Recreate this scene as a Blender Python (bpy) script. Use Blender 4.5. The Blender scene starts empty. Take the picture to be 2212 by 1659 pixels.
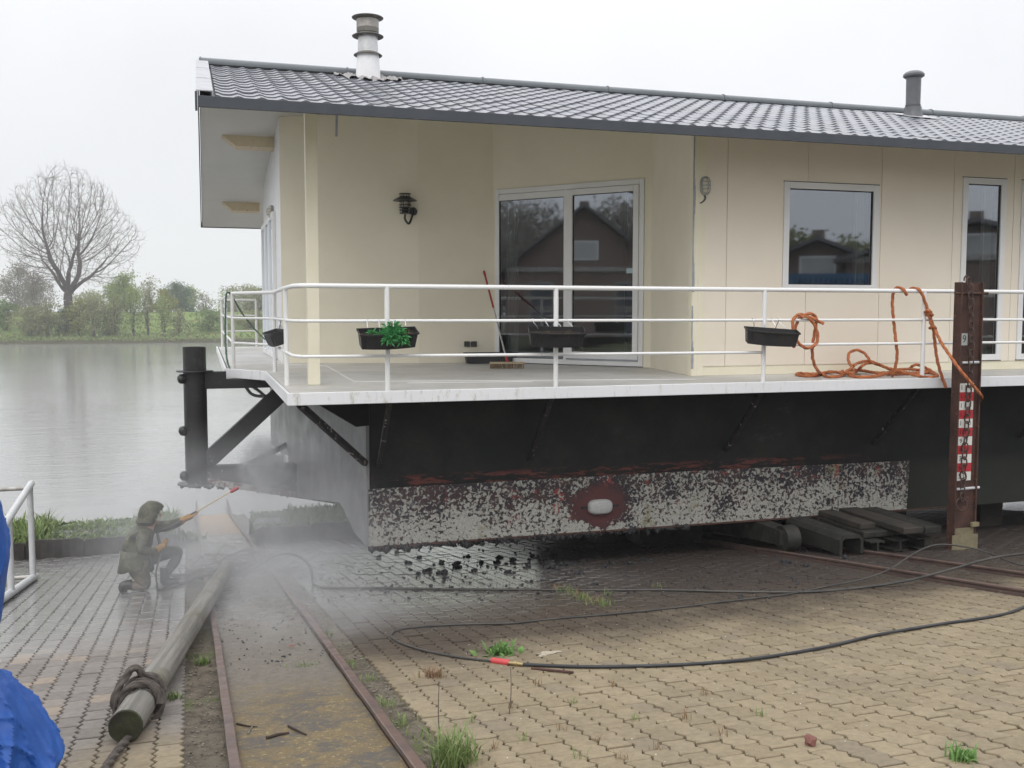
import bpy, math, random
import numpy as np
from mathutils import Vector, Matrix

# ------------------------------------------------------------------ camera, sky, sun, exposure
scene = bpy.context.scene
COL = scene.collection
rnd = random.Random(7)
rng = np.random.default_rng(11)

EYE = np.array([0.0, 0.0, 1.47])
HEAD = math.radians(17.2)
PITCH = math.radians(4.19)
cam_data = bpy.data.cameras.new('camera')
cam_data.sensor_width = 36.0
cam_data.lens = 35.0
cam_data.clip_start = 0.05
cam_data.clip_end = 3000.0
cam = bpy.data.objects.new('camera', cam_data)
COL.objects.link(cam)
cam.location = EYE
cam.rotation_euler = (math.pi / 2 - PITCH, 0.0, -HEAD)
scene.camera = cam

world = bpy.data.worlds.new('World')
scene.world = world
world.use_nodes = True
wn, wl = world.node_tree.nodes, world.node_tree.links
wn.clear()
w_out = wn.new('ShaderNodeOutputWorld')
w_bg = wn.new('ShaderNodeBackground')
w_sky = wn.new('ShaderNodeTexSky')
w_sky.sky_type = 'NISHITA'
w_sky.sun_disc = False
w_sky.sun_elevation = math.radians(46)
w_sky.sun_rotation = math.radians(215)
w_sky.air_density = 1.0
w_sky.dust_density = 4.0
# the closed cloud deck: pale grey at the horizon, brighter overhead, as an overcast sky is
w_tc = wn.new('ShaderNodeTexCoord')
w_sep = wn.new('ShaderNodeSeparateXYZ')
w_ramp = wn.new('ShaderNodeValToRGB')
w_ramp.color_ramp.interpolation = 'B_SPLINE'
els = w_ramp.color_ramp.elements
els[0].position = 0.0
els[0].color = (0.345, 0.349, 0.362, 1)
els[1].position = 1.0
els[1].color = (0.965, 0.975, 1.0, 1)
e = els.new(0.2); e.color = (0.375, 0.379, 0.390, 1)
e = els.new(0.38); e.color = (0.43, 0.434, 0.444, 1)
w_noise = wn.new('ShaderNodeTexNoise')
w_noise.inputs['Scale'].default_value = 2.2
w_noise.inputs['Detail'].default_value = 4.0
w_nmap = wn.new('ShaderNodeMapRange')
w_nmap.inputs[1].default_value = 0.3
w_nmap.inputs[2].default_value = 0.7
w_nmap.inputs[3].default_value = 0.885 * 21.0
w_nmap.inputs[4].default_value = 1.02 * 21.0
w_mul = wn.new('ShaderNodeVectorMath'); w_mul.operation = 'SCALE'
w_mix = wn.new('ShaderNodeMix'); w_mix.data_type = 'RGBA'
w_mix.inputs[0].default_value = 0.93
wl.new(w_tc.outputs['Generated'], w_sep.inputs[0])
wl.new(w_sep.outputs['Z'], w_ramp.inputs[0])
wl.new(w_tc.outputs['Generated'], w_noise.inputs['Vector'])
wl.new(w_noise.outputs[0], w_nmap.inputs[0])
wl.new(w_ramp.outputs[0], w_mul.inputs[0])
wl.new(w_nmap.outputs[0], w_mul.inputs['Scale'])
wl.new(w_sky.outputs[0], w_mix.inputs[6])
wl.new(w_mul.outputs[0], w_mix.inputs[7])
wl.new(w_mix.outputs[2], w_bg.inputs['Color'])
w_bg.inputs['Strength'].default_value = 0.105
wl.new(w_bg.outputs[0], w_out.inputs['Surface'])

sun_data = bpy.data.lights.new('sun', 'SUN')
sun_data.energy = 0.6
sun_data.angle = math.radians(40)
sun_data.color = (1.0, 0.97, 0.93)
sun = bpy.data.objects.new('sun', sun_data)
COL.objects.link(sun)
sun.rotation_euler = (math.radians(44), 0, math.radians(-35))

scene.view_settings.view_transform = 'Standard'
scene.view_settings.look = 'None'
scene.view_settings.gamma = 1.0
scene.view_settings.use_curve_mapping = False
scene.view_settings.exposure = 0.28
scene.cycles.max_bounces = 8
scene.cycles.transparent_max_bounces = 24
scene.cycles.use_denoising = True
scene.cycles.volume_bounces = 1

# ------------------------------------------------------------------ measuring helpers
# photo measurements were taken on a 2212 x 1659 view of the picture; these put them on real planes
FPX = 2150.0
_f = np.array([math.sin(HEAD) * math.cos(PITCH), math.cos(HEAD) * math.cos(PITCH), -math.sin(PITCH)])
_r = np.array([math.cos(HEAD), -math.sin(HEAD), 0.0])
_u = np.cross(_r, _f)
SLOPE = 0.14087       # the slipway falls this much per metre towards the river
DRIFT = -0.01696      # the rails run this much off the Y axis


def ray(x, y):
    return _f * FPX + _r * (x - 1106.0) - _u * (y - 829.5)


def G(x, y):
    r = ray(x, y)
    return EYE - r * (EYE[2] / (r[2] + SLOPE * r[1]))


def PZ(x, y, z):
    r = ray(x, y)
    return EYE + r * ((z - EYE[2]) / r[2])


def PY(x, y, Y):
    r = ray(x, y)
    return EYE + r * (Y / r[1])


def PX(x, y, X):
    r = ray(x, y)
    return EYE + r * (X / r[0])


def PP(x, y, p0, n):
    r = ray(x, y)
    n = np.array(n, float)
    return EYE + r * (np.dot(np.array(p0, float) - EYE, n) / np.dot(r, n))


def to_px(p):
    d = np.asarray(p, float) - EYE
    k = FPX / (d @ _f)
    return 1106.0 + k * (d @ _r), 829.5 - k * (d @ _u), d @ _f


def gz(Y):
    return -SLOPE * Y


# ------------------------------------------------------------------ mesh helpers
class MB:
    """collects shapes (world coordinates) and links them as ONE mesh object"""

    def __init__(self):
        self.v, self.f = [], []

    def add(self, vs, fs):
        o = len(self.v)
        self.v.extend([tuple(float(c) for c in p) for p in vs])
        self.f.extend([tuple(i + o for i in q) for q in fs])
        return self

    def box(self, lo, hi):
        x0, y0, z0 = lo
        x1, y1, z1 = hi
        return self.add([(x0, y0, z0), (x1, y0, z0), (x1, y1, z0), (x0, y1, z0), (x0, y0, z1), (x1, y0, z1), (x1, y1, z1), (x0, y1, z1)],
                        [(0, 3, 2, 1), (4, 5, 6, 7), (0, 1, 5, 4), (1, 2, 6, 5), (2, 3, 7, 6), (3, 0, 4, 7)])

    def obox(self, c, ax, ay, az):
        """box from centre and three half-axis vectors"""
        c, ax, ay, az = (np.array(q, float) for q in (c, ax, ay, az))
        vs = [c + sx * ax + sy * ay + sz * az for sz in (-1, 1) for sx, sy in ((-1, -1), (1, -1), (1, 1), (-1, 1))]
        return self.add(vs, [(0, 3, 2, 1), (4, 5, 6, 7), (0, 1, 5, 4), (1, 2, 6, 5), (2, 3, 7, 6), (3, 0, 4, 7)])

    def beam(self, p, q, w, h, up=(0, 0, 1)):
        p, q = np.array(p, float), np.array(q, float)
        d = q - p
        L = np.linalg.norm(d)
        d /= L
        s = np.cross(d, np.array(up, float))
        s /= np.linalg.norm(s)
        t = np.cross(s, d)
        return self.obox((p + q) / 2, d * L / 2, s * w / 2, t * h / 2)

    def prism(self, poly, vec):
        """extrude a 3D polygon along vec"""
        n = len(poly)
        a = [np.array(p, float) for p in poly]
        b = [p + np.array(vec, float) for p in a]
        fs = [tuple(range(n))[::-1], tuple(range(n, 2 * n))]
        fs += [(i, (i + 1) % n, n + (i + 1) % n, n + i) for i in range(n)]
        return self.add(a + b, fs)

    def tube(self, pts, r, n=10, smooth=0, closed=False, lobes=0, pitch=0.1, lobe=0.2, caps=True, squash=1.0):
        P = np.array(pts, float)
        if smooth:
            P = catmull(P, smooth, closed)
        m = len(P)
        if np.isscalar(r):
            R = np.full(m, r)
        else:
            R = np.interp(np.linspace(0, 1, m), np.linspace(0, 1, len(r)), r)
        T = np.gradient(P, axis=0)
        if closed:
            T = np.roll(P, -1, 0) - np.roll(P, 1, 0)
        T /= (np.linalg.norm(T, axis=1)[:, None] + 1e-12)
        ref = np.array([0, 0, 1.0]) if abs(T[0][2]) < 0.9 else np.array([1.0, 0, 0])
        N = np.cross(T[0], ref)
        N /= np.linalg.norm(N)
        S = np.concatenate([[0], np.cumsum(np.linalg.norm(np.diff(P, axis=0), axis=1))])
        ang = np.arange(n) * 2 * math.pi / n
        vs = []
        for i in range(m):
            N = N - T[i] * np.dot(N, T[i])
            N /= (np.linalg.norm(N) + 1e-12)
            B = np.cross(T[i], N)
            for a in ang:
                rr = R[i]
                if lobes:
                    rr *= 1 + lobe * math.cos(lobes * (a - 2 * math.pi * S[i] / pitch / lobes * 1.0))
                vs.append(P[i] + (N * math.cos(a) + B * math.sin(a) * squash) * rr)
        fs = []
        for i in range(m if closed else m - 1):
            j = (i + 1) % m
            for k in range(n):
                fs.append((i * n + k, i * n + (k + 1) % n, j * n + (k + 1) % n, j * n + k))
        if caps and not closed:
            fs.append(tuple(range(n))[::-1])
            fs.append(tuple((m - 1) * n + k for k in range(n)))
        return self.add(vs, fs)

    def cyl(self, p, q, r0, r1=None, n=16):
        return self.tube([p, q], [r0, r0 if r1 is None else r1], n=n)

    def lathe(self, prof, c, n=24, axis='z'):
        """prof: (radius, height) pairs, bottom to top"""
        vs, fs = [], []
        for r, h in prof:
            for k in range(n):
                a = 2 * math.pi * k / n
                v = (r * math.cos(a), r * math.sin(a), h)
                if axis == 'y':
                    v = (v[0], v[2], v[1])
                elif axis == 'x':
                    v = (v[2], v[0], v[1])
                vs.append((c[0] + v[0], c[1] + v[1], c[2] + v[2]))
        for i in range(len(prof) - 1):
            for k in range(n):
                fs.append((i * n + k, i * n + (k + 1) % n, (i + 1) * n + (k + 1) % n, (i + 1) * n + k))
        fs.append(tuple(range(n))[::-1])
        fs.append(tuple((len(prof) - 1) * n + k for k in range(n)))
        return self.add(vs, fs)

    def lump(self, c, r, seed=0, amp=0.3, sub=1, squash=0.8):
        vs, fs = ICO[sub]
        g = np.random.default_rng(seed)
        w = 1 + amp * (g.random(len(vs)) - 0.5) * 2
        v = vs * w[:, None] * r
        v[:, 2] *= squash
        return self.add(v + np.array(c), fs)

    def build(self, name, mat=None, parent=None, smooth=False, bevel=0.0, segs=2):
        me = bpy.data.meshes.new(name)
        off = parent_origin(parent)
        me.from_pydata([(a - off[0], b - off[1], c - off[2]) for a, b, c in self.v], [], self.f)
        me.validate()
        if mat is not None:
            me.materials.append(mat)
        o = bpy.data.objects.new(name, me)
        COL.objects.link(o)
        if parent is not None:
            o.parent = parent
        if smooth:
            me.polygons.foreach_set('use_smooth', [True] * len(me.polygons))
            try:
                me.set_sharp_from_angle(angle=math.radians(40))
            except Exception:
                pass
        if bevel > 0:
            b = o.modifiers.new('bevel', 'BEVEL')
            b.width = bevel
            b.segments = segs
            b.limit_method = 'ANGLE'
            b.angle_limit = math.radians(35)
        return o


def parent_origin(p):
    o = np.zeros(3)
    while p is not None:
        o = o + np.array(p.location)
        p = p.parent
    return o


def catmull(P, k, closed=False):
    if closed:
        Q = np.vstack([P[-1], P, P[0], P[1]])
    else:
        Q = np.vstack([2 * P[0] - P[1], P, 2 * P[-1] - P[-2]])
    out = []
    for i in range(1, len(Q) - 2):
        p0, p1, p2, p3 = Q[i - 1], Q[i], Q[i + 1], Q[i + 2]
        for t in np.linspace(0, 1, k, endpoint=False):
            out.append(0.5 * (2 * p1 + (p2 - p0) * t + (2 * p0 - 5 * p1 + 4 * p2 - p3) * t * t + (3 * p1 - p0 - 3 * p2 + p3) * t ** 3))
    if not closed:
        out.append(Q[-2])
    return np.array(out)


def even(P, step):
    """resample a polyline at even steps"""
    P = np.array(P, float)
    S = np.concatenate([[0], np.cumsum(np.linalg.norm(np.diff(P, axis=0), axis=1))])
    m = max(2, int(S[-1] / step) + 1)
    t = np.linspace(0, S[-1], m)
    return np.stack([np.interp(t, S, P[:, k]) for k in range(3)], 1)


def _ico():
    import bmesh
    out = {}
    for s in (1, 2, 3):
        bm = bmesh.new()
        bmesh.ops.create_icosphere(bm, subdivisions=s, radius=1.0)
        bm.verts.ensure_lookup_table()
        out[s] = (np.array([v.co[:] for v in bm.verts]), [tuple(v.index for v in f.verts) for f in bm.faces])
        bm.free()
    return out


ICO = _ico()


def thing(name, label, cat, loc=(0, 0, 0), group=None):
    o = bpy.data.objects.new(name, None)
    o.empty_display_size = 0.2
    COL.objects.link(o)
    o.location = [float(c) for c in loc]
    o['label'] = label
    o['category'] = cat
    if group:
        o['group'] = group
    return o


def tag(o, label, cat, group=None, kind=None):
    o['label'] = label
    o['category'] = cat
    if group:
        o['group'] = group
    if kind:
        o['kind'] = kind
    return o


def structure(o, label):
    o['kind'] = 'structure'
    o['label'] = label
    return o


def stuff(o, label=None, cat=None):
    o['kind'] = 'stuff'
    if label:
        o['label'] = label
    if cat:
        o['category'] = cat
    return o


def copy_tree(o, parent=None):
    c = o.copy()
    COL.objects.link(c)
    if parent is not None:
        c.parent = parent
    for ch in list(o.children):
        copy_tree(ch, c)
    return c


# ------------------------------------------------------------------ materials
def srgb(r, g, b):
    def l(c):
        c /= 255.0
        return c / 12.92 if c <= 0.04045 else ((c + 0.055) / 1.055) ** 2.4
    return (l(r), l(g), l(b))


class NT:
    def __init__(self, name):
        self.m = bpy.data.materials.new(name)
        self.m.use_nodes = True
        self.t = self.m.node_tree
        self.n, self.l = self.t.nodes, self.t.links
        self.bsdf = self.n['Principled BSDF']
        self.out = self.n['Material Output']
        self.pos = self.n.new('ShaderNodeNewGeometry').outputs['Position']
        self.obj = self.n.new('ShaderNodeTexCoord').outputs['Object']

    def node(self, t, **kw):
        x = self.n.new(t)
        for k, v in kw.items():
            setattr(x, k, v)
        return x

    def noise(self, scale, detail=5, rough=0.6, vec=None, dist=0.0):
        x = self.n.new('ShaderNodeTexNoise')
        x.inputs['Scale'].default_value = scale
        x.inputs['Detail'].default_value = detail
        x.inputs['Roughness'].default_value = rough
        x.inputs['Distortion'].default_value = dist
        self.l.new(self.pos if vec is None else vec, x.inputs['Vector'])
        return x.outputs[0]

    def scaled(self, s, vec=None):
        x = self.n.new('ShaderNodeMapping')
        x.inputs['Scale'].default_value = s
        self.l.new(self.pos if vec is None else vec, x.inputs['Vector'])
        return x.outputs[0]

    def map(self, v, a, b, c=0.0, d=1.0):
        x = self.n.new('ShaderNodeMapRange')
        x.interpolation_type = 'SMOOTHSTEP'
        self.l.new(v, x.inputs[0])
        for i, q in enumerate((a, b, c, d)):
            x.inputs[i + 1].default_value = q
        return x.outputs[0]

    def math(self, op, a, b=0.0, clamp=False):
        x = self.n.new('ShaderNodeMath')
        x.operation = op
        x.use_clamp = clamp
        for i, q in enumerate((a, b)):
            if isinstance(q, (int, float)):
                x.inputs[i].default_value = q
            else:
                self.l.new(q, x.inputs[i])
        return x.outputs[0]

    def mix(self, fac, a, b, mode='MIX'):
        x = self.n.new('ShaderNodeMix')
        x.data_type = 'RGBA'
        x.blend_type = mode
        for i, q in ((0, fac), (6, a), (7, b)):
            if isinstance(q, (int, float)):
                x.inputs[i].default_value = q
            elif isinstance(q, tuple):
                x.inputs[i].default_value = (*q[:3], 1.0)
            else:
                self.l.new(q, x.inputs[i])
        return x.outputs[2]

    def xyz(self, vec=None):
        x = self.n.new('ShaderNodeSeparateXYZ')
        self.l.new(self.pos if vec is None else vec, x.inputs[0])
        return x.outputs

    def bump(self, h, strength=0.5, dist=0.01):
        x = self.n.new('ShaderNodeBump')
        x.inputs['Strength'].default_value = strength
        x.inputs['Distance'].default_value = dist
        self.l.new(h, x.inputs['Height'])
        self.l.new(x.outputs[0], self.bsdf.inputs['Normal'])
        return x

    def set(self, **kw):
        names = dict(color='Base Color', rough='Roughness', metal='Metallic', spec='Specular IOR Level', trans='Transmission Weight', ior='IOR', alpha='Alpha', coat='Coat Weight')
        for k, q in kw.items():
            s = self.bsdf.inputs[names[k]]
            if isinstance(q, (int, float)):
                s.default_value = q
            elif isinstance(q, tuple):
                s.default_value = (*q[:3], 1.0)
            else:
                self.l.new(q, s)
        return self


def mk(name, c1, c2=None, scale=6.0, rough=0.6, r2=None, metal=0.0, bump=0.0, bscale=60.0, bdist=0.004, lo=0.35, hi=0.65, spec=0.5, spots=None, local=False):
    """base colour mottled between c1 and c2, optional specks of a third colour (colour, scale, threshold)"""
    t = NT(name)
    vec = t.obj if local else None
    if c2 is not None:
        f = t.map(t.noise(scale, 6, 0.65, vec), lo, hi)
        col = t.mix(f, c1, c2)
        t.set(rough=t.map(t.noise(scale * 1.7, 4, 0.6, vec), 0.3, 0.7, rough, rough if r2 is None else r2))
    else:
        col = t.mix(0.0, c1, c1)
        t.set(rough=rough)
    if spots:
        sc, ss, st = spots
        col = t.mix(t.map(t.noise(ss, 6, 0.7, vec), st, st + 0.04), col, sc)
    t.set(color=col, metal=metal, spec=spec)
    if bump:
        t.bump(t.noise(bscale, 5, 0.6, vec), bump, bdist)
    return t.m
M = {}
M['cream'] = mk('cream_wall_paint', (0.83, 0.775, 0.63), (0.795, 0.74, 0.595), 1.6, 0.55, 0.65, bump=0.12, bscale=180, bdist=0.002)
M['cream_panel'] = mk('cream_wall_panel', (0.85, 0.775, 0.655), (0.82, 0.745, 0.625), 1.3, 0.5, 0.6, bump=0.1, bscale=160, bdist=0.002)
M['trim_cream'] = mk('yellow_cream_trim', (0.83, 0.78, 0.62), (0.80, 0.745, 0.575), 3, 0.5, 0.6)
M['sealant'] = mk('grey_filler', (0.36, 0.39, 0.42), (0.30, 0.33, 0.36), 9, 0.6)
M['pvc'] = mk('white_window_frame', (0.80, 0.80, 0.80), (0.77, 0.77, 0.765), 2.5, 0.35, 0.45)
M['gasket'] = mk('black_gasket', (0.02, 0.02, 0.022), None, rough=0.6)
M['soffit'] = mk('pale_soffit', (0.64, 0.63, 0.60), (0.60, 0.59, 0.56), 1.0, 0.6)
M['purlin'] = mk('peeling_purlin', (0.66, 0.56, 0.40), (0.62, 0.51, 0.35), 5, 0.6, spots=((0.12, 0.12, 0.13), 7.0, 0.62))
M['fascia'] = mk('dark_fascia', (0.055, 0.062, 0.075), (0.045, 0.052, 0.065), 4, 0.4, 0.5)
M['ridge'] = mk('slate_ridge', (0.12, 0.135, 0.145), (0.10, 0.115, 0.125), 3, 0.35, 0.45)
M['flash_white'] = mk('white_flashing', (0.82, 0.82, 0.83), (0.74, 0.74, 0.75), 5, 0.45)
M['verge_metal'] = mk('pale_verge_metal', (0.40, 0.40, 0.42), (0.33, 0.33, 0.35), 5, 0.5)
M['galv'] = mk('galvanised_metal', (0.62, 0.62, 0.62), (0.50, 0.50, 0.50), 6, 0.32, 0.45, metal=0.75)
M['zinc_dull'] = mk('stained_zinc', (0.46, 0.44, 0.41), (0.30, 0.28, 0.26), 7, 0.5, 0.6, metal=0.45)
M['zinc_dark'] = mk('weathered_cowl', (0.20, 0.19, 0.165), (0.13, 0.125, 0.115), 8, 0.55, metal=0.4)
M['lead'] = mk('crumpled_lead', (0.30, 0.28, 0.275), (0.24, 0.225, 0.22), 12, 0.6, bump=0.4, bscale=20, bdist=0.02)
M['vent'] = mk('grey_vent_plastic', (0.115, 0.12, 0.13), (0.09, 0.095, 0.105), 4, 0.4)
M['black_metal'] = mk('black_lantern_metal', (0.022, 0.024, 0.026), (0.032, 0.034, 0.034), 10, 0.4)
M['lamp_grey'] = mk('grey_lamp_casting', (0.36, 0.37, 0.35), (0.28, 0.29, 0.28), 10, 0.45)
M['black_plastic'] = mk('black_planter_plastic', (0.022, 0.022, 0.024), (0.034, 0.033, 0.034), 6, 0.42, 0.55)
M['soil'] = mk('potting_soil', (0.035, 0.024, 0.017), (0.018, 0.013, 0.010), 40, 0.95, bump=0.9, bscale=90, bdist=0.02)
M['steel_wire'] = mk('bright_wire', (0.6, 0.6, 0.6), None, rough=0.35, metal=0.9)
M['red_plastic'] = mk('red_plastic', (0.42, 0.035, 0.045), (0.36, 0.03, 0.04), 8, 0.4)
M['red_faded'] = mk('faded_red_sleeve', (0.55, 0.06, 0.065), (0.46, 0.05, 0.05), 30, 0.5)
M['alu'] = mk('aluminium_tube', (0.72, 0.72, 0.72), None, rough=0.32, metal=0.85)
M['bristle'] = mk('broom_bristle', (0.27, 0.20, 0.13), (0.20, 0.145, 0.09), 60, 0.85)
M['wood_head'] = mk('broom_wood', (0.42, 0.33, 0.22), (0.36, 0.28, 0.18), 20, 0.6)
M['rubber'] = mk('black_hose_rubber', (0.022, 0.023, 0.027), (0.032, 0.033, 0.036), 8, 0.38, 0.5)
M['rubber_wet'] = mk('muddy_hose_rubber', (0.06, 0.055, 0.047), (0.03, 0.029, 0.028), 5, 0.4, 0.6)
M['brass'] = mk('dull_brass', (0.42, 0.33, 0.17), None, rough=0.4, metal=0.8)
M['rust'] = mk('rusted_steel', (0.085, 0.038, 0.026), (0.048, 0.022, 0.018), 7, 0.7, 0.85, bump=0.35, bscale=60, bdist=0.004, spots=((0.14, 0.06, 0.035), 14, 0.6))
M['rust_rail'] = mk('rusty_rail_steel', (0.145, 0.095, 0.078), (0.105, 0.074, 0.065), 5, 0.32, 0.5, bump=0.3, bscale=50, bdist=0.003, spots=((0.17, 0.085, 0.05), 20, 0.64))
M['rust_light'] = mk('scuffed_steel_foot', (0.24, 0.21, 0.12), (0.17, 0.14, 0.09), 6, 0.7)
M['chain'] = mk('rusty_chain', (0.085, 0.045, 0.032), (0.05, 0.03, 0.024), 30, 0.7)
M['plate_white'] = mk('white_plate', (0.76, 0.75, 0.71), (0.70, 0.69, 0.64), 10, 0.5)
M['plate_red'] = mk('red_plate', (0.50, 0.035, 0.045), (0.42, 0.03, 0.04), 10, 0.5)
M['plate_grey'] = mk('grey_number_plate', (0.44, 0.46, 0.44), None, rough=0.5)
M['ink'] = mk('black_numeral', (0.02, 0.02, 0.022), None, rough=0.6)
M['ink_red'] = mk('dark_numeral_on_red', (0.07, 0.01, 0.012), None, rough=0.6)
M['orange_rope'] = mk('orange_rope_fibre', (0.47, 0.155, 0.052), (0.36, 0.11, 0.038), 14, 0.75, bump=0.3, bscale=200, bdist=0.002)
M['old_rope'] = mk('weathered_rope_fibre', (0.095, 0.078, 0.066), (0.05, 0.042, 0.037), 18, 0.9, bump=0.5, bscale=150, bdist=0.003)
M['green_rope'] = mk('green_line', (0.06, 0.13, 0.10), (0.10, 0.16, 0.14), 25, 0.7)
M['tarp'] = mk('blue_tarpaulin', (0.02, 0.095, 0.37), (0.016, 0.075, 0.30), 4, 0.42, 0.6, spec=0.4, bump=0.5, bscale=11, bdist=0.02)
M['timber'] = mk('sled_timber', (0.045, 0.036, 0.028), (0.022, 0.019, 0.016), 5, 0.8, bump=0.4, bscale=40)
M['sled'] = mk('dirty_sled_steel', (0.026, 0.025, 0.02), (0.014, 0.014, 0.012), 5, 0.6, 0.8, bump=0.3, bscale=40, spots=((0.09, 0.05, 0.03), 9, 0.62))
M['kerb'] = mk('black_kerb_board', (0.045, 0.036, 0.03), (0.02, 0.018, 0.017), 6, 0.75, bump=0.5, bscale=25, bdist=0.01)
M['mussel'] = mk('black_mussel_clump', (0.016, 0.016, 0.02), (0.035, 0.033, 0.034), 30, 0.3, 0.6, bump=0.8, bscale=70, bdist=0.02)
M['bark'] = mk('grey_bark', (0.085, 0.072, 0.062), (0.055, 0.046, 0.04), 1.5, 0.9)
M['twig'] = mk('twig_bark', (0.12, 0.095, 0.085), (0.085, 0.066, 0.06), 0.6, 0.9)
M['stick'] = mk('dark_twig', (0.045, 0.03, 0.022), (0.03, 0.02, 0.016), 20, 0.85)
M['skin'] = mk('skin', (0.50, 0.28, 0.20), (0.44, 0.23, 0.16), 30, 0.5)
M['coat'] = mk('olive_camouflage_coat', (0.095, 0.088, 0.05), (0.045, 0.047, 0.027), 9, 0.55, 0.75, bump=0.35, bscale=14, bdist=0.02, lo=0.44, hi=0.54, spots=((0.17, 0.15, 0.10), 7, 0.6))
M['trousers'] = mk('dark_work_trousers', (0.035, 0.036, 0.03), (0.055, 0.053, 0.04), 7, 0.6, bump=0.35, bscale=18, bdist=0.015)
M['trousers_cam'] = mk('camouflage_trousers', (0.15, 0.12, 0.085), (0.07, 0.062, 0.045), 8, 0.6, bump=0.35, bscale=18, bdist=0.015, lo=0.45, hi=0.55)
M['glove'] = mk('orange_work_glove', (0.38, 0.19, 0.04), (0.20, 0.12, 0.04), 25, 0.7)
M['boot'] = mk('wet_black_boot', (0.02, 0.02, 0.02), (0.035, 0.034, 0.03), 10, 0.35)
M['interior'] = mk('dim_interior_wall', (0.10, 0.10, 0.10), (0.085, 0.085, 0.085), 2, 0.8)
M['curtain'] = mk('grey_curtain', (0.52, 0.52, 0.50), (0.46, 0.46, 0.44), 5, 0.8)
M['brick_far'] = mk('far_brickwork', (0.20, 0.145, 0.12), (0.17, 0.125, 0.10), 2, 0.85)
M['tile_far'] = mk('far_roof_tiles', (0.12, 0.115, 0.12), (0.095, 0.09, 0.095), 1, 0.7)
M['container'] = mk('blue_steel_box', (0.05, 0.13, 0.24), (0.04, 0.11, 0.20), 1, 0.5)
M['stone_red'] = mk('red_stone', (0.20, 0.085, 0.065), (0.15, 0.06, 0.05), 30, 0.8)
M['white_chip'] = mk('white_shell_chip', (0.7, 0.7, 0.66), None, rough=0.5)


def leaf_mat(name, c1, c2, scale=1.2, trans=0.25):
    t = NT(name)
    ri = t.node('ShaderNodeNewGeometry').outputs['Random Per Island']
    f = t.math('ADD', t.math('MULTIPLY', ri, 0.6), t.math('MULTIPLY', t.noise(scale, 3), 0.4))
    t.set(color=t.mix(f, c1, c2), rough=0.6, spec=0.3)
    tr = t.node('ShaderNodeBsdfTranslucent')
    t.l.new(t.mix(f, c1, c2), tr.inputs['Color'])
    ms = t.node('ShaderNodeMixShader')
    ms.inputs[0].default_value = trans
    t.l.new(t.bsdf.outputs[0], ms.inputs[1])
    t.l.new(tr.outputs[0], ms.inputs[2])
    t.l.new(ms.outputs[0], t.out.inputs['Surface'])
    return t.m


M['grass'] = leaf_mat('fresh_grass', (0.12, 0.185, 0.055), (0.24, 0.30, 0.115), 2.0)
M['grass_dry'] = leaf_mat('dry_reddish_grass', (0.22, 0.11, 0.08), (0.28, 0.21, 0.11), 6.0)
M['weed'] = leaf_mat('bright_weed_leaf', (0.09, 0.19, 0.05), (0.19, 0.32, 0.095), 6.0)
M['succulent'] = leaf_mat('planter_plant_leaf', (0.05, 0.25, 0.07), (0.12, 0.42, 0.16), 9.0)
M['leaf_light'] = leaf_mat('young_green_leaves', (0.19, 0.25, 0.075), (0.30, 0.36, 0.13), 0.3)
M['leaf_mid'] = leaf_mat('mid_green_leaves', (0.12, 0.18, 0.06), (0.19, 0.26, 0.09), 0.3)
M['leaf_dark'] = leaf_mat('dark_green_leaves', (0.045, 0.095, 0.045), (0.08, 0.145, 0.065), 0.3)
M['leaf_brown'] = leaf_mat('budding_brown_twigs', (0.185, 0.20, 0.085), (0.25, 0.265, 0.125), 0.3)
M['leaf_grey'] = leaf_mat('bare_grey_brush', (0.19, 0.175, 0.14), (0.24, 0.225, 0.18), 0.3)
M['leaf_yellow'] = leaf_mat('yellow_green_leaves', (0.17, 0.18, 0.03), (0.26, 0.27, 0.06), 0.3)


def chipped_white(name, amount, scale, base=(0.80, 0.80, 0.79), chip=(0.30, 0.33, 0.37), rough=0.38, stain=None):
    t = NT(name)
    big = t.map(t.noise(2.0, 3), 0.45, 0.75)
    f = t.map(t.math('ADD', t.noise(scale, 6, 0.7), t.math('MULTIPLY', big, 0.08)), amount, amount + 0.02)
    col = t.mix(f, base, chip)
    if stain:
        g = t.map(t.noise(1.0, 7, 0.78, t.scaled((11, 11, 3.0))), 0.53, 0.70)
        col = t.mix(t.math('MULTIPLY', g, t.map(t.xyz()[0], 3.5, 7.5, 0.7, 0.25)), col, stain)
    t.set(color=col, rough=rough)
    return t.m


M['rail_white'] = chipped_white('chipped_white_rail_paint', 0.69, 22)
M['coaming'] = chipped_white('stained_white_coaming', 0.74, 14, base=(0.77, 0.775, 0.79), stain=(0.33, 0.31, 0.20))
M['pipe_grey'] = mk('pale_grey_pipe_paint', (0.58, 0.585, 0.59), (0.50, 0.505, 0.51), 6, 0.45, spots=((0.33, 0.32, 0.29), 12, 0.68))


def deck_mat():
    t = NT('grey_deck_coating')
    a = t.map(t.noise(0.9, 6, 0.65), 0.35, 0.68)
    col = t.mix(a, (0.50, 0.49, 0.46), (0.62, 0.61, 0.59))
    s = t.map(t.noise(3.5, 7, 0.75), 0.60, 0.72)
    col = t.mix(t.math('MULTIPLY', s, 0.5), col, (0.30, 0.28, 0.25))
    t.set(color=col, rough=t.map(t.noise(2.0, 4), 0.3, 0.7, 0.38, 0.62))
    t.bump(t.noise(120, 3), 0.15, 0.002)
    return t.m


M['deck'] = deck_mat()


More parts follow.
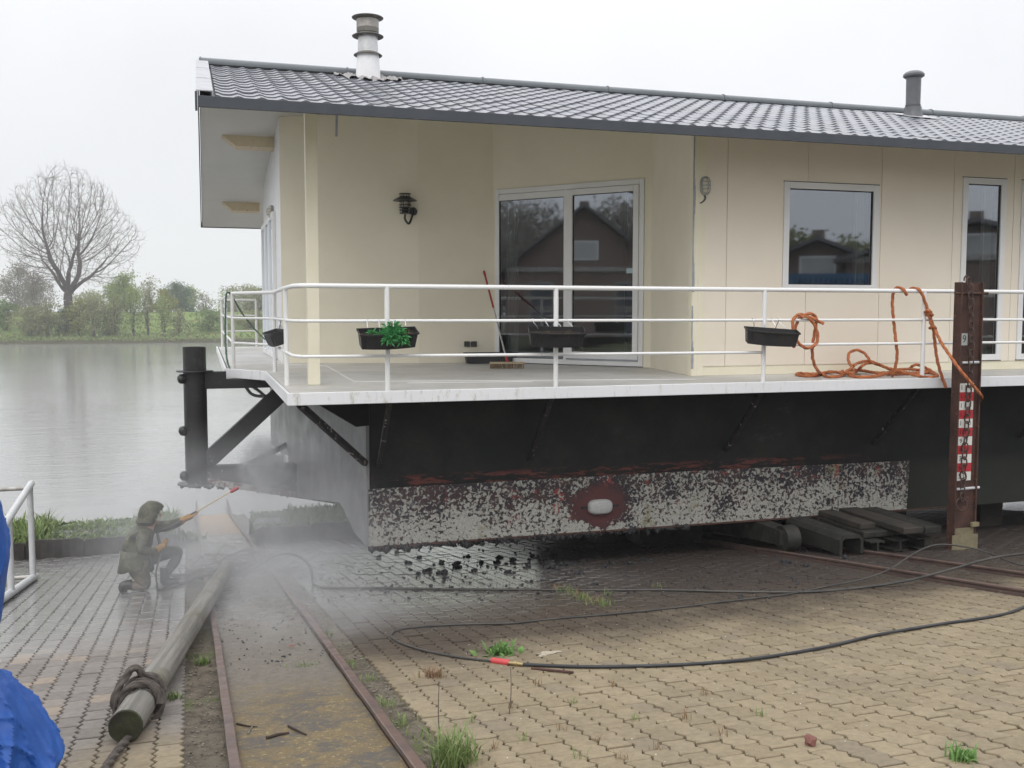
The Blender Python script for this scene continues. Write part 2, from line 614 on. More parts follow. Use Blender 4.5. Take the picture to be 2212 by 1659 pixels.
def tile_mat():
    t = NT('anthracite_roof_tile')
    ri = t.node('ShaderNodeNewGeometry').outputs['Random Per Island']
    oi = t.node('ShaderNodeObjectInfo').outputs['Random']
    r = t.math('FRACT', t.math('ADD', ri, oi))
    col = t.mix(r, (0.17, 0.175, 0.20), (0.205, 0.21, 0.238))
    col = t.mix(t.math('MULTIPLY', t.map(t.noise(1.3, 5), 0.5, 0.7), 0.4), col, (0.17, 0.18, 0.165))
    t.set(color=col, rough=t.map(t.noise(3, 5), 0.3, 0.7, 0.26, 0.38), spec=0.7)
    return t.m


M['tile'] = tile_mat()


def hull_tar():
    t = NT('black_tarred_hull')
    z = t.xyz()[2]
    x = t.xyz()[0]
    n = t.noise(1.6, 7, 0.7)
    col = t.mix(t.map(n, 0.4, 0.65), (0.012, 0.013, 0.013), (0.022, 0.022, 0.02))
    # faded scuffs, and bare red primer along the old waterline
    sc = t.map(t.noise(1.0, 6, 0.75, t.scaled((1.6, 1.6, 3.2))), 0.60, 0.74)
    col = t.mix(t.math('MULTIPLY', sc, 0.55), col, (0.075, 0.065, 0.07))
    line = t.math('MULTIPLY', t.map(z, -0.52, -0.46, 0.0, 1.0), t.map(z, -0.40, -0.33, 1.0, 0.0))
    pr = t.math('MULTIPLY', line, t.math('MULTIPLY', t.map(t.noise(1.0, 7, 0.75, t.scaled((2.4, 2.4, 12))), 0.50, 0.56), t.map(x, 6.5, 8.5, 1.0, 0.0)))
    col = t.mix(t.math('MULTIPLY', pr, 0.8), col, (0.13, 0.042, 0.034))
    gr = t.map(z, -0.62, -0.40, 1.0, 0.0)
    col = t.mix(t.math('MULTIPLY', gr, t.map(x, 8.5, 9.2, 0.0, 0.6)), col, (0.040, 0.044, 0.034))
    t.set(color=col, rough=t.map(t.noise(2.2, 5), 0.35, 0.7, 0.4, 0.6), spec=0.22)
    t.bump(t.noise(25, 5), 0.18, 0.004)
    return t.m


M['hull'] = hull_tar()


def hull_band():
    t = NT('barnacled_hull_bottom')
    p = t.pos
    f1 = t.noise(25, 8, 0.66, dist=0.5)
    f2 = t.noise(2.6, 4, 0.6)
    z = t.xyz()[2]
    f = t.math('ADD', f1, t.math('MULTIPLY', t.math('SUBTRACT', f2, 0.5), 0.35))
    f = t.math('ADD', f, t.map(z, -1.14, -0.5, 0.075, -0.03))
    # scraped ellipse round the anode
    sx = t.node('ShaderNodeVectorMath', operation='DISTANCE')
    t.l.new(t.scaled((1.0, 0.0, 1.35)), sx.inputs[0])
    sx.inputs[1].default_value = (4.44, 0.0, -0.83 * 1.35)
    d = t.math('ADD', sx.outputs['Value'], t.math('MULTIPLY', t.math('SUBTRACT', t.noise(6, 7, 0.7), 0.5), 0.6))
    bare = t.map(d, 0.20, 0.44, 1.0, 0.0)
    f = t.math('SUBTRACT', f, t.math('MULTIPLY', bare, 0.3))
    shell = t.map(f, 0.495, 0.525)
    under = t.mix(t.map(t.noise(4.5, 6, 0.7), 0.44, 0.58), (0.022, 0.018, 0.024), (0.050, 0.028, 0.029))
    under = t.mix(t.map(t.noise(5.0, 6, 0.65), 0.61, 0.64), under, (0.20, 0.042, 0.036))
    under = t.mix(bare, under, (0.085, 0.026, 0.026))
    shc = t.mix(t.map(t.noise(60, 3), 0.3, 0.7), (0.27, 0.265, 0.235), (0.395, 0.39, 0.35))
    shc = t.mix(t.map(t.noise(2.4, 5), 0.56, 0.68), shc, (0.22, 0.21, 0.14))
    t.set(color=t.mix(shell, under, shc), rough=t.map(shell, 0, 1, 0.45, 0.85))
    t.bump(t.math('ADD', shell, t.math('MULTIPLY', t.noise(80, 3), 0.3)), 0.6, 0.012)
    return t.m


M['band'] = hull_band()


def hull_end():
    t = NT('skylit_hull_end')
    z = t.xyz()[2]
    n = t.map(t.noise(1.0, 7, 0.7, t.scaled((2, 2, 1.2))), 0.35, 0.68)
    col = t.mix(n, (0.17, 0.17, 0.175), (0.26, 0.26, 0.262))  # pale greys put sky light and mist into the dark hull colour
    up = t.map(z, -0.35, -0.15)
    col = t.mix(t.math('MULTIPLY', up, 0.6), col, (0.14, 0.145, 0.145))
    st = t.map(t.noise(1.0, 6, 0.7, t.scaled((14, 14, 1.6))), 0.55, 0.7)
    col = t.mix(t.math('MULTIPLY', st, 0.4), col, (0.26, 0.25, 0.24))
    t.set(color=col, rough=t.map(t.noise(3, 4), 0.3, 0.7, 0.3, 0.5), spec=0.5)
    return t.m


M['hull_end'] = hull_end()


def flaky(name, c, sp, sc=9, th=0.57):
    t = NT(name)
    f = t.map(t.noise(sc, 7, 0.7), th, th + 0.03)
    z = t.xyz()[2]
    f = t.math('MULTIPLY', f, t.map(z, -0.75, -0.45, 1.0, 0.05))
    t.set(color=t.mix(f, c, sp), rough=0.45)
    return t.m


M['pole_tar'] = flaky('tarred_mooring_steel', (0.018, 0.018, 0.019), (0.30, 0.28, 0.26))
M['strut'] = mk('flaking_strut_paint', (0.03, 0.026, 0.026), (0.014, 0.013, 0.013), 12, 0.6, spots=((0.34, 0.30, 0.27), 13, 0.6))
M['red_strip'] = mk('red_white_flaking_flange', (0.14, 0.04, 0.035), (0.08, 0.03, 0.03), 6, 0.6, spots=((0.45, 0.43, 0.41), 8, 0.5))


def glass_mat():
    t = NT('window_glass')
    t.n.remove(t.bsdf)
    gl = t.node('ShaderNodeBsdfGlossy')
    gl.inputs['Roughness'].default_value = 0.025
    gl.inputs['Color'].default_value = (0.86, 0.92, 1.0, 1)
    tr = t.node('ShaderNodeBsdfTransparent')
    tr.inputs['Color'].default_value = (0.62, 0.68, 0.66, 1)
    fr = t.node('ShaderNodeFresnel')
    fr.inputs['IOR'].default_value = 1.9
    f = t.math('ADD', t.math('MULTIPLY', fr.outputs[0], 1.7), 0.10, clamp=True)
    ms = t.node('ShaderNodeMixShader')
    t.l.new(f, ms.inputs[0])
    t.l.new(tr.outputs[0], ms.inputs[1])
    t.l.new(gl.outputs[0], ms.inputs[2])
    t.l.new(ms.outputs[0], t.out.inputs['Surface'])
    return t.m


M['glass'] = glass_mat()


def water_mat():
    t = NT('river_water')
    a = t.noise(1.0, 3, 0.55, t.scaled((0.55, 1.6, 1)))
    b = t.noise(1.0, 2, 0.5, t.scaled((2.6, 6.0, 1)))
    calm = t.map(t.noise(1.0, 3, 0.5, t.scaled((0.03, 0.05, 1))), 0.3, 0.7, 0.35, 1.0)
    h = t.math('MULTIPLY', t.math('ADD', a, t.math('MULTIPLY', b, 0.35)), calm)
    t.set(color=(0.25, 0.25, 0.24), rough=0.10, ior=1.40, spec=0.5)
    t.bump(h, 0.55, 0.05)
    return t.m


M['water'] = water_mat()


def wet_rough(t, dry, wet, lo=7.2, hi=9.6):
    """roughness that drops where the wash water has run over the yard"""
    y = t.xyz()[1]
    n = t.math('MULTIPLY', t.math('SUBTRACT', t.noise(0.8, 5, 0.65), 0.5), 3.2)
    w = t.map(t.math('ADD', y, n), lo, hi)
    return w, t.mix(w, (dry,) * 3, (wet,) * 3)


def paver_mat():
    t = NT('interlocking_paver')
    ri = t.node('ShaderNodeNewGeometry').outputs['Random Per Island']
    oi = t.node('ShaderNodeObjectInfo').outputs['Random']
    r = t.math('FRACT', t.math('ADD', ri, oi))
    X, Y, Z = t.xyz()
    tan = t.mix(r, (0.222, 0.178, 0.112), (0.272, 0.221, 0.145))
    tan = t.mix(t.map(r, 0.86, 0.97), tan, (0.205, 0.168, 0.116))
    tan = t.mix(t.math('MULTIPLY', t.map(t.noise(0.9, 5), 0.46, 0.68), 0.6), tan, (0.185, 0.152, 0.105))
    grey = t.mix(r, (0.160, 0.143, 0.129), (0.212, 0.190, 0.172))
    grey = t.mix(t.map(r, 0.82, 0.95), grey, (0.25, 0.205, 0.165))
    side = t.map(t.math('ADD', X, t.math('MULTIPLY', t.noise(0.7, 3), 0.8)), 0.2, 0.9)
    # the left side turns tan again towards the viewer
    near = t.map(t.math('ADD', Y, t.math('MULTIPLY', t.noise(1.1, 3), 1.6)), 5.4, 6.6, 1.0, 0.0)
    k = t.math('MAXIMUM', side, t.math('MULTIPLY', near, t.map(X, -1.3, -0.3)))
    col = t.mix(k, grey, tan)
    mo = t.map(t.noise(22, 6, 0.7), 0.3, 0.7, 0.84, 1.14)
    vm = t.node('ShaderNodeVectorMath', operation='SCALE')
    t.l.new(col, vm.inputs[0])
    t.l.new(mo, vm.inputs['Scale'])
    col = vm.outputs[0]
    sp = t.noise(130, 4, 0.7)
    col = t.mix(t.map(sp, 0.62, 0.72), col, (0.12, 0.095, 0.07))
    col = t.mix(t.map(t.noise(95, 3, 0.6), 0.70, 0.76), col, (0.52, 0.47, 0.37))
    # brown mud washed down from the hull, in a ragged belt
    nm = t.math('MULTIPLY', t.math('SUBTRACT', t.noise(0.75, 7, 0.72), 0.5), 3.0)
    yy = t.math('ADD', t.math('SUBTRACT', Y, t.math('MULTIPLY', X, 0.10)), nm)
    mud = t.math('MULTIPLY', t.map(yy, 5.5, 7.2), t.map(X, 0.2, 0.9))
    mud = t.math('MULTIPLY', mud, t.map(t.noise(9, 6, 0.7), 0.22, 0.5, 0.62, 1.0))
    col = t.mix(mud, col, (0.056, 0.042, 0.030))
    # wet silt further in, its colour lightened to stand for the bright sheen
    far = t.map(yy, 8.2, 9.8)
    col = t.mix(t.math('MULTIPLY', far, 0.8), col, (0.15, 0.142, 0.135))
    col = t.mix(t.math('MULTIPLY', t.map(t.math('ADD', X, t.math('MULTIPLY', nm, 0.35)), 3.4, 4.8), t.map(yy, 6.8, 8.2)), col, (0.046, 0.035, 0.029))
    wet, rgh = wet_rough(t, 0.82, 0.2, 7.4, 9.4)
    dryx = t.map(t.math('ADD', X, t.math('MULTIPLY', nm, 0.35)), 3.2, 4.6, 1.0, 0.15)
    wet = t.math('MULTIPLY', wet, dryx)
    rgh = t.mix(wet, (0.75,) * 3, (0.2,) * 3)
    t.set(color=col, rough=t.mix(t.map(sp, 0.3, 0.7), rgh, t.mix(0.12, rgh, (0.9, 0.9, 0.9))), spec=t.map(wet, 0, 1, 0.35, 1.0))
    t.l.new(wet, t.bsdf.inputs['Coat Weight'])
    t.bsdf.inputs['Coat Roughness'].default_value = 0.22
    t.bump(t.noise(90, 5, 0.7), 0.2, 0.0015)
    return t.m


M['paver'] = paver_mat()


def joint_mat():
    t = NT('joint_sand_and_moss')
    X, Y, Z = t.xyz()
    col = t.mix(t.map(t.noise(5, 6, 0.7), 0.42, 0.62), (0.030, 0.024, 0.016), (0.038, 0.046, 0.016))
    left = t.map(X, -0.2, 0.4, 1.0, 0.0)
    col = t.mix(t.math('MULTIPLY', left, t.map(t.noise(1.4, 5), 0.36, 0.58)), col, (0.10, 0.105, 0.04))
    col = t.mix(t.map(t.math('ADD', Y, t.math('MULTIPLY', t.noise(1, 4), 2)), 8.5, 10.5), col, (0.04, 0.036, 0.032))
    _, rgh = wet_rough(t, 0.95, 0.2, 8.0, 10.0)
    t.set(color=col, rough=rgh)
    t.bump(t.noise(60, 5), 0.6, 0.01)
    return t.m


M['joint'] = joint_mat()


def slip_mat():
    t = NT('mossy_slipway_concrete')
    X, Y, Z = t.xyz()
    moss = t.mix(t.map(t.noise(16, 7, 0.75), 0.4, 0.62), (0.165, 0.118, 0.058), (0.12, 0.094, 0.058))
    moss = t.mix(t.map(t.noise(34, 6, 0.75), 0.55, 0.62), moss, (0.29, 0.235, 0.105))
    dk = t.map(t.noise(1.0, 8, 0.75, t.scaled((3.4, 5.0, 1))), 0.47, 0.56)
    moss = t.mix(t.math('MULTIPLY', dk, t.map(t.noise(28, 5, 0.7), 0.34, 0.56)), moss, (0.085, 0.076, 0.066))
    moss = t.mix(t.map(t.noise(60, 5, 0.75), 0.58, 0.64), moss, (0.07, 0.058, 0.04))
    mud = t.mix(t.map(t.noise(22, 6, 0.7), 0.35, 0.65), (0.115, 0.10, 0.082), (0.165, 0.145, 0.12))
    mud = t.mix(t.map(t.noise(70, 4, 0.7), 0.62, 0.68), mud, (0.25, 0.22, 0.18))
    k = t.map(t.math('ADD', Y, t.math('MULTIPLY', t.math('SUBTRACT', t.noise(1.6, 8, 0.75), 0.5), 3.0)), 5.5, 6.6)
    col = t.mix(k, moss, mud)
    sand = t.math('MULTIPLY', t.map(t.math('ADD', Y, t.math('MULTIPLY', t.noise(1.2, 4), 2.0)), 19.6, 20.6), 1.0)
    col = t.mix(sand, col, (0.36, 0.255, 0.165))
    wet, rgh = wet_rough(t, 0.85, 0.10, 7.0, 10.0)
    rgh = t.mix(t.map(t.noise(7, 5, 0.65), 0.45, 0.6), rgh, t.mix(0.55, rgh, (0.8, 0.8, 0.8)))
    rgh = t.mix(sand, rgh, (0.5, 0.5, 0.5))
    t.set(color=col, rough=rgh)
    t.bump(t.math('ADD', t.noise(45, 6, 0.7), t.math('MULTIPLY', t.noise(6, 4), 1.5)), 0.6, 0.012)
    return t.m


M['slip'] = slip_mat()


def verge_mat():
    t = NT('grit_and_moss_verge')
    X, Y, Z = t.xyz()
    col = t.mix(t.map(t.noise(8, 7, 0.72), 0.38, 0.62), (0.072, 0.058, 0.042), (0.15, 0.125, 0.09))
    col = t.mix(t.map(t.noise(2.2, 6, 0.7), 0.53, 0.64), col, (0.085, 0.098, 0.03))
    col = t.mix(t.map(t.noise(55, 4, 0.7), 0.64, 0.68), col, (0.36, 0.34, 0.28))
    _, rgh = wet_rough(t, 0.92, 0.2, 8.0, 10.4)
    t.set(color=col, rough=rgh)
    t.bump(t.noise(40, 6, 0.72), 0.9, 0.02)
    return t.m


M['verge'] = verge_mat()


def bank_mat():
    t = NT('grassy_bank')
    X, Y, Z = t.xyz()
    col = t.mix(t.map(t.noise(0.5, 6, 0.7), 0.35, 0.65), (0.14, 0.20, 0.055), (0.19, 0.25, 0.085))
    col = t.mix(t.map(t.noise(0.22, 4, 0.6), 0.56, 0.66), col, (0.17, 0.155, 0.075))
    col = t.mix(t.map(Z, -3.3, -2.7, 0.9, 0.0), col, (0.055, 0.048, 0.035))
    t.set(color=col, rough=0.95, spec=0.1)
    t.bump(t.noise(2.5, 5), 0.8, 0.3)
    return t.m


M['bank'] = bank_mat()


def log_mat():
    t = NT('weathered_log')
    mp = t.node('ShaderNodeMapping')
    mp.inputs['Rotation'].default_value = (math.radians(7.9), 0, math.radians(5.2))
    t.l.new(t.pos, mp.inputs['Vector'])
    g = t.noise(1.0, 6, 0.7, t.scaled((24, 0.7, 24), mp.outputs[0]))
    col = t.mix(t.map(g, 0.35, 0.65), (0.12, 0.112, 0.098), (0.225, 0.212, 0.19))
    col = t.mix(t.map(t.noise(2.2, 5), 0.52, 0.66), col, (0.13, 0.12, 0.085))
    t.set(color=col, rough=0.75)
    t.bump(g, 0.6, 0.012)
    return t.m


M['log'] = log_mat()
M['log_end'] = mk('mossy_log_end', (0.022, 0.019, 0.013), (0.035, 0.036, 0.014), 6, 0.85, bump=0.6, bscale=30, bdist=0.01, spots=((0.05, 0.062, 0.016), 7, 0.60))
# ------------------------------------------------------------------ the ground, slipway, river, far bank
WATER_Z = -3.65


def strip(name, xs, prof, mat, noise=0.0, seed=1):
    """a sheet swept along X through (Y, z) profile points"""
    g = np.random.default_rng(seed)
    mb = MB()
    n = len(prof)
    vs = [(x, y, z + (g.random() - 0.5) * noise) for x in xs for (y, z) in prof]
    fs = [(i * n + j, (i + 1) * n + j, (i + 1) * n + j + 1, i * n + j + 1) for i in range(len(xs) - 1) for j in range(n - 1)]
    mb.add(vs, fs)
    return mb.build(name, mat, smooth=noise > 0)


base = 0.048
yard_prof = [(-260, -base)] + [(0, -base), (6, gz(6) - base), (12, gz(12) - base), (16.62, gz(16.62) - base)]
bank_prof = yard_prof + [(16.66, -2.13), (17.4, -2.10), (18.2, -2.16), (19.0, -2.7), (21.5, -4.3), (60, -7)]
ramp_prof = yard_prof + [(16.66, gz(16.66) - 0.35), (29, gz(29) - 0.35), (60, -8)]
flush_prof = yard_prof + [(16.66, gz(16.66) - base), (17.0, gz(17) - 0.1), (18.0, -3.0), (21.5, -4.6), (60, -7)]  # hidden bank under the hull, lowered so the wet ground reflects brighter
mb = MB()
for xs, prof in (((-260, -60, -20, -8, -3, -0.47), bank_prof), ((-0.47, 0.73), ramp_prof), ((0.73, 2.72), bank_prof), ((2.72, 8, 20, 60, 260), flush_prof)):
    n = len(prof)
    mb.add([(x, y, z) for x in xs for (y, z) in prof], [(i * n + j, (i + 1) * n + j, (i + 1) * n + j + 1, i * n + j + 1) for i in range(len(xs) - 1) for j in range(n - 1)])
ground = structure(mb.build('ground', M['joint']), 'dark sandy ground falling towards the river')


def uv(u, v, dz=0.0):
    return (u + DRIFT * v, v, gz(v) + dz)


def uvstrip(name, u0, u1, v0, v1, dz, depth, mat, nu=2, nv=60, noise=0.0, seed=3):
    g = np.random.default_rng(seed)
    mb = MB()
    us, vv = np.linspace(u0, u1, nu), np.linspace(v0, v1, nv)
    H = (g.random((nu, nv)) - 0.5) * noise
    vs = [uv(u, v, dz + H[i, j]) for i, u in enumerate(us) for j, v in enumerate(vv)]
    fs = [(i * nv + j, (i + 1) * nv + j, (i + 1) * nv + j + 1, i * nv + j + 1) for i in range(nu - 1) for j in range(nv - 1)]
    mb.add(vs, fs)
    for (ua, ub) in ((u0, u0), (u1, u1)):
        mb.add([uv(ua, v0, dz), uv(ua, v1, dz), uv(ua, v1, dz - depth), uv(ua, v0, dz - depth)], [(0, 1, 2, 3)])
    mb.add([uv(u0, v1, dz), uv(u1, v1, dz), uv(u1, v1, dz - depth), uv(u0, v1, dz - depth)], [(0, 1, 2, 3)])
    return mb.build(name, mat, smooth=noise > 0)


structure(uvstrip('slipway', 0.205, 0.925, -3, 26.9, 0.0, 0.9, M['slip'], 9, 160, 0.012), 'mossy concrete slipway between the two rusty rails')
structure(uvstrip('verge', -0.16, 0.20, -3, 26.7, -0.014, 0.8, M['verge'], 5, 160, 0.02, 4), 'gritty strip beside the slipway rail on the log side')
structure(uvstrip('verge', 0.93, 1.32, -3, 26.7, -0.016, 0.8, M['verge'], 5, 160, 0.024, 5), 'gritty mossy strip between slipway rail and tan pavers')

water_mb = MB()
water_mb.add([(-400, 17.5, WATER_Z), (400, 17.5, WATER_Z), (400, 420, WATER_Z), (-400, 420, WATER_Z)], [(0, 1, 2, 3)])
structure(water_mb.build('water', M['water']), 'calm grey river reflecting the overcast sky')

xs = np.linspace(-170, 130, 61)
prof = [(167.2, -4.2), (170, -3.35), (173, -3.0), (178, -2.5), (188, -0.9), (197, 0.75), (204, 1.25), (213, 1.2), (235, -0.5), (420, -0.5), (640, -0.5)]
g = np.random.default_rng(5)
bm_ = MB()
wob = np.cumsum(g.normal(0, 0.35, len(xs)))
wob -= np.linspace(wob[0], wob[-1], len(xs))
n = len(prof)
vs = []
for i, x in enumerate(xs):
    for j, (y, z) in enumerate(prof):
        xx = x * (1 + max(0, y - 300) / 300)
        vs.append((xx, y + (wob[i] if j < 4 else 0) - 0.03 * x, z + (g.random() - 0.5) * (0.25 if 0 < j < 9 else 0)))
bm_.add(vs, [(i * n + j, (i + 1) * n + j, (i + 1) * n + j + 1, i * n + j + 1) for i in range(len(xs) - 1) for j in range(n - 1)])
structure(bm_.build('far_bank', M['bank'], smooth=True), 'low green river bank and dyke on the far side')

# ------------------------------------------------------------------ interlocking pavers
PW, PL, PA = 0.137, 0.204, 0.0125
EV = np.array([0.0, 0.027, 0.075, 0.129, 0.177, 0.204])
EO = np.array([0.0, PA, -PA, PA, -PA, 0.0])


def paver_shape():
    gap = 0.0048
    v = EV.copy()
    v[0] += gap
    v[-1] -= gap
    v -= PL / 2
    hw = PW / 2 - gap
    ring = [(EO[i] + hw, v[i]) for i in range(6)] + [(EO[i] - hw, v[i]) for i in range(5, -1, -1)]
    ring = np.array(ring)
    c = ring.mean(0)
    inner = ring + (c - ring) / np.linalg.norm(ring - c, axis=1)[:, None] * 0.0045
    n = len(ring)
    V = np.vstack([np.c_[inner, np.zeros(n)], np.c_[ring, np.full(n, -0.004)], np.c_[ring, np.full(n, -0.05)]])
    F = [tuple(range(n))]
    F += [(n + i, n + (i + 1) % n, (i + 1) % n, i) for i in range(n)]
    F += [(2 * n + i, 2 * n + (i + 1) % n, n + (i + 1) % n, n + i) for i in range(n)]
    return V, F


PV, PF = paver_shape()
cells = []
for (ua, ub, va, vb) in ((1.165, 13.2, 2.7, 16.55), (-8.2, -0.055, 3.4, 16.55)):
    k = 0
    u = ua if ua > 0 else ub - PW
    while (u < ub) if ua > 0 else (u > ua):
        off = 0.0 if k % 2 == 0 else PL / 2
        v = va + off
        while v < vb:
            uc, vc = u + PW / 2, v + PL / 2
            p = uv(uc, vc)
            x, y, d = to_px(p)
            # leave room for the slipway cradle's own rails
            if d > 1.2 and -260 < x < 2480 and y < 1900 and not (6.66 < uc < 6.80 or 7.45 < uc < 7.58):
                cells.append((d, uc, vc, x, y))
            v += PL
        k += 1
        u += PW if ua > 0 else -PW
cells.sort()
ax_u = np.array([1.0, 0, 0])
ax_v = np.array([DRIFT, 1.0, -SLOPE]); ax_v /= np.linalg.norm(ax_v)
ax_n = np.cross(ax_u, ax_v); ax_n /= np.linalg.norm(ax_n)
paving = structure(thing('pavement', 'interlocking concrete pavers, tan on the right and grey brown on the left', 'pavement', (0, 0, 0)), 'interlocking concrete pavers, tan on the right and grey brown on the left')
del paving['category']
pm = bpy.data.meshes.new('paver')
pm.from_pydata([tuple(p) for p in PV], [], PF)
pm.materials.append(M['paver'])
single, many = [], []
for c in cells:
    if len(single) < 300 and -20 < c[3] < 2232 and c[4] < 1700:
        single.append(c)
    else:
        many.append(c)


def paver_frame():
    tx, ty = rng.normal(0, 0.003, 2)
    n = ax_n + ax_u * tx + ax_v * ty
    n /= np.linalg.norm(n)
    a = ax_u + ax_v * rng.normal(0, 0.012)
    a -= n * np.dot(a, n)
    a /= np.linalg.norm(a)
    return a, np.cross(n, a), n


for d, uc, vc, x, y in single:
    a, b, n = paver_frame()
    o = bpy.data.objects.new('paver', pm)
    COL.objects.link(o)
    p = np.array(uv(uc, vc)) + ax_n * rng.normal(0, 0.0022)
    if uc < 0:
        a = a * 0.972
    o.matrix_world = Matrix(((a[0], b[0], n[0], p[0]), (a[1], b[1], n[1], p[1]), (a[2], b[2], n[2], p[2]), (0, 0, 0, 1)))
    o.parent = paving
nv, V, Fs = len(PV), [], []
for i, (d, uc, vc, x, y) in enumerate(many):
    a, b, n = paver_frame()
    p = np.array(uv(uc, vc)) + ax_n * rng.normal(0, 0.0022)
    if uc < 0:
        a = a * 0.972
    V.append(p + PV[:, :1] * a + PV[:, 1:2] * b + PV[:, 2:3] * n)
    Fs.extend([tuple(q + i * nv for q in f) for f in PF])
fm = bpy.data.meshes.new('paver_field')
fm.from_pydata(np.vstack(V).tolist(), [], Fs)
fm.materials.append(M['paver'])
field = bpy.data.objects.new('paver_field', fm)
COL.objects.link(field)
field.parent = paving
stuff(field)

# ------------------------------------------------------------------ slipway rails
def rail(label, u, v0, v1, w, h, tip=False, wob=0.0):
    pts = even([uv(u, v0, 0), uv(u, v1, 0)], 0.5)
    g = np.random.default_rng(int(u * 100))
    mb = MB()
    prof = [(-w * 0.3, -0.02), (-w * 0.3, 0.004), (-w * 0.22, 0.012), (-w * 0.22, h - 0.022), (-w / 2, h - 0.016), (-w / 2, h - 0.003), (-w / 2 + 0.005, h), (w / 2 - 0.005, h), (w / 2, h - 0.003), (w / 2, h - 0.016), (w * 0.22, h - 0.022), (w * 0.22, 0.012), (w * 0.3, 0.004), (w * 0.3, -0.02)]
    k = len(prof)
    vs = []
    for i, p in enumerate(pts):
        lift = 0.0
        if tip and i >= len(pts) - 4:
            lift = 0.07 * (i - (len(pts) - 5))
        dx = wob * math.sin(i * 0.35) + g.normal(0, 0.002)
        vs += [(p[0] + a + dx, p[1], p[2] + b + lift) for a, b in prof]
    fs = [(i * k + j, i * k + (j + 1) % k, (i + 1) * k + (j + 1) % k, (i + 1) * k + j) for i in range(len(pts) - 1) for j in range(k)]
    fs += [tuple(range(k)), tuple((len(pts) - 1) * k + j for j in range(k))[::-1]]
    mb.add(vs, fs)
    return tag(mb.build('slipway_rail', M['rust_rail']), label, 'rail', 'rails running down the yard into the river')


rail('rusty slipway rail passing under the fallen log', 0.178, -2.5, 26.9, 0.050, 0.040, tip=True, wob=0.004)
rail('rusty slipway rail bordering the tan pavers and grit strip', 0.955, -2.5, 27.2, 0.052, 0.044, tip=True, wob=0.006)
rail('dark cradle rail on the paver side, leading under the boat sled', 6.73, 1.0, 26, 0.06, 0.05)
rail('dark cradle rail nearer the steel gauge column', 7.515, 1.0, 26, 0.06, 0.05)

# ------------------------------------------------------------------ kerbs holding the grass back
def kerb(label, x0, x1, seed):
    g = np.random.default_rng(seed)
    t = thing('retaining_kerb', label, 'kerb', ((x0 + x1) / 2, 16.6, gz(16.6)), 'black board kerbs holding back the bank')
    x = x0
    i = 0
    while x < x1 - 0.1:
        w = min(0.82 + g.random() * 0.3, x1 - x)
        h = 0.24 + g.random() * 0.05
        yy = 16.58 + g.normal(0, 0.018)
        mb = MB()
        nseg = 8
        vs = []
        for k in range(nseg + 1):
            a = x + 0.012 + (w - 0.024) * k / nseg
            y = yy + 0.028 * (1 if k % 4 in (1, 2) else 0)
            hz = gz(16.6) + h + g.normal(0, 0.010)
            vs += [(a, y, gz(16.6) - 0.06), (a, y, hz), (a, y + 0.05, hz), (a, y + 0.05, gz(16.6) - 0.06)]
        fs = [(k * 4 + j, (k + 1) * 4 + j, (k + 1) * 4 + (j + 1) % 4, k * 4 + (j + 1) % 4) for k in range(nseg) for j in range(4)] + [(0, 1, 2, 3), (nseg * 4 + 3, nseg * 4 + 2, nseg * 4 + 1, nseg * 4)]
        mb.add(vs, fs)
        mb.build('board', M['kerb'], t)
        x += w
    return t


kerb('black board kerb behind the crouching person', -9.5, -0.47, 1)
kerb('black board kerb behind the boat hull, right of the slipway', 0.73, 2.72, 2)


# ------------------------------------------------------------------ grass
def blades(name, spots, mat, n, hmin, hmax, w, spread=0.45, seed=1, label=None, cat=None, kind='stuff', leafy=0.0, group=None):
    """spots: (x0, x1, y0, y1, zfunc) patches or a list of centre points"""
    g = np.random.default_rng(seed)
    vs, fs = [], []
    for i in range(n):
        x, y, z = spots(g)
        h = g.uniform(hmin, hmax)
        if kind == 'stuff':
            h *= 0.30 + 0.95 * max(0.0, 0.5 + 0.5 * math.sin(2.3 * x + 1.2 * math.sin(5.1 * x) + seed)) ** 1.5
        a = g.uniform(0, 2 * math.pi)
        lean = g.uniform(0.1, 1) * spread * h
        d = np.array([math.cos(a), math.sin(a)])
        s = np.array([-d[1], d[0]]) * w * g.uniform(0.6, 1.3)
        if g.random() < leafy:
            s = s * 3.2
            h *= 0.55
        o = len(vs)
        vs += [(x - s[0], y - s[1], z - 0.01), (x + s[0], y + s[1], z - 0.01), (x + d[0] * lean * 0.4 + s[0], y + d[1] * lean * 0.4 + s[1], z + h * 0.6), (x + d[0] * lean * 0.4 - s[0], y + d[1] * lean * 0.4 - s[1], z + h * 0.6), (x + d[0] * lean, y + d[1] * lean, z + h)]
        fs += [(o, o + 1, o + 2, o + 3), (o + 3, o + 2, o + 4)]
    mb = MB()
    mb.add(vs, fs)
    ob = mb.build(name, mat)
    if kind == 'stuff':
        stuff(ob, label, cat)
    else:
        tag(ob, label, cat, group)
    return ob


def bank_spot(x0, x1, y0=16.7, y1=18.5):
    cs = np.random.default_rng(9).uniform(x0, x1, 40)

    def f(g):
        x = g.choice(cs) + g.normal(0, 0.28) if g.random() < 0.65 else g.uniform(x0, x1)
        x = min(max(x, x0), x1)
        y = g.uniform(y0, y1)
        return x, y, -2.12 if y < 18.2 else -2.16 - (y - 18.2) * 0.65
    return f


blades('grass', bank_spot(-9.0, -0.55), M['grass'], 7500, 0.04, 0.27, 0.009, 1.2, 21, 'rough grass on the bank behind the left kerb', 'grass', leafy=0.35)
blades('grass', bank_spot(0.75, 2.70), M['grass'], 2300, 0.03, 0.13, 0.011, 1.0, 22, 'rough grass on the bank beside the slipway under the hull', 'grass', leafy=0.35)


def cluster(c, r):
    return lambda g: (c[0] + g.normal(0, r), c[1] + g.normal(0, r), c[2])


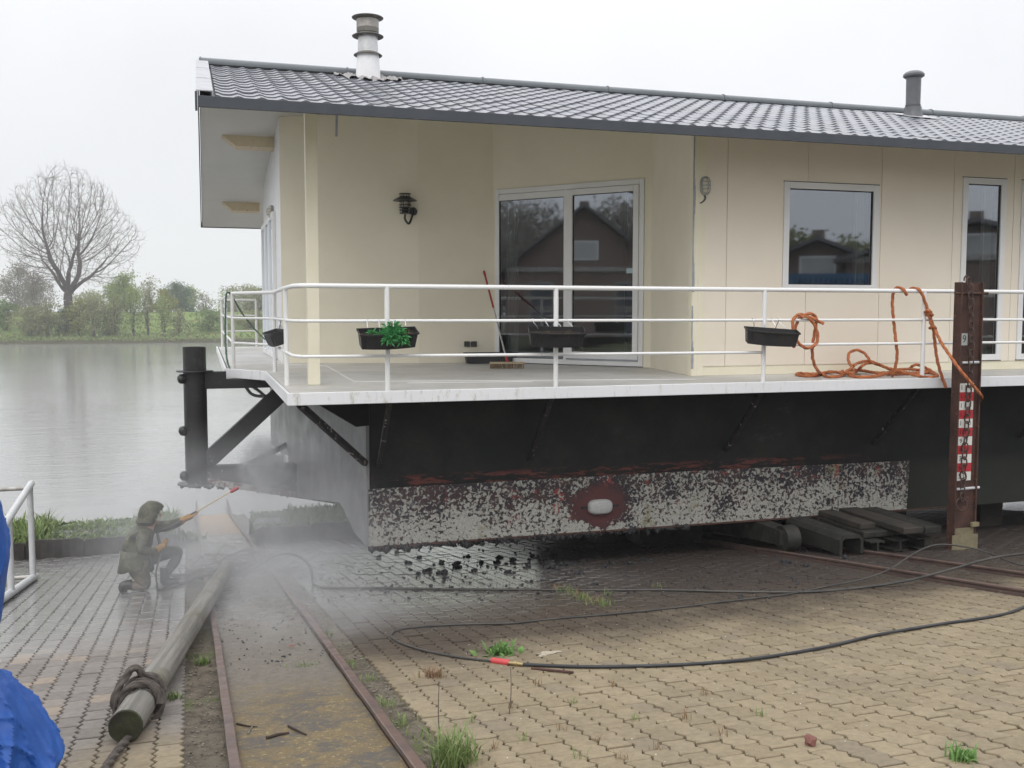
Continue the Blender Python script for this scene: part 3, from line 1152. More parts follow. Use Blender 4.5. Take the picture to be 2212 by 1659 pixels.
def yard(u, v, dz=0.0):
    return np.array(uv(u, v, dz))


# weeds in front of the left kerb
for i, (px, py, n) in enumerate(((300, 1190, 420), (385, 1168, 500), (120, 1196, 160))):
    c = G(px, py)
    blades('kerb_weeds', cluster(c, 0.16), M['grass'], n, 0.05, 0.2, 0.010, 0.7, 40 + i, ['green weeds against the kerb behind the crouching person', 'green weeds at the kerb end beside the slipway', 'small weed patch on the kerb left of the crouching person'][i], 'weeds', 'thing', 0.5)
# ------------------------------------------------------------------ trees on the far bank
def far(px, py, Y):
    return PY(px, py, Y)


def leafy(name, label, px, ytop, Y, zbase, width, mat, n=1500, leaf=0.36, group=None, trunk=0.12, low=0.15, seed=0, shape=1.0, bark='bark', at=None):
    """a small tree: forked trunk, limbs and a crown of loose leaf sprays"""
    g = np.random.default_rng(seed + 100)
    if at is None:
        top = PY(px, ytop, Y)
        b = np.array([top[0], Y, zbase])
        h = top[2] - zbase
    else:
        b, h = np.array(at[:3], float), at[3]
        zbase = b[2]
    root = thing(name, label, 'tree' if 'tree' in name else 'bush', b, group)
    tm = MB()
    nl = 5 if h > 5 else 4
    tips = []
    for k in range(nl):
        a = g.uniform(0, 2 * math.pi)
        s = g.uniform(0.15, 0.5)
        p0 = b + [g.normal(0, 0.12), g.normal(0, 0.12), -0.3]
        p3 = b + [math.cos(a) * width * s * 0.6, math.sin(a) * width * s * 0.6, h * g.uniform(0.62, 0.95)]
        p1 = p0 + (p3 - p0) * 0.3 + [g.normal(0, .12), g.normal(0, .12), h * 0.06]
        p2 = p0 + (p3 - p0) * 0.65 + [g.normal(0, .2), g.normal(0, .2), h * 0.04]
        tm.tube([p0, p1, p2, p3], [trunk, trunk * 0.7, trunk * 0.4, trunk * 0.1], n=5, smooth=3)
        tips += [p1, p2, p3]
        for q in range(3):
            t = g.uniform(0.3, 0.9)
            s0 = p0 + (p3 - p0) * t
            s1 = s0 + [g.normal(0, width * 0.2), g.normal(0, width * 0.2), h * g.uniform(0.08, 0.25)]
            tm.tube([s0, (s0 + s1) / 2 + g.normal(0, .1, 3), s1], [trunk * 0.3, trunk * 0.2, trunk * 0.05], n=4)
            tips.append(s1)
    tm.build('trunk', M[bark], root)
    nc = 26
    cs = []
    for k in range(nc):
        zz = g.uniform(low, 1.0)
        rr = width / 2 * (math.sin(math.pi * min(1, max(0.02, (zz - low) / (1.0 - low) * 0.86 + 0.14))) ** 0.7) * shape
        a = g.uniform(0, 2 * math.pi)
        q = g.random() ** 0.5
        rr *= 1.12
        cs.append((b[0] + math.cos(a) * rr * q, b[1] + math.sin(a) * rr * q, zbase + zz * h * 0.96))
    cs = np.array(cs + [tuple(t) for t in tips if t[2] > zbase + low * h])
    n = int(n * 2.3)
    idx = g.integers(0, len(cs), n)
    P = cs[idx] + g.normal(0, 1, (n, 3)) * np.array([width * 0.095, width * 0.095, h * 0.062])
    D = g.normal(0, 1, (n, 3))
    D /= np.linalg.norm(D, axis=1)[:, None]
    E2 = np.cross(D, g.normal(0, 1, (n, 3)))
    E2 /= np.linalg.norm(E2, axis=1)[:, None]
    L = leaf * g.uniform(0.5, 1.2, n)[:, None]
    V = np.stack([P - D * L * 0.5, P + E2 * L * 0.28, P + D * L * 0.5, P - E2 * L * 0.28], 1).reshape(-1, 3)
    mb = MB()
    mb.add(V, [(4 * i, 4 * i + 1, 4 * i + 2, 4 * i + 3) for i in range(n)])
    mb.build('crown', mat, root)
    return root


BANK_G = 'trees and bushes along the far bank'
LEAF = [  # px, top y, distance, base z, width, material, leaves, label
    (30, 578, 232, -0.4, 9.0, 'leaf_grey', 2600, 'pale grey brown bare tree at the far left behind the dyke', 'tree'),
    (75, 590, 226, -0.4, 8.0, 'leaf_grey', 2200, 'bare greyish tree behind the dyke, just left of the big bare tree', 'tree'),
    (205, 628, 222, -0.4, 9.0, 'leaf_brown', 1600, 'low brownish tree behind the dyke, right of the big trunk', 'tree'),
    (270, 592, 205, 0.6, 5.6, 'leaf_light', 2200, 'tall light green poplar shaped tree on the dyke', 'tree'),
    (245, 612, 210, 0.6, 5.0, 'leaf_light', 1500, 'light green tree against the tallest light green one', 'tree'),
    (325, 597, 214, 0.4, 4.2, 'leaf_brown', 420, 'thin almost bare birch like tree on the dyke', 'tree'),
    (352, 628, 206, 0.6, 4.6, 'leaf_yellow', 1300, 'small yellow green tree between the thin bare tree and dark green one', 'tree'),
    (385, 613, 238, -0.4, 7.2, 'leaf_dark', 2600, 'round dark green tree standing behind the dyke', 'tree'),
    (412, 622, 244, -0.4, 6.5, 'leaf_light', 1600, 'pale green tree just right of the round dark green tree', 'tree'),
    (445, 632, 224, -0.4, 4.0, 'leaf_grey', 260, 'thin bare sapling between dark green tree and boat rail', 'tree'),
    (535, 616, 216, 0.2, 10.0, 'leaf_brown', 1900, 'brown green willow thicket behind the boat rail', 'tree'),
    (500, 628, 222, -0.2, 8.0, 'leaf_light', 1400, 'pale willow beside the rope on the boat rail', 'tree'),
    (565, 622, 210, 0.2, 7.0, 'leaf_brown', 1400, 'brown green willow half hidden by the house end', 'tree'),
    (10, 650, 184, -1.6, 5.0, 'leaf_mid', 1500, 'mid green bush at the far left above the water', 'bush'),
    (62, 664, 178, -2.4, 6.5, 'leaf_brown', 1500, 'leafless brown shrub above the water, second from the left', 'bush'),
    (100, 655, 177, -2.5, 5.0, 'leaf_brown', 1100, 'twiggy brown shrub left of the big tree trunk', 'bush'),
    (140, 672, 180, -2.3, 4.0, 'leaf_dark', 1000, 'dark bush at the foot of the big bare tree', 'bush'),
    (168, 640, 177, -2.7, 3.6, 'leaf_yellow', 900, 'yellow green sapling in front of the big tree trunk', 'bush'),
    (203, 645, 176, -2.8, 4.6, 'leaf_brown', 1200, 'dense brown shrub standing at the water right of the big trunk', 'bush'),
    (232, 668, 179, -2.5, 4.0, 'leaf_mid', 700, 'small green shrub in the middle of the bank', 'bush'),
    (248, 632, 177, -2.8, 3.0, 'leaf_brown', 500, 'slim brown alder at the water below the light green trees', 'bush'),
    (285, 618, 177, -2.8, 4.0, 'leaf_light', 800, 'slim light green alder standing at the water edge', 'bush'),
    (318, 630, 178, -2.7, 3.0, 'leaf_brown', 400, 'two stemmed bare alder at the water edge', 'bush'),
    (352, 640, 177, -2.8, 3.4, 'leaf_light', 600, 'thin leafy alder at the water edge left of the mooring tube', 'bush'),
    (385, 668, 177, -2.8, 3.0, 'leaf_brown', 450, 'short round bush at the water just above the mooring tube', 'bush'),
    (450, 668, 181, -2.2, 7.0, 'leaf_mid', 1300, 'wide green brown bush right of the mooring tube', 'bush'),
    (540, 672, 184, -1.6, 9.0, 'leaf_brown', 1600, 'wide brown bush seen through the boat rail', 'bush'),
]
for i, (px, yt, Y, zb, w, m, n, lab, kind) in enumerate(LEAF):
    leafy('bank_tree' if kind == 'tree' else 'bank_bush', lab, px, yt, Y, zb, w, M[m], n, 0.40 if kind == 'tree' else 0.36, BANK_G, trunk=0.16 if kind == 'tree' else 0.09, low=0.18 if kind == 'tree' else 0.08, seed=i)


# low scrub and dead reed along the far waterline
g = np.random.default_rng(71)
ns_ = 9000
X_ = g.uniform(-150, 95, ns_)
Y_ = 169.6 - 0.03 * X_ + np.abs(g.normal(0, 5.5, ns_))
Zb_ = np.interp(Y_ + 0.03 * X_, [170, 173, 178, 188, 197], [-3.4, -3.0, -2.5, -0.9, 0.7])
P_ = np.stack([X_, Y_, Zb_ + g.uniform(0.0, 1.0, ns_) * g.random(ns_)], 1)
D_ = g.normal(0, 1, (ns_, 3)) * [0.6, 0.6, 1.2]
D_ /= np.linalg.norm(D_, axis=1)[:, None]
E_ = np.cross(D_, g.normal(0, 1, (ns_, 3)))
E_ /= np.linalg.norm(E_, axis=1)[:, None]
L_ = g.uniform(0.3, 0.75, ns_)[:, None]
V_ = np.stack([P_ - D_ * L_ * 0.5, P_ + E_ * L_ * 0.25, P_ + D_ * L_ * 0.5, P_ - E_ * L_ * 0.25], 1).reshape(-1, 3)
for nm_, mt_, sl_ in (('scrub', 'leaf_brown', slice(0, 5400)), ('scrub', 'leaf_mid', slice(5400, 9000))):
    mb = MB()
    m_ = sl_.stop - sl_.start
    mb.add(V_[sl_.start * 4:sl_.stop * 4], [(4 * i, 4 * i + 1, 4 * i + 2, 4 * i + 3) for i in range(m_)])
    stuff(mb.build(nm_, M[mt_]), 'low brown scrub along the far waterline' if mt_ == 'leaf_brown' else 'low green scrub along the far waterline', 'scrub')

# ------------------------------------------------------------------ the big bare poplar (grown towards points in its crown)
def big_tree():
    g = np.random.default_rng(3)
    Y = 184.0
    b = PY(150, 690, Y)
    b[2] = -1.9
    topz = PY(150, 352, Y)[2]
    H = topz - b[2]
    pxm = Y / FPX * 1.04
    cx = b[0] + 2 * pxm
    # crown: a wide fan, egg shaped
    N = 7000
    A = []
    while len(A) < N:
        p = g.uniform(-1, 1, 3)
        zz = (p[2] + 1) / 2
        r = math.sin(math.pi * (0.10 + 0.90 * zz) ** 0.85) ** 0.62 if zz < 1 else 0
        az_ = math.atan2(p[1], p[0])
        r *= 0.90 + 0.10 * math.sin(3 * az_ + 7 * zz) + 0.07 * math.sin(5 * az_ - 11 * zz + 1)
        if math.sin(9 * p[0] + 2) * math.sin(8 * p[2] + 1) * math.sin(7 * p[1]) > 0.42:
            continue
        if math.hypot(p[0], p[1]) < r and (math.hypot(p[0], p[1]) > 0.25 * r or g.random() < 0.5):
            A.append((cx + p[0] * 136 * pxm, b[1] + p[1] * 110 * pxm, b[2] + H * (0.27 + 0.73 * zz)))
    A = np.array(A)
    fork = b[2] + H * 0.235
    nodes = [np.array([b[0], b[1], b[2] - 0.5])]
    par = [-1]
    step = 0.38
    while nodes[-1][2] < fork:
        nodes.append(nodes[-1] + np.array([g.normal(0, 0.03), g.normal(0, 0.03), step]))
        par.append(len(nodes) - 2)
    # ascending main limbs, as the photo shows
    tipi = len(nodes) - 1
    for k in range(13):
        s = (k - 6) / 6.0 + g.normal(0, 0.05)
        az = g.uniform(-0.6, 0.6) + (math.pi if s < 0 else 0)
        out = abs(s) * 0.78
        d = np.array([math.cos(az) * out, math.sin(az) * (0.35 + 0.3 * g.random()) * g.choice([-1, 1]), 1.0])
        d /= np.linalg.norm(d)
        cur = max(3, tipi - int(g.integers(0, 6)))
        for q in range(int(g.integers(12, 20))):
            d2 = d + g.normal(0, 0.10, 3) + np.array([0, 0, 0.035])
            d = d2 / np.linalg.norm(d2)
            nodes.append(nodes[cur] + d * step)
            par.append(cur)
            cur = len(nodes) - 1
    P = np.array(nodes)
    par = list(par)
    alive = np.ones(len(A), bool)
    near_i = np.zeros(len(A), int)
    near_d = np.full(len(A), 1e9)

    def upd(new, i0):
        for s in range(0, len(new), 64):
            d = np.linalg.norm(A[:, None, :] - new[None, s:s + 64, :], axis=2)
            m = d.argmin(1)
            dm = d[np.arange(len(A)), m]
            k = dm < near_d
            near_d[k] = dm[k]
            near_i[k] = m[k] + i0 + s
    upd(P, 0)
    kc = {}
    for it in range(80):
        alive &= near_d > 0.62
        if not alive.any():
            break
        idx = np.where(alive)[0]
        dirs = {}
        for a in idx:
            v = A[a] - P[near_i[a]]
            dirs.setdefault(near_i[a], []).append(v / np.linalg.norm(v))
        new, npar = [], []
        for k, v in dirs.items():
            kc[k] = kc.get(k, 0) + 1
            if kc[k] > 3:
                alive[idx[near_i[idx] == k]] = False
                continue
            pd = P[k] - P[par[k]] if par[k] >= 0 else np.array([0, 0, 1.0])
            d = np.mean(v, 0) * 0.75 + pd / (np.linalg.norm(pd) + 1e-9) * 0.75 + np.array([0, 0, 0.12]) + g.normal(0, 0.09, 3)
            nn = np.linalg.norm(d)
            if nn < 0.05:
                continue
            new.append(P[k] + d / nn * step)
            npar.append(int(k))
        if not new:
            break
        i0 = len(P)
        P = np.vstack([P, np.array(new)])
        par += npar
        upd(np.array(new), i0)
        if len(P) > 15000:
            break
    n = len(P)
    R = np.zeros(n)
    kids = np.zeros(n, int)
    for i in range(1, n):
        kids[par[i]] += 1
    e = 2.25
    acc = np.zeros(n)
    for i in range(n - 1, 0, -1):
        if kids[i] == 0:
            acc[i] = 0.0155 ** e
        acc[par[i]] += acc[i] + 0.0 * e
    R = acc ** (1 / e)
    R = R * np.clip((R / R[1]), 0, 1) ** 0.06
    R = np.minimum(R * (0.80 / R[1]), 0.8)
    R = np.where(R < 0.16, R * 0.75, R)
    R = np.maximum(R, 0.012)
    root = thing('bare_poplar', 'tall bare spreading tree on the far bank, towering over the bushes', 'tree', b)
    tm, cm = MB(), MB()

    def seg(mb, p, q, r0, r1, k):
        d = q - p
        d = d / (np.linalg.norm(d) + 1e-9)
        s = np.cross(d, [0.3, 0.9, 0.2])
        s /= np.linalg.norm(s)
        t = np.cross(d, s)
        vs = []
        for c, r in ((p, r0), (q, r1)):
            for j in range(k):
                a = 2 * math.pi * j / k
                vs.append(c + (s * math.cos(a) + t * math.sin(a)) * r)
        mb.add(vs, [(j, (j + 1) % k, k + (j + 1) % k, k + j) for j in range(k)])
    for i in range(1, n):
        p, q = P[par[i]], P[i]
        if R[i] > 0.10:
            seg(tm, p, q, min(R[par[i]], R[i] * 1.25), R[i], 6)
        else:
            seg(cm, p, q, min(R[par[i]], R[i] * 1.3), R[i], 3)
            if kids[i] == 0:
                for k in range(3):
                    w = q + (q - p) * g.uniform(0.8, 2.4) + g.normal(0, 0.34, 3) + [0, 0, 0.25]
                    seg(cm, q, w, 0.012, 0.006, 3)
            elif g.random() < 0.35:
                w = q + g.normal(0, 0.3, 3) + (q - p) * 0.6 + [0, 0, 0.3]
                seg(cm, q, w, 0.012, 0.006, 3)
    tm.build('trunk', M['bark'], root, smooth=True)
    cm.build('crown', M['twig'], root)


big_tree()
# ------------------------------------------------------------------ the houseboat
boat = thing('houseboat', 'cream houseboat with dark tiled roof hauled out on the yard', 'houseboat', (9.0, 15.0, -1.14))
DECK = 0.66
EAVE_Y, EAVE_Z, RIDGE_Y, RIDGE_Z, FAR_Y = 10.0, 3.47, 14.2, 4.735, 24.0
RS = (RIDGE_Z - EAVE_Z) / (RIDGE_Y - EAVE_Y)
RSF = (RIDGE_Z - EAVE_Z) / (FAR_Y - RIDGE_Y)
GX, RX = 0.0, 22.0             # gable edge, right end


def zr(Y):
    return EAVE_Z + (Y - EAVE_Y) * RS if Y <= RIDGE_Y else RIDGE_Z - (Y - RIDGE_Y) * RSF


# hull
Yh, HB, HT = 10.85, -1.14, 0.54
mb = MB()
mb.box((1.72, Yh, HB), (RX, 18.5, HT))
mb.build('hull', M['hull'], boat)
endp = [(1.68, Yh), (1.15, 14.5)]


def on_end(px, py):
    n = (3.65, 0.53, 0)
    return PP(px, py, (1.68, Yh, 0), n)


mb = MB()
poly = [np.array([1.68, Yh, HT]), np.array([1.68, Yh, HB])] + [on_end(*p) for p in ((765, 1150), (746, 1108), (735, 1086), (690, 1080), (622, 1071))] + [np.array([1.15, 14.5, HT])]
mb.prism(poly, (0.035, 0.005, 0))
mb.prism([np.array(p) for p in ((1.15, 14.5, HT), (1.15, 14.5, -0.62), (1.13, 16.2, -0.78), (1.13, 18.5, -0.95), (1.13, 18.5, HT))], (0.035, 0, 0))
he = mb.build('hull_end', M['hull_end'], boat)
he['label'] = 'dark end face of the hull, coloured pale as if sky-lit through mist'
mb = MB()
mb.prism([(1.70, Yh - 0.004, HB), (8.80, Yh - 0.004, HB + 0.005), (8.83, Yh - 0.004, -0.49), (5.0, Yh - 0.004, -0.475), (1.70, Yh - 0.004, -0.49)], (0, 0.0039, 0))
bd = mb.build('hull_band', M['band'], boat)
bd['label'] = 'barnacle covered lower strip of the hull'
mb = MB()
mb.box((1.69, Yh - 0.016, HB - 0.012), (9.6, Yh + 0.05, HB + 0.008))
mb.build('chine_bar', M['rust'], boat)
# the cleaned anode
mb = MB()
ac = PY(1297, 1095, Yh - 0.03)
prof = []
vs, fs = [], []
nn = 28
for k, (s, dy) in enumerate(((1.0, 0.03), (1.0, -0.01), (0.9, -0.035), (0.7, -0.045))):
    for i in range(nn):
        a = 2 * math.pi * i / nn
        cx_ = math.copysign(abs(math.cos(a)) ** 0.55, math.cos(a)) * 0.152
        cz_ = math.copysign(abs(math.sin(a)) ** 0.7, math.sin(a)) * 0.088
        vs.append((ac[0] + cx_ * s - (1 - s) * 0, ac[1] + dy, ac[2] + cz_ * (s if s == 1 else s * 0.96)))
for k in range(3):
    for i in range(nn):
        fs.append((k * nn + i, k * nn + (i + 1) % nn, (k + 1) * nn + (i + 1) % nn, (k + 1) * nn + i))
fs.append(tuple(3 * nn + i for i in range(nn)))
mb.add(vs, fs)
M['anode'] = mk('grey_zinc_anode', (0.33, 0.335, 0.34), (0.40, 0.40, 0.38), 40, 0.7, bump=0.4, bscale=150, bdist=0.004)
anode = mb.build('anode', M['anode'], boat, smooth=True)
mb = MB()
mb.box((ac[0] - 0.24, Yh - 0.012, ac[2] - 0.014), (ac[0] + 0.24, Yh - 0.004, ac[2] + 0.014))
mb.build('strap', M['strut'], anode)


def fringe(name, pts, parent, r0, r1, n, seed, mat='mussel'):
    g = np.random.default_rng(seed)
    mb = MB()
    pts = np.array(pts, float)
    cl = g.uniform(0, 1, 14)
    for i in range(n):
        t = g.random() if g.random() < 0.55 else min(1, max(0, g.choice(cl) + g.normal(0, 0.008)))
        q = pts[0] + (pts[-1] - pts[0]) * t
        r = g.uniform(r0, r1)
        q = q + np.array([0, g.uniform(-0.02, 0.08), -r * g.uniform(0.1, 1.5)])
        mb.lump(q, r, seed=int(g.integers(1e6)), amp=0.45, sub=1, squash=1.1)
    return stuff(mb.build(name, M[mat], parent))


fringe('mussel_fringe', [(1.7, Yh, HB), (5.6, Yh, HB)], boat, 0.012, 0.036, 620, 5)
# small peeling patches hanging at the bottom edge of the mooring bracket come later

# deck slab, walkway surface and white coaming
outline = [(0.80, 9.95), (RX, 9.95), (RX, 23.6), (0.30, 23.6), (0.30, 14.5), (0.80, 13.68)]
mb = MB()
mb.prism([(x, y, 0.545) for x, y in outline], (0, 0, DECK - 0.004 - 0.545))
mb.build('deck', M['hull'], boat)
mb = MB()
ins = [(0.81, 9.97), (RX, 9.97), (RX, 23.5), (0.32, 23.5), (0.32, 14.51), (0.81, 13.70)]
mb.add([(x, y, DECK) for x, y in ins], [tuple(range(len(ins)))])
surf = mb.build('deck_surface', M['deck'], boat)
mb = MB()
co = [(0.785, 9.935), (0.785, 13.67), (0.285, 14.49), (0.285, 23.6)]
for (a, b) in zip(co[:-1], co[1:]):
    mb.beam((*a, 0.606), (*b, 0.606), 0.03, 0.125)
mb.build('coaming', M['coaming'], boat, bevel=0.006)
mb = MB()
mb.beam((0.772, 9.935, 0.606), (RX, 9.935, 0.606), 0.03, 0.125)
mb.build('coaming', M['coaming'], boat, bevel=0.006)
for a, b in (((565, 784), (705, 790)), ((705, 790), (765, 824)), ((765, 824), (1500, 819)), ((880, 827), (1150, 824))):
    mb = MB()
    p, q = PZ(*a, DECK + 0.004), PZ(*b, DECK + 0.004)
    mb.beam(p, q, 0.022, 0.006)
    mb.build('seam', M['rail_white'], surf)

# struts under the side deck
for x in (1.80, 3.55, 6.1, 8.25, 10.6, 13.0):
    mb = MB()
    mb.beam((x, 10.03, 0.54), (x + 0.02, Yh, -0.24), 0.05, 0.05)
    mb.build('strut', M['strut'], boat)
mb = MB()
mb.beam((0.90, 10.05, 0.54), (1.67, Yh - 0.01, -0.20), 0.06, 0.06)
mb.build('strut', M['strut'], boat)
mb = MB()
mb.prism([(1.05, 10.45, 0.543), (1.70, 10.84, 0.543), (1.70, 10.84, 0.22), (1.55, 10.75, 0.22)], (0.012, -0.02, 0))
mb.build('gusset', M['hull'], boat)

# roof slab, tiles, ridge, fascia, verge
mb = MB()
t = 0.05
mb.prism([(GX + 0.02, 10.02, zr(10.02) - 0.01), (GX + 0.02, RIDGE_Y, zr(RIDGE_Y) - 0.01), (GX + 0.02, 24.0, zr(24.0) - 0.01), (GX + 0.02, 24.0, zr(24.0) - 0.01 - t), (GX + 0.02, RIDGE_Y, zr(RIDGE_Y) - 0.01 - t), (GX + 0.02, 10.02, zr(10.02) - 0.01 - t)], (RX - GX, 0, 0))
roof = mb.build('roof', M['fascia'], boat)
mb = MB()
for ya, yb in ((10.03, RIDGE_Y), (RIDGE_Y, 23.98)):
    mb.prism([(GX + 0.03, ya, zr(ya) - 0.064), (GX + 0.03, yb, zr(yb) - 0.064), (GX + 0.03, yb, zr(yb) - 0.084), (GX + 0.03, ya, zr(ya) - 0.084)], (RX - GX - 0.1, 0, 0))
mb.build('soffit', M['soffit'], boat)

TP, ROWS = 0.208, 13
slope_len = math.hypot(RIDGE_Y - EAVE_Y - 0.06, (RIDGE_Y - EAVE_Y - 0.06) * RS)
row = slope_len / ROWS
ks = np.array([0, math.cos(math.atan(RS)), math.sin(math.atan(RS))])
kn = np.array([0, -ks[2], ks[1]])


def tile_shape():
    tt = np.linspace(0, 1, 9)
    h = 0.020 * (0.5 + 0.5 * np.cos(2 * math.pi * (tt - 0.02))) ** 2.2
    V, F = [], []
    for (s, lift) in ((-0.010, 0.016), (row * 0.5, 0.009), (row + 0.008, 0.001)):
        V += [(TP * a, s, lift + b) for a, b in zip(tt, h)]
    V += [(TP * a, -0.009, 0.001 + b * 0.85) for a, b in zip(tt, h)]
    for r in range(2):
        F += [(r * 9 + i, r * 9 + i + 1, (r + 1) * 9 + i + 1, (r + 1) * 9 + i) for i in range(8)]
    F += [(27 + i, 27 + i + 1, i + 1, i) for i in range(8)]
    return np.array(V), F


TV, TF = tile_shape()
tl = []
x = 0.16
while x < RX - 0.2:
    for r in range(ROWS):
        p = np.array([x, EAVE_Y + 0.0, EAVE_Z + 0.004]) + ks * (r * row) + kn * 0.004
        px_, py_, d = to_px(p + np.array([TP / 2, 0, 0]))
        tl.append((0 if -40 < px_ < 2240 else 1, d, tuple(p)))
    x += TP
tl.sort()
tm_ = bpy.data.meshes.new('roof_tile')
R3 = np.stack([[1, 0, 0], ks, kn], 1)
tm_.from_pydata((TV @ R3.T).tolist(), [], TF)
tm_.materials.append(M['tile'])
tm_.polygons.foreach_set('use_smooth', [True] * len(tm_.polygons))
tm_.set_sharp_from_angle(angle=math.radians(35))
ro = parent_origin(roof)
for _, d, p in tl[:300]:
    o = bpy.data.objects.new('roof_tile', tm_)
    COL.objects.link(o)
    o.parent = roof
    o.location = np.array(p) - ro + kn * rng.normal(0, 0.0015)
mb = MB()
for _, d, p in tl[300:]:
    mb.add(TV @ R3.T + np.array(p), TF)
stuff(mb.build('tile_field', M['tile'], roof, smooth=True))
# closed wave ends along the eave
x = GX + 0.02
k = 0
while x < RX:
    L = 1.95
    mb = MB()
    pr = []
    for a in np.linspace(-0.25, math.pi + 0.25, 11):
        pr.append((RIDGE_Y - 0.12 * math.cos(a), zr(RIDGE_Y) + 0.030 + 0.080 * math.sin(a)))
    mb.prism([(x, y, z) for y, z in pr], (L - 0.004, 0, 0))
    mb.tube([(x + 0.02, RIDGE_Y - 0.122 * math.cos(a), zr(RIDGE_Y) + 0.030 + 0.082 * math.sin(a)) for a in np.linspace(-0.2, math.pi + 0.2, 9)], 0.012, n=6)
    mb.build('ridge_cap', M['ridge'], roof, smooth=True)
    x += L
    k += 1
mb = MB()
mb.box((GX - 0.005, 9.965, 3.385), (RX, 9.995, 3.492))
mb.build('fascia', M['fascia'], boat, bevel=0.004)
mb = MB()
mb.box((GX - 0.03, 9.97, 3.40), (GX - 0.008, 10.25, 3.53))
mb.build('fascia', M['fascia'], boat)
for i, (a, b) in enumerate(((10.06, 11.5), (11.4, 12.9), (12.8, 14.15))):
    mb = MB()
    za, zb = zr(a) + 0.075 + 0.004 * i, zr(b) + 0.075 + 0.004 * i
    mb.prism([(GX - 0.02, a, za), (GX + 0.135, a, za), (GX + 0.135, a, za - 0.05), (GX + 0.125, a, za - 0.05), (GX + 0.125, a, za - 0.01), (GX - 0.01, a, za - 0.01), (GX - 0.01, a, za - 0.17), (GX - 0.02, a, za - 0.17)], (0, b - a, zb - za))
    mb.build('verge_flashing', M['verge_metal'], roof)
mb = MB()
mb.prism([(GX - 0.008, RIDGE_Y, zr(RIDGE_Y) + 0.03), (GX - 0.008, 24, zr(24) + 0.03), (GX - 0.008, 24, zr(24) - 0.1), (GX - 0.008, RIDGE_Y, zr(RIDGE_Y) - 0.1)], (0.02, 0, 0))
mb.build('verge_board', M['fascia'], boat)
mb = MB()
mb.box((GX, 23.985, zr(24) - 0.1), (RX, 24.01, zr(24) + 0.03))
mb.build('fascia', M['fascia'], boat)
# purlin ends under the gable overhang
for (pa, pb) in (((482, 291), (592, 293)), ((482, 436), (592, 438))):
    n = (0, RSF, 1)
    q = PP(*pa, (0, 24, zr(24) - 0.084), n)
    mb = MB()
    y0 = q[1]
    zc = zr(y0) - 0.084
    x0 = max(q[0], GX + 0.12)
    mb.prism([(x0 - 0.02, y0, zc), (x0 + 0.20, y0, zc - 0.17), (1.168, y0, zc - 0.17), (1.168, y0, zc)], (0, 0.22, -0.22 * RSF))
    mb.build('purlin_end', M['purlin'], boat)

# walls
def wall(name, p, q, mat, zt=None, thick=0.09, z0=DECK + 0.002, holes=None):
    """a wall from p to q (seen from the camera side), top following the roof underside"""
    p, q = np.array(p, float), np.array(q, float)
    d = (q - p) / np.linalg.norm(q - p)
    nrm = np.array([-d[1], d[0]])
    top = lambda Y: min(zr(Y), zr(Y)) - 0.088 if zt is None else zt
    mb = MB()
    poly = [(p[0], p[1], z0), (q[0], q[1], z0), (q[0], q[1], top(q[1]))]
    if (p[1] - RIDGE_Y) * (q[1] - RIDGE_Y) < 0:
        m = p + d * (RIDGE_Y - p[1]) / d[1]
        poly.append((m[0], m[1], top(RIDGE_Y)))
    poly.append((p[0], p[1], top(p[1])))
    mb.prism(poly, (nrm[0] * thick, nrm[1] * thick, 0))
    return mb.build(name, mat, boat)


A0, A1, B1, D1, C1 = (1.17, 15.85), (3.19, 15.17), (4.35, 15.03), (6.10, 13.01), (5.80, 11.2)
wall('wall', A0, A1, M['cream'])['label'] = 'veranda wall carrying the lantern'
wall('wall', A1, B1, M['cream'])['label'] = 'shaded veranda wall left of the glass doors'
wall('wall', D1, C1, M['cream'])['label'] = 'narrow veranda wall right of the glass doors'
wall('wall', (1.17, 20.2), (1.17, 15.87), M['flash_white'])['label'] = 'white end wall of the house'
wall('wall', (RX - 0.1, 20.2), (1.27, 20.2), M['cream'])['label'] = 'rear wall of the house'
wall('wall', (RX - 0.05, 11.3), (RX - 0.05, 20.1), M['cream'])['label'] = 'far right end wall'
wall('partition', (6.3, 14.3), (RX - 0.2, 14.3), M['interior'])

# right hand front wall: separate panels with open joints
FY = 11.2
top = zr(FY) - 0.09
seams = [5.97, 6.28, 7.433, 8.55, 9.70, 10.705, 11.86, 13.0, 14.15, 15.3, 16.5, 17.7, 18.9, 20.1, 21.9]
wins = [(7.08, 8.51, 1.725, 3.115), (9.84, 10.57, 0.79, 3.275), (10.83, 11.57, 0.79, 3.275)]


def panel(x0, x1, z0, z1, ja=True, jb=True):
    if x1 - x0 < 0.004 or z1 - z0 < 0.004:
        return
    mb = MB()
    j = 0.0035
    mb.box((x0 + j * ja, FY, z0), (x1 - j * jb, FY + 0.06, z1))
    mb.build('wall_panel', M['cream_panel'], boat)


for x0, x1 in zip(seams[:-1], seams[1:]):
    cuts = [w for w in wins if w[0] < x1 and w[1] > x0]
    if not cuts:
        panel(x0, x1, DECK + 0.12, top)
        continue
    xa = x0
    for w in cuts:
        a, b = max(x0, w[0]), min(x1, w[1])
        panel(xa, a, DECK + 0.12, top, xa == x0, a == x1)
        panel(a, b, DECK + 0.12, w[2], a == x0, b == x1)
        panel(a, b, w[3], top, a == x0, b == x1)
        xa = b
    panel(xa, x1, DECK + 0.12, top, xa == x0, True)
mb = MB()
mb.box((5.975, FY + 0.012, DECK + 0.002), (21.9, FY + 0.05, DECK + 0.1185))
mb.build('plinth', M['trim_cream'], boat)
mb = MB()
mb.box((5.803, FY - 0.012, DECK + 0.002), (5.968, FY + 0.075, top))
cp = mb.build('corner_post', M['trim_cream'], boat)
g = np.random.default_rng(8)
mb = MB()
zz = np.linspace(0.75, 3.62, 34)
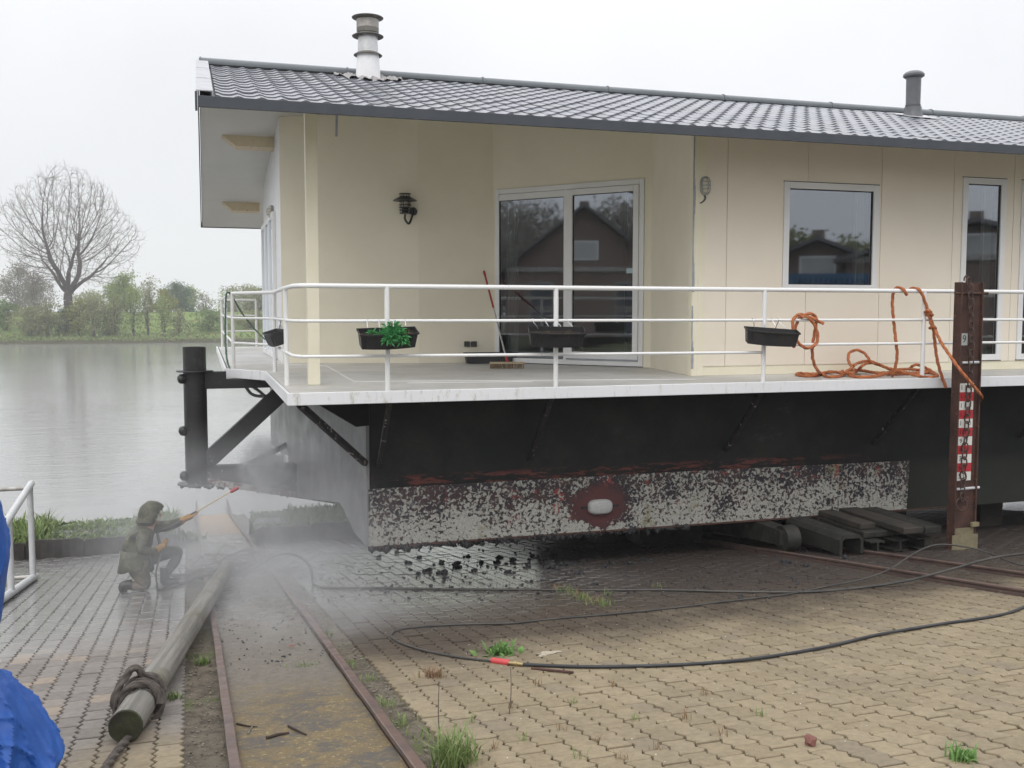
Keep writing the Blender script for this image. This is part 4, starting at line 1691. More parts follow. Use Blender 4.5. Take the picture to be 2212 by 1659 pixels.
for i in range(len(zz) - 1):
    w0 = 0.012 + 0.016 * max(0, math.sin(i * 0.55 + 1)) + 0.006 * g.random()
    if 8 < i < 11 or g.random() < 0.04:
        continue
    mb.box((5.799, FY - 0.0155, zz[i]), (5.803 + w0, FY - 0.0125, zz[i + 1] + 0.001))
mb.build('filler', M['sealant'], cp)
mb = MB()
pz0, pz1 = PP(729, 250, (*A0, 0), (1.45, 1.94, 0)), PP(727, 295, (*A0, 0), (1.45, 1.94, 0))
mb.beam(pz0 + np.array([-0.002, -0.003, 0.3]), pz1 + np.array([-0.002, -0.003, 0]), 0.035, 0.006, up=(0.6, 0.8, 0))
mb.build('filler', M['sealant'], boat)
# free standing post
mb = MB()
mb.box((1.09, 11.05, DECK + 0.002), (1.215, 11.17, zr(11.05) - 0.088))
mb.build('post', M['trim_cream'], boat, bevel=0.004)


# windows
def window(w, split=None, name='window', curtain=True):
    x0, x1, z0, z1 = w
    fw = 0.085
    mb = MB()
    y0, y1 = FY - 0.018, FY + 0.055
    mb.box((x0 + 0.004, y0, z0 + 0.004), (x0 + fw, y1, z1 - 0.004))
    mb.box((x1 - fw, y0, z0 + 0.004), (x1 - 0.004, y1, z1 - 0.004))
    mb.box((x0 + fw, y0, z0 + 0.004), (x1 - fw, y1, z0 + fw))
    mb.box((x0 + fw, y0, z1 - fw), (x1 - fw, y1, z1 - 0.004))
    wo = mb.build(name, M['pvc'], boat, bevel=0.004)
    mb = MB()
    gx = 0.012
    for a in ((x0 + fw, x0 + fw + gx, z0 + fw, z1 - fw), (x1 - fw - gx, x1 - fw, z0 + fw, z1 - fw), (x0 + fw + gx, x1 - fw - gx, z0 + fw, z0 + fw + gx), (x0 + fw + gx, x1 - fw - gx, z1 - fw - gx, z1 - fw)):
        mb.box((a[0], FY + 0.004, a[2]), (a[1], FY + 0.03, a[3]))
    mb.build('gasket', M['gasket'], wo)
    mb = MB()
    mb.add([(x0 + fw, FY + 0.018, z0 + fw), (x1 - fw, FY + 0.018, z0 + fw), (x1 - fw, FY + 0.018, z1 - fw), (x0 + fw, FY + 0.018, z1 - fw)], [(0, 1, 2, 3)])
    mb.build('pane', M['glass'], wo)
    for zz_ in (z1, z0):
        mb = MB()
        mb.box((x0 - 0.004, FY - 0.008, zz_ - 0.006), (x1 + 0.004, FY + 0.05, zz_ + 0.006))
        mb.build('edge_seal', M['gasket'], wo)
    if curtain:
        drape(x1 - fw - 0.17, x1 - fw - 0.01, FY + 0.16, z0, z1, wo)
    return wo


def drape(x0, x1, y, z0, z1, parent):
    mb = MB()
    n = 13
    vs = []
    for i in range(n):
        a = x0 + (x1 - x0) * i / (n - 1)
        yy = y + 0.025 * math.sin(i * 1.9)
        vs += [(a, yy, z0 + 0.01), (a, yy, z1 - 0.01)]
    mb.add(vs, [(2 * i, 2 * i + 2, 2 * i + 3, 2 * i + 1) for i in range(n - 1)])
    return mb.build('curtain', M['curtain'], parent, smooth=True)


window(wins[0])
window(wins[1])
window(wins[2], curtain=False)

# the glazed veranda door in its diagonal wall
e_ = np.array([D1[0] - B1[0], D1[1] - B1[1]])
e_ = e_ / np.linalg.norm(e_)
en = np.array([e_[1], -e_[0]])         # faces the yard
P0d = np.array(B1)


def dloc(px, py):
    q = PP(px, py, (B1[0], B1[1], 0), (en[0], en[1], 0))
    return float((q[:2] - P0d) @ e_), float(q[2])


def dbox(mb, s0, s1, z0, z1, y0, y1):
    """box in the door wall: s along the wall, y towards the yard"""
    c = P0d + e_ * (s0 + s1) / 2 + en * (y0 + y1) / 2
    mb.obox((c[0], c[1], (z0 + z1) / 2), (*(e_ * (s1 - s0) / 2), 0), (*(en * (y1 - y0) / 2), 0), (0, 0, (z1 - z0) / 2))


sL, zT1 = dloc(1070, 408)
sR, zT2 = dloc(1393, 388)
sM, _ = dloc(1225, 600)
zT = (zT1 + zT2) / 2
sEnd = float((np.array(D1) - P0d) @ e_)
for (a, b, z0, z1, lab) in ((0.0, sL, DECK + 0.002, zT + 0.004, None), (sR, sEnd, DECK + 0.002, zT + 0.004, None)):
    mb = MB()
    dbox(mb, a, b, z0, z1, -0.09, 0.0)
    mb.build('wall', M['cream'], boat)
mb = MB()
c0, c1 = P0d, np.array(D1)
mb.prism([(c0[0], c0[1], zT + 0.004), (c1[0], c1[1], zT + 0.004), (c1[0], c1[1], zr(c1[1]) - 0.088), (c0[0], c0[1], zr(c0[1]) - 0.088)], (-en[0] * 0.09, -en[1] * 0.09, 0))
mb.build('wall', M['cream'], boat)['label'] = 'shaded wall above the glass doors'
zb = DECK + 0.012
mb = MB()
f = 0.075
dbox(mb, sL + 0.004, sL + f, zb, zT, -0.06, 0.02)
dbox(mb, sR - f, sR - 0.004, zb, zT, -0.06, 0.02)
dbox(mb, sL + f, sR - f, zT - f, zT, -0.06, 0.02)
dbox(mb, sL + f, sR - f, zb, zb + 0.075, -0.06, 0.02)
dbox(mb, sM - 0.055, sM + 0.002, zb + 0.075, zT - f, -0.06, 0.016)
door = mb.build('door', M['pvc'], boat, bevel=0.004)
door['label'] = 'white framed double glass door'
mb = MB()
dbox(mb, sL + f, sM - 0.055, zT - f - 0.10, zT - f - 0.004, -0.05, 0.012)
mb.build('vent_strip', M['pvc'], door, bevel=0.006)
s0, s1, z0, z1 = sM + 0.008, sR - f - 0.006, zb + 0.085, zT - f - 0.006
mb = MB()
k = 0.085
dbox(mb, s0, s0 + k, z0, z1, -0.045, 0.032)
dbox(mb, s1 - k, s1, z0, z1, -0.045, 0.032)
dbox(mb, s0 + k, s1 - k, z1 - k, z1, -0.045, 0.032)
dbox(mb, s0 + k, s1 - k, z0, z0 + 0.11, -0.045, 0.032)
mb.build('sash', M['pvc'], door, bevel=0.005)
mb = MB()
dbox(mb, s0, s1, z0 - 0.007, z0 + 0.012, 0.032, 0.042)
mb.build('weather_bar', M['sealant'], door)
for (a, b, za, zb_) in ((sL + f, sM - 0.055, zb + 0.075, zT - f - 0.10), (s0 + k, s1 - k, z0 + 0.11, z1 - k)):
    mb = MB()
    q0, q1 = P0d + e_ * a - en * 0.01, P0d + e_ * b - en * 0.01
    mb.add([(*q0, za), (*q1, za), (*q1, zb_), (*q0, zb_)], [(0, 1, 2, 3)])
    mb.build('pane', M['glass'], door)
    mb = MB()
    w = 0.009
    for (sa, sb, zc, zd) in ((a, a + w, za, zb_), (b - w, b, za, zb_), (a + w, b - w, za, za + w), (a + w, b - w, zb_ - w, zb_)):
        dbox(mb, sa, sb, zc, zd, -0.022, 0.004)
    mb.build('gasket', M['gasket'], door)
mb = MB()
n = 13
vs = []
for i in range(n):
    q = P0d + e_ * (sL + f + 0.01 + 0.2 * i / (n - 1)) - en * (0.2 + 0.03 * math.sin(i * 1.8))
    vs += [(*q, DECK + 0.02), (*q, zT)]
mb.add(vs, [(2 * i, 2 * i + 2, 2 * i + 3, 2 * i + 1) for i in range(n - 1)])
mb.build('curtain', M['curtain'], door, smooth=True)
mb = MB()
stx, stz = dloc(1360, 585)
q0, q1 = P0d + e_ * (stx - 0.05) - en * 0.004, P0d + e_ * (stx + 0.05) - en * 0.004
mb.prism([(*q0, stz - 0.035), (*q1, stz - 0.035), (*q1, stz + 0.035), (*q0, stz + 0.035)], (en[0] * 0.002, en[1] * 0.002, 0))
M['sticker'] = mk('pale_sticker', (0.42, 0.55, 0.58), None, rough=0.4)
mb.build('sticker', M['sticker'], door)

# end wall glazing seen edge on
for k, (ya, yb, za, zb_) in enumerate(((16.9, 17.9, DECK + 0.01, 3.1), (18.0, 19.0, DECK + 0.01, 3.1), (19.1, 20.1, DECK + 0.01, 3.1))):
    mb = MB()
    X0, X1, f = 1.11, 1.169, 0.09
    mb.box((X0, ya, za), (X1, ya + f, zb_))
    mb.box((X0, yb - f, za), (X1, yb, zb_))
    mb.box((X0, ya + f, za), (X1, yb - f, za + f))
    mb.box((X0, ya + f, zb_ - f), (X1, yb - f, zb_))
    wo = mb.build('window', M['pvc'], boat, bevel=0.004)
    mb = MB()
    mb.add([(1.135, ya + f, za + f), (1.135, yb - f, za + f), (1.135, yb - f, zb_ - f), (1.135, ya + f, zb_ - f)], [(0, 1, 2, 3)])
    mb.build('pane', M['glass'], wo)
    mb = MB()
    mb.box((1.15, ya + f, za + f), (1.166, yb - f, zb_ - f))
    mb.build('curtain', M['curtain'], wo)

# wall sockets
wn_ = np.array([B1[0] - A1[0], B1[1] - A1[1]])
wn_ /= np.linalg.norm(wn_)
for px in (1008.5, 1023.5):
    q = PP(px, 743, (*A1, 0), (wn_[1], -wn_[0], 0))
    mb = MB()
    mb.obox(q + np.array([wn_[1], -wn_[0], 0]) * 0.02, (wn_[0] * 0.044, wn_[1] * 0.044, 0), (wn_[1] * 0.02, -wn_[0] * 0.02, 0), (0, 0, 0.042))
    mb.build('wall_socket', M['black_metal'], boat, bevel=0.008)

# chimney, with its crumpled flashing, and the plastic vent
cx0, cy0 = 2.22, 13.8
zb0 = zr(cy0)
s_ = 0.000485 * 16.0 / 1.0
ch = MB()
zc = lambda py: PY(795, py, cy0)[2]
ch.lathe([(0.172, zb0 - 0.05), (0.168, zb0 + 0.03), (0.148, zc(118)), (0.142, zc(113))], (cx0, cy0, 0), 32)
chim = ch.build('chimney', M['flash_white'], boat, smooth=True)


def ring(prof, mat, name):
    m_ = MB()
    m_.lathe(prof, (cx0, cy0, 0), 32)
    return m_.build(name, mat, chim, smooth=True)


ring([(0.137, zc(116)), (0.137, zc(97))], M['galv'], 'pipe')
ring([(0.133, zc(98)), (0.133, zc(77))], M['galv'], 'pipe')
ring([(0.148, zc(72)), (0.151, zc(62))], M['zinc_dark'], 'band')
ring([(0.150, zc(62)), (0.151, zc(44))], M['zinc_dull'], 'pipe')
for (yc, r, dh) in ((117, 0.19, 0.04), (76, 0.21, 0.037), (38, 0.21, 0.05)):
    ring([(0.137, zc(yc) - 0.005), (r, zc(yc) - 0.025), (r + 0.004, zc(yc) - 0.018), (0.13, zc(yc) + dh * 0.7)] if yc != 38 else [(0.15, zc(44)), (r, zc(40)), (r + 0.004, zc(39)), (r * 0.98, zc(38)), (0.02, zc(34))], M['zinc_dark'], 'cowl')
g = np.random.default_rng(4)
mb = MB()
nx, ny = 26, 8
vs = []
for i in range(nx):
    for j in range(ny):
        x = cx0 - 0.44 + 0.92 * i / (nx - 1) + g.normal(0, 0.01)
        edge = abs(i / (nx - 1) - 0.5) * 2
        ylo = cy0 - 0.46 + 0.2 * edge + 0.06 * math.sin(i * 1.7)
        y = ylo + (cy0 + 0.35 - ylo) * j / (ny - 1)
        vs.append((x, y, zr(y) + 0.045 + 0.02 * math.sin(i * 1.5) + g.normal(0, 0.012)))
mb.add(vs, [(i * ny + j, (i + 1) * ny + j, (i + 1) * ny + j + 1, i * ny + j + 1) for i in range(nx - 1) for j in range(ny - 1)])
mb.build('lead_flashing', M['lead'], chim, smooth=True)

vx, vy = 10.85, 13.5
zv = lambda py: PY(1968, py, vy)[2]
mb = MB()
mb.lathe([(0.175, zr(vy) - 0.03), (0.145, zr(vy) + 0.06), (0.136, zv(240)), (0.131, zv(232))], (vx, vy, 0), 24)
vent = mb.build('roof_vent', M['vent'], boat, smooth=True)
for prof, nm in (([(0.110, zv(234)), (0.114, zv(170)), (0.114, zv(166))], 'pipe'), ([(0.122, zv(169)), (0.162, zv(165)), (0.162, zv(161)), (0.13, zv(156)), (0.09, zv(154)), (0.02, zv(153.5))], 'cap'), ([(0.119, zv(229)), (0.119, zv(227))], 'collar')):
    mb = MB()
    mb.lathe(prof, (vx, vy, 0), 24)
    mb.build(nm, M['vent'], vent, smooth=True)
mb = MB()
mb.prism([(vx - 0.29, vy - 0.30, zr(vy - 0.30) + 0.05), (vx + 0.31, vy - 0.30, zr(vy - 0.30) + 0.05), (vx + 0.31, vy + 0.22, zr(vy + 0.22) + 0.05), (vx - 0.29, vy + 0.22, zr(vy + 0.22) + 0.05)], (0, 0, 0.006))
mb.build('base_plate', M['galv'], vent)

# railing round the deck
RT, RM, RB = DECK + 1.06, DECK + 0.712, DECK + 0.36


def post(x, y, r=0.026):
    mb = MB()
    mb.cyl((x, y, DECK - 0.001), (x, y, RT), r, n=12)
    return mb.build('railing_post', M['rail_white'], boat, smooth=True)


FR = 10.0
for x in (1.775, 3.585, 6.10, 8.28, 10.75, 13.3, 15.8, 18.3):
    post(x, FR)
for x, y in ((0.86, 11.1), (0.90, 13.62), (0.40, 14.72), (0.40, 19.2), (0.40, 23.35), (1.15, 23.35)):
    post(x, y)
corner = [(0.86, 11.1), (0.865, 10.22), (0.93, 10.03), (1.06, FR)]
run = [(1.15, 23.35), (0.42, 23.35), (0.40, 23.3), (0.40, 14.8), (0.42, 14.66), (0.88, 13.70), (0.90, 13.58)] + corner
mb = MB()
mb.tube([(x, y, RT) for x, y in run] + [(RX - 0.3, FR, RT - 0.03)], 0.0245, n=12)
mb.build('top_rail', M['rail_white'], boat, smooth=True)
for zl, r in ((RM, 0.0165), (RB, 0.0165)):
    mb = MB()
    end = (6.08, FR, zl - 0.02) if zl == RB else (RX - 0.3, FR, zl - 0.02)
    mb.tube([(x, y, zl) for x, y in run] + [end], r, n=10)
    mb.build('mid_rail', M['rail_white'], boat, smooth=True)
mb = MB()
mb.tube([(6.12, FR, DECK + 0.425), (RX - 0.3, FR, DECK + 0.41)], 0.0165, n=10)
mb.build('mid_rail', M['rail_white'], boat, smooth=True)

# mooring guide tube and its bracket at the end of the hull
tx, ty = -0.125, 14.2
tube_z0, tube_z1 = -0.90, 0.985
mb = MB()
n = 28
rr, ri = 0.152, 0.135
mb.lathe([(ri, tube_z1 - 0.6), (rr, tube_z0), (rr, tube_z1), (ri, tube_z1), (ri, tube_z1 - 0.6)], (tx, ty, 0), n)
bracket = mb.build('mooring_tube', M['pole_tar'], boat, smooth=True)
for (z, r) in ((0.655, 0.24), (-0.885, 0.26)):
    mb = MB()
    mb.lathe([(r, z - 0.008), (r + 0.004, z), (r, z + 0.008)], (tx, ty, 0), 32)
    mb.build('flange', M['pole_tar'], bracket, smooth=True)
for py in (818, 930, 1027):
    q = PY(397, py, ty)
    mb = MB()
    mb.lump((tx - rr - 0.01, ty - 0.05, q[2]), 0.07, seed=2, amp=0.05, sub=2, squash=1.0)
    mb.build('roller', M['pole_tar'], bracket, smooth=True)
mb = MB()
mb.box((tx + 0.13, ty - 0.1, 0.415), (0.284, ty + 0.1, 0.645))
mb.box((0.284, ty - 0.1, 0.415), (1.4, ty + 0.1, 0.542))
mb.build('bracket_beam', M['pole_tar'], boat)
mb = MB()
mb.beam((tx + 0.12, ty, -0.60), (1.12, ty, 0.42), 0.16, 0.225)
mb.build('bracket_brace', M['pole_tar'], boat)
mb = MB()
poly = [PY(446, 1008, ty - 0.09), PY(715, 1000, ty - 0.09), PY(728, 1076, ty - 0.09), PY(446, 1034, ty - 0.09)]
mb.prism(poly, (0, 0.18, 0))
mb.build('bracket_beam', M['pole_tar'], boat)
mb = MB()
poly = [PY(449, 1034.5, ty - 0.13), PY(730, 1077, ty - 0.13), PY(736, 1090, ty - 0.13), PY(449, 1047, ty - 0.13)]
mb.prism(poly, (0, 0.26, 0))
strp = mb.build('bracket_flange', M['red_strip'], boat)
strp['label'] = 'flaking red and white bottom flange of the bracket'
mb = MB()
mb.beam(PY(535, 1003, 15.2), PY(625, 958, 15.2), 0.10, 0.07)
mb.build('bracket_brace', M['pole_tar'], boat)
fringe('mussel_fringe', [PY(392, 1047, ty), PY(520, 1051, ty)], bracket, 0.008, 0.028, 90, 12)
fringe('mussel_fringe', [PY(500, 1050, ty - 0.1), PY(640, 1072, ty - 0.1)], strp, 0.006, 0.02, 60, 13)
# grey cables looped under the deck corner
for k, pts in enumerate((((530, 835), (545, 852), (570, 856), (590, 850), (605, 838)), ((545, 835), (560, 845), (575, 858), (585, 864)))):
    mb = MB()
    mb.tube([PY(x, y, 14.6 + 0.2 * k) for x, y in pts], 0.022, n=8, smooth=5)
    mb.build('cable', M['lamp_grey'], boat, smooth=True)
# ------------------------------------------------------------------ things on the deck
def frame(yaw, tilt=0.0, roll=0.0):
    """local axes: x along, y depth (away), z up"""
    return np.array((Matrix.Rotation(yaw, 3, 'Z') @ Matrix.Rotation(tilt, 3, 'X') @ Matrix.Rotation(roll, 3, 'Y')))


def planter(label, c, yaw, tilt, roll, soil=True, hooks=True, rail_pts=None, length=0.60, seed=0):
    """c is the centre of the rim"""
    c = np.array(c, float)
    R = frame(yaw, tilt, roll)
    t = thing('planter', label, 'planter', c + np.array([0, 0, -0.16]), 'black plastic planters')
    L = lambda x, y, z: c + R @ np.array([x, y, z])
    hl, hw, h = length / 2, 0.092, 0.165
    ns = 12

    def ring(sx, sy, z, sag=0.0):
        pts = []
        for i in range(ns + 1):
            u = -1 + 2 * i / ns
            pts.append((u * hl * sx, -hw * sy - 0.012 * (1 - u * u), z - sag * (1 - u * u)))
        for i in range(ns + 1):
            u = 1 - 2 * i / ns
            pts.append((u * hl * sx, hw * sy, z))
        return pts
    prof = [(0.90, 0.72, -h), (0.955, 0.86, -0.03), (0.965, 0.88, -0.022), (1.0, 1.0, -0.018), (1.0, 1.0, 0.0), (0.965, 0.90, 0.0), (0.955, 0.87, -0.02), (0.90, 0.74, -h + 0.012)]
    V, F = [], []
    k = 2 * (ns + 1)
    for sx, sy, z in prof:
        V += [L(*p) for p in ring(sx, sy, z, 0.008)]
    for r in range(len(prof) - 1):
        F += [(r * k + i, r * k + (i + 1) % k, (r + 1) * k + (i + 1) % k, (r + 1) * k + i) for i in range(k)]
    F.append(tuple(range(k))[::-1])
    mb = MB()
    mb.add(V, F)
    for u in np.linspace(-0.8, 0.8, 5):
        a, b = L(u * hl * 0.94, -hw * 0.87 - 0.006, -0.04), L(u * hl * 0.91, -hw * 0.73 - 0.006, -h + 0.005)
        mb.tube([a, b], 0.006, n=6)
    mb.build('tub', M['black_plastic'], t, smooth=True)
    g = np.random.default_rng(seed)
    if soil:
        mb = MB()
        nx, ny = 22, 8
        V = []
        for i in range(nx):
            for j in range(ny):
                V.append(L((-0.95 + 1.9 * i / (nx - 1)) * hl * 0.98, (-0.86 + 1.72 * j / (ny - 1)) * hw, -0.045 + g.normal(0, 0.007)))
        mb.add(V, [(i * ny + j, (i + 1) * ny + j, (i + 1) * ny + j + 1, i * ny + j + 1) for i in range(nx - 1) for j in range(ny - 1)])
        mb.build('soil', M['soil'], t, smooth=True)
    if rail_pts is not None:
        for u, tp in zip((-0.62, -0.22, 0.25, 0.68), rail_pts):
            b = L(u * hl, hw * 0.9, -0.03)
            a = np.array(tp, float)
            mb = MB()
            mb.tube([a + [0, 0.03, -0.012], a + [0, 0.02, 0.022], a + [0, -0.012, 0.024], a + [0, -0.026, -0.01], (a + b) / 2 + [0, -0.02, 0], b], 0.0042, n=6, smooth=4)
            mb.build('hook', M['steel_wire'], t, smooth=True)
    return t, L


def sprigs(t, L, spots, mat, n, seed, size=0.06):
    g = np.random.default_rng(seed)
    V, F = [], []
    for cx_, cy_, cz_, r in spots:
        for i in range(int(n * r / 0.1)):
            a, b = g.uniform(0, 2 * math.pi), g.uniform(-0.5, 1.3)
            d = np.array([math.cos(a) * math.cos(b), math.sin(a) * math.cos(b) - 0.15, math.sin(b)])
            p = np.array([cx_, cy_, cz_]) + d * r * g.uniform(0.2, 0.95) * np.array([1, 0.75, 0.85])
            q = p + d * size * g.uniform(0.6, 1.3) + [0, 0, -0.012]
            s = np.cross(d, g.normal(0, 1, 3))
            s /= np.linalg.norm(s)
            w = size * 0.17
            o = len(V)
            m = (p + q) / 2 + [0, 0, 0.006]
            V += [L(*p), L(*(m + s * w)), L(*q), L(*(m - s * w))]
            F.append((o, o + 1, o + 2, o + 3))
    mb = MB()
    mb.add(V, F)
    return mb.build('foliage', mat, t)


c = PY(838, 714, 9.86)
rp = [(x, FR, RM - 0.006) for x in (c[0] - 0.19, c[0] - 0.07, c[0] + 0.08, c[0] + 0.20)]
t, L = planter('black planter with a bright green plant hanging on the white boat rail', c, 0.05, 0.34, -0.03, rail_pts=rp, seed=1)
sprigs(t, L, [(0.05, -0.02, 0.0, 0.10), (0.02, -0.07, -0.02, 0.07), (0.11, -0.085, -0.03, 0.06), (-0.02, -0.10, -0.06, 0.05), (0.13, -0.105, -0.07, 0.035)], M['succulent'], 190, 2)
sprigs(t, L, [(-0.155, -0.01, -0.03, 0.05), (-0.08, -0.01, -0.035, 0.025)], M['succulent'], 120, 3, 0.05)
sprigs(t, L, [(0.2, 0.0, -0.04, 0.045)], M['leaf_yellow'], 60, 4, 0.025)['label'] = 'small yellowed plant'
c = PY(1203, 712, 9.85)
rp = [(x, FR, RM - 0.008) for x in (c[0] - 0.22, c[0] - 0.08, c[0] + 0.045, c[0] + 0.17)]
t, L = planter('black soil filled planter on the rail in front of the glass doors', c, -0.22, 0.36, 0.02, rail_pts=rp, seed=5)
sprigs(t, L, [(-0.1, 0.0, -0.03, 0.02), (0.12, 0.0, -0.035, 0.03)], M['leaf_yellow'], 30, 6, 0.02)
c = PY(1668, 712, 9.86)
rp = [(x, FR, RM - 0.012) for x in (c[0] - 0.17, c[0] - 0.03, c[0] + 0.08, c[0] + 0.16)]
t, L = planter('black planter crooked on the rail beside the tied orange rope', c, -0.34, 0.20, 0.07, rail_pts=rp, seed=7)
mb = MB()
mb.tube([L(0.02, 0, -0.04), L(0.05, 0.02, 0.06), L(0.07, 0.03, 0.11)], 0.0035, n=5)
mb.build('stalk', M['stick'], t)
q0 = np.array([0.80, 12.25, RM - 0.14])
rp = [(0.875, y, RM - 0.004) for y in (12.0, 12.15, 12.35, 12.5)]
planter('black planter seen end on, hanging on the rail at the boat corner', q0, -math.pi / 2 + 0.1, 0.30, 0.0, rail_pts=rp, seed=9, length=0.62)
q = PZ(1060, 786, DECK)
planter('black planter set down on the deck behind the broom', np.array([q[0], q[1] + 0.1, DECK + 0.172]), -0.08, 0.0, 0.0, seed=11, length=0.78)

# broom
hc = PZ(1096, 796, DECK + 0.002)
tp = PP(1044, 580, (*(P0d + en * 0.05), 0), (en[0], en[1], 0))
t = thing('broom', 'red handled yard broom leaning against the glass door frame', 'broom', hc)
d = np.array([math.cos(-0.30), math.sin(-0.30), 0.0])
s = np.array([-d[1], d[0], 0])
mb = MB()
mb.obox(hc + [0, 0, 0.078], d * 0.25, s * 0.032, (0, 0, 0.016))
mb.build('head', M['wood_head'], t, bevel=0.005)
mb = MB()
g = np.random.default_rng(3)
for i in range(150):
    a = hc + d * g.uniform(-0.24, 0.24) + s * g.uniform(-0.026, 0.026) + [0, 0, 0.064]
    b = a + [g.normal(0, 0.006), g.normal(0, 0.006), -0.062]
    mb.cyl(a, b, 0.004, 0.004, n=4)
stuff(mb.build('bristles', M['bristle'], t))
sock = hc + np.array([0, 0, 0.09])
ax = tp - sock
mb = MB()
mb.cyl(sock, sock + ax * 0.06, 0.022, 0.017, n=12)
mb.build('socket', M['red_plastic'], t, smooth=True)
mb = MB()
mb.cyl(sock + ax * 0.055, sock + ax * 0.55, 0.0125, n=12)
mb.build('handle', M['alu'], t, smooth=True)
mb = MB()
mb.tube([sock + ax * k for k in (0.55, 0.56, 0.9, 0.94, 0.985, 1.0)], [0.0145, 0.0155, 0.0155, 0.019, 0.019, 0.012], n=12)
mb.build('grip', M['red_plastic'], t, smooth=True)


# ropes
def zq(ox, oy, sc):
    return lambda x, y: ((ox + x / sc) / 1.808, (oy + y / sc) / 1.808)


z3 = zq(3000, 1050, 3.016)
z7 = zq(2900, 1000, 2.011)
RR = 0.0175


def rope(pts, name, parent, mat='orange_rope', r=RR, step=0.014, sm=8):
    P = even(catmull(np.array(pts, float), sm), step)
    mb = MB()
    mb.tube(P, r, n=10, lobes=3, pitch=r * 6.0, lobe=0.2)
    return mb.build(name, M[mat], parent, smooth=False)


ro_ = thing('mooring_rope', 'orange twisted mooring rope tied to the boat rail and coiled on the deck', 'rope', PZ(1850, 808, DECK))
f = lambda x, y, Y: PY(*z3(x, y), Y)
pts = [f(1632, 312, 9.955), f(1612, 268, 9.95), f(1575, 232, 9.975), f(1530, 219, 10.01), f(1497, 236, 10.045), f(1473, 290, 10.06), f(1462, 400, 10.06), f(1470, 540, 10.05), f(1484, 680, 10.05), f(1503, 850, 10.05), f(1518, 1000, 10.06), f(1505, 1120, 10.08), f(1478, 1215, 10.12), PZ(*z3(1462, 1262), DECK + RR)]
rope(pts, 'hanging_line', ro_)
# loop tied round the middle rail
pts = [f(650, 648, 9.93), f(600, 620, 9.94), f(545, 590, 9.955), f(470, 566, 9.965), f(405, 560, 9.975), f(360, 590, 10.03), f(335, 650, 10.04), f(312, 740, 10.035), f(320, 810, 10.02), f(350, 862, 9.99), f(395, 908, 9.97), f(450, 932, 9.968), f(510, 925, 9.97), f(560, 885, 9.97), f(583, 820, 9.975), f(575, 740, 9.97), f(545, 665, 9.965), f(505, 605, 9.96), f(455, 560, 9.97), f(400, 540, 10.0), f(340, 548, 10.01), f(300, 590, 9.975), f(288, 650, 9.965), f(296, 720, 9.96), f(302, 800, 9.965), f(304, 880, 9.975), f(304, 930, 9.98)]
rope(pts, 'tied_loop', ro_)
dk = lambda x, y, h=0.0: PZ(*z3(x, y), DECK + RR + h)
pts = [f(395, 575, 9.955), f(440, 540, 9.965), f(500, 530, 9.985), f(550, 556, 10.02), f(566, 610, 10.04), f(560, 680, 10.04), f(543, 770, 10.035), f(528, 870, 10.03), f(519, 960, 10.03), f(523, 1050, 10.05), f(545, 1130, 10.09), f(580, 1195, 10.14), dk(625, 1240), dk(690, 1268), dk(760, 1272), dk(840, 1266), dk(905, 1240, .01), dk(960, 1215, .03), dk(1040, 1197, .04), dk(1120, 1200, .02), dk(1200, 1214), dk(1300, 1225), dk(1420, 1222), dk(1560, 1226), dk(1700, 1226), dk(1840, 1222), dk(1930, 1228), dk(1985, 1245), dk(1990, 1262), dk(1940, 1274), dk(1850, 1272), dk(1740, 1256, .02), dk(1640, 1228, .04), dk(1560, 1205, .06), dk(1480, 1190, .07)]
rope(pts, 'hanging_line', ro_)
pts = [dk(1480, 1190, .07), dk(1400, 1165, .09), f(1300, 1130, 10.75), f(1220, 1108, 10.8), f(1150, 1118, 10.75), f(1100, 1150, 10.6), dk(1050, 1195, .03), dk(985, 1225, .03), dk(955, 1250, .01), dk(1000, 1266), dk(1090, 1274), dk(1200, 1272), dk(1310, 1256, .01), dk(1400, 1228, .03), dk(1490, 1196, .06), dk(1600, 1182, .06), dk(1720, 1186, .04), dk(1830, 1200, .02), dk(1880, 1214, .01), dk(1820, 1228), dk(1700, 1236), dk(1560, 1240), dk(1440, 1242), dk(1300, 1228, .02), dk(1180, 1210, .02), dk(1060, 1192, .02), dk(960, 1184, .02), dk(890, 1196, .01), dk(872, 1214), dk(920, 1228), dk(1010, 1232)]
rope(pts, 'coil', ro_)
pts = [f(1010, 1232, 10.4), dk(920, 1212, .05), f(985, 1165, 10.55), f(955, 1110, 10.75), f(942, 1050, 10.85), f(955, 995, 10.9), f(1000, 964, 10.92), f(1060, 960, 10.92), f(1120, 985, 10.9), f(1165, 1030, 10.85), f(1205, 1085, 10.75), f(1290, 1120, 10.65), dk(1400, 1170, .05), dk(1520, 1212, .03), dk(1640, 1232), dk(1760, 1224), dk(1860, 1216, .01)]
rope(pts, 'coil', ro_)
pts = [dk(1660, 1182, .02), f(1700, 1145, 10.75), f(1745, 1130, 10.8), f(1810, 1142, 10.78), f(1880, 1178, 10.7), dk(1945, 1218, .01), dk(1990, 1250)]
rope(pts, 'coil', ro_)
pts = [dk(1040, 1212), dk(900, 1222, .02), dk(780, 1216, .02), dk(700, 1222), dk(620, 1240), dk(540, 1262), dk(440, 1262), dk(360, 1252), dk(332, 1242), dk(370, 1230), dk(470, 1236), dk(600, 1236), dk(680, 1218, .02), dk(760, 1212, .03), dk(860, 1230)]
rope(pts, 'coil', ro_)
pts = [dk(960, 1200, .02), f(1010, 1140, 10.6), f(1070, 1105, 10.72), f(1150, 1088, 10.8), f(1230, 1100, 10.8), f(1330, 1138, 10.7), dk(1430, 1180, .03), dk(1560, 1225)]
rope(pts, 'coil', ro_)
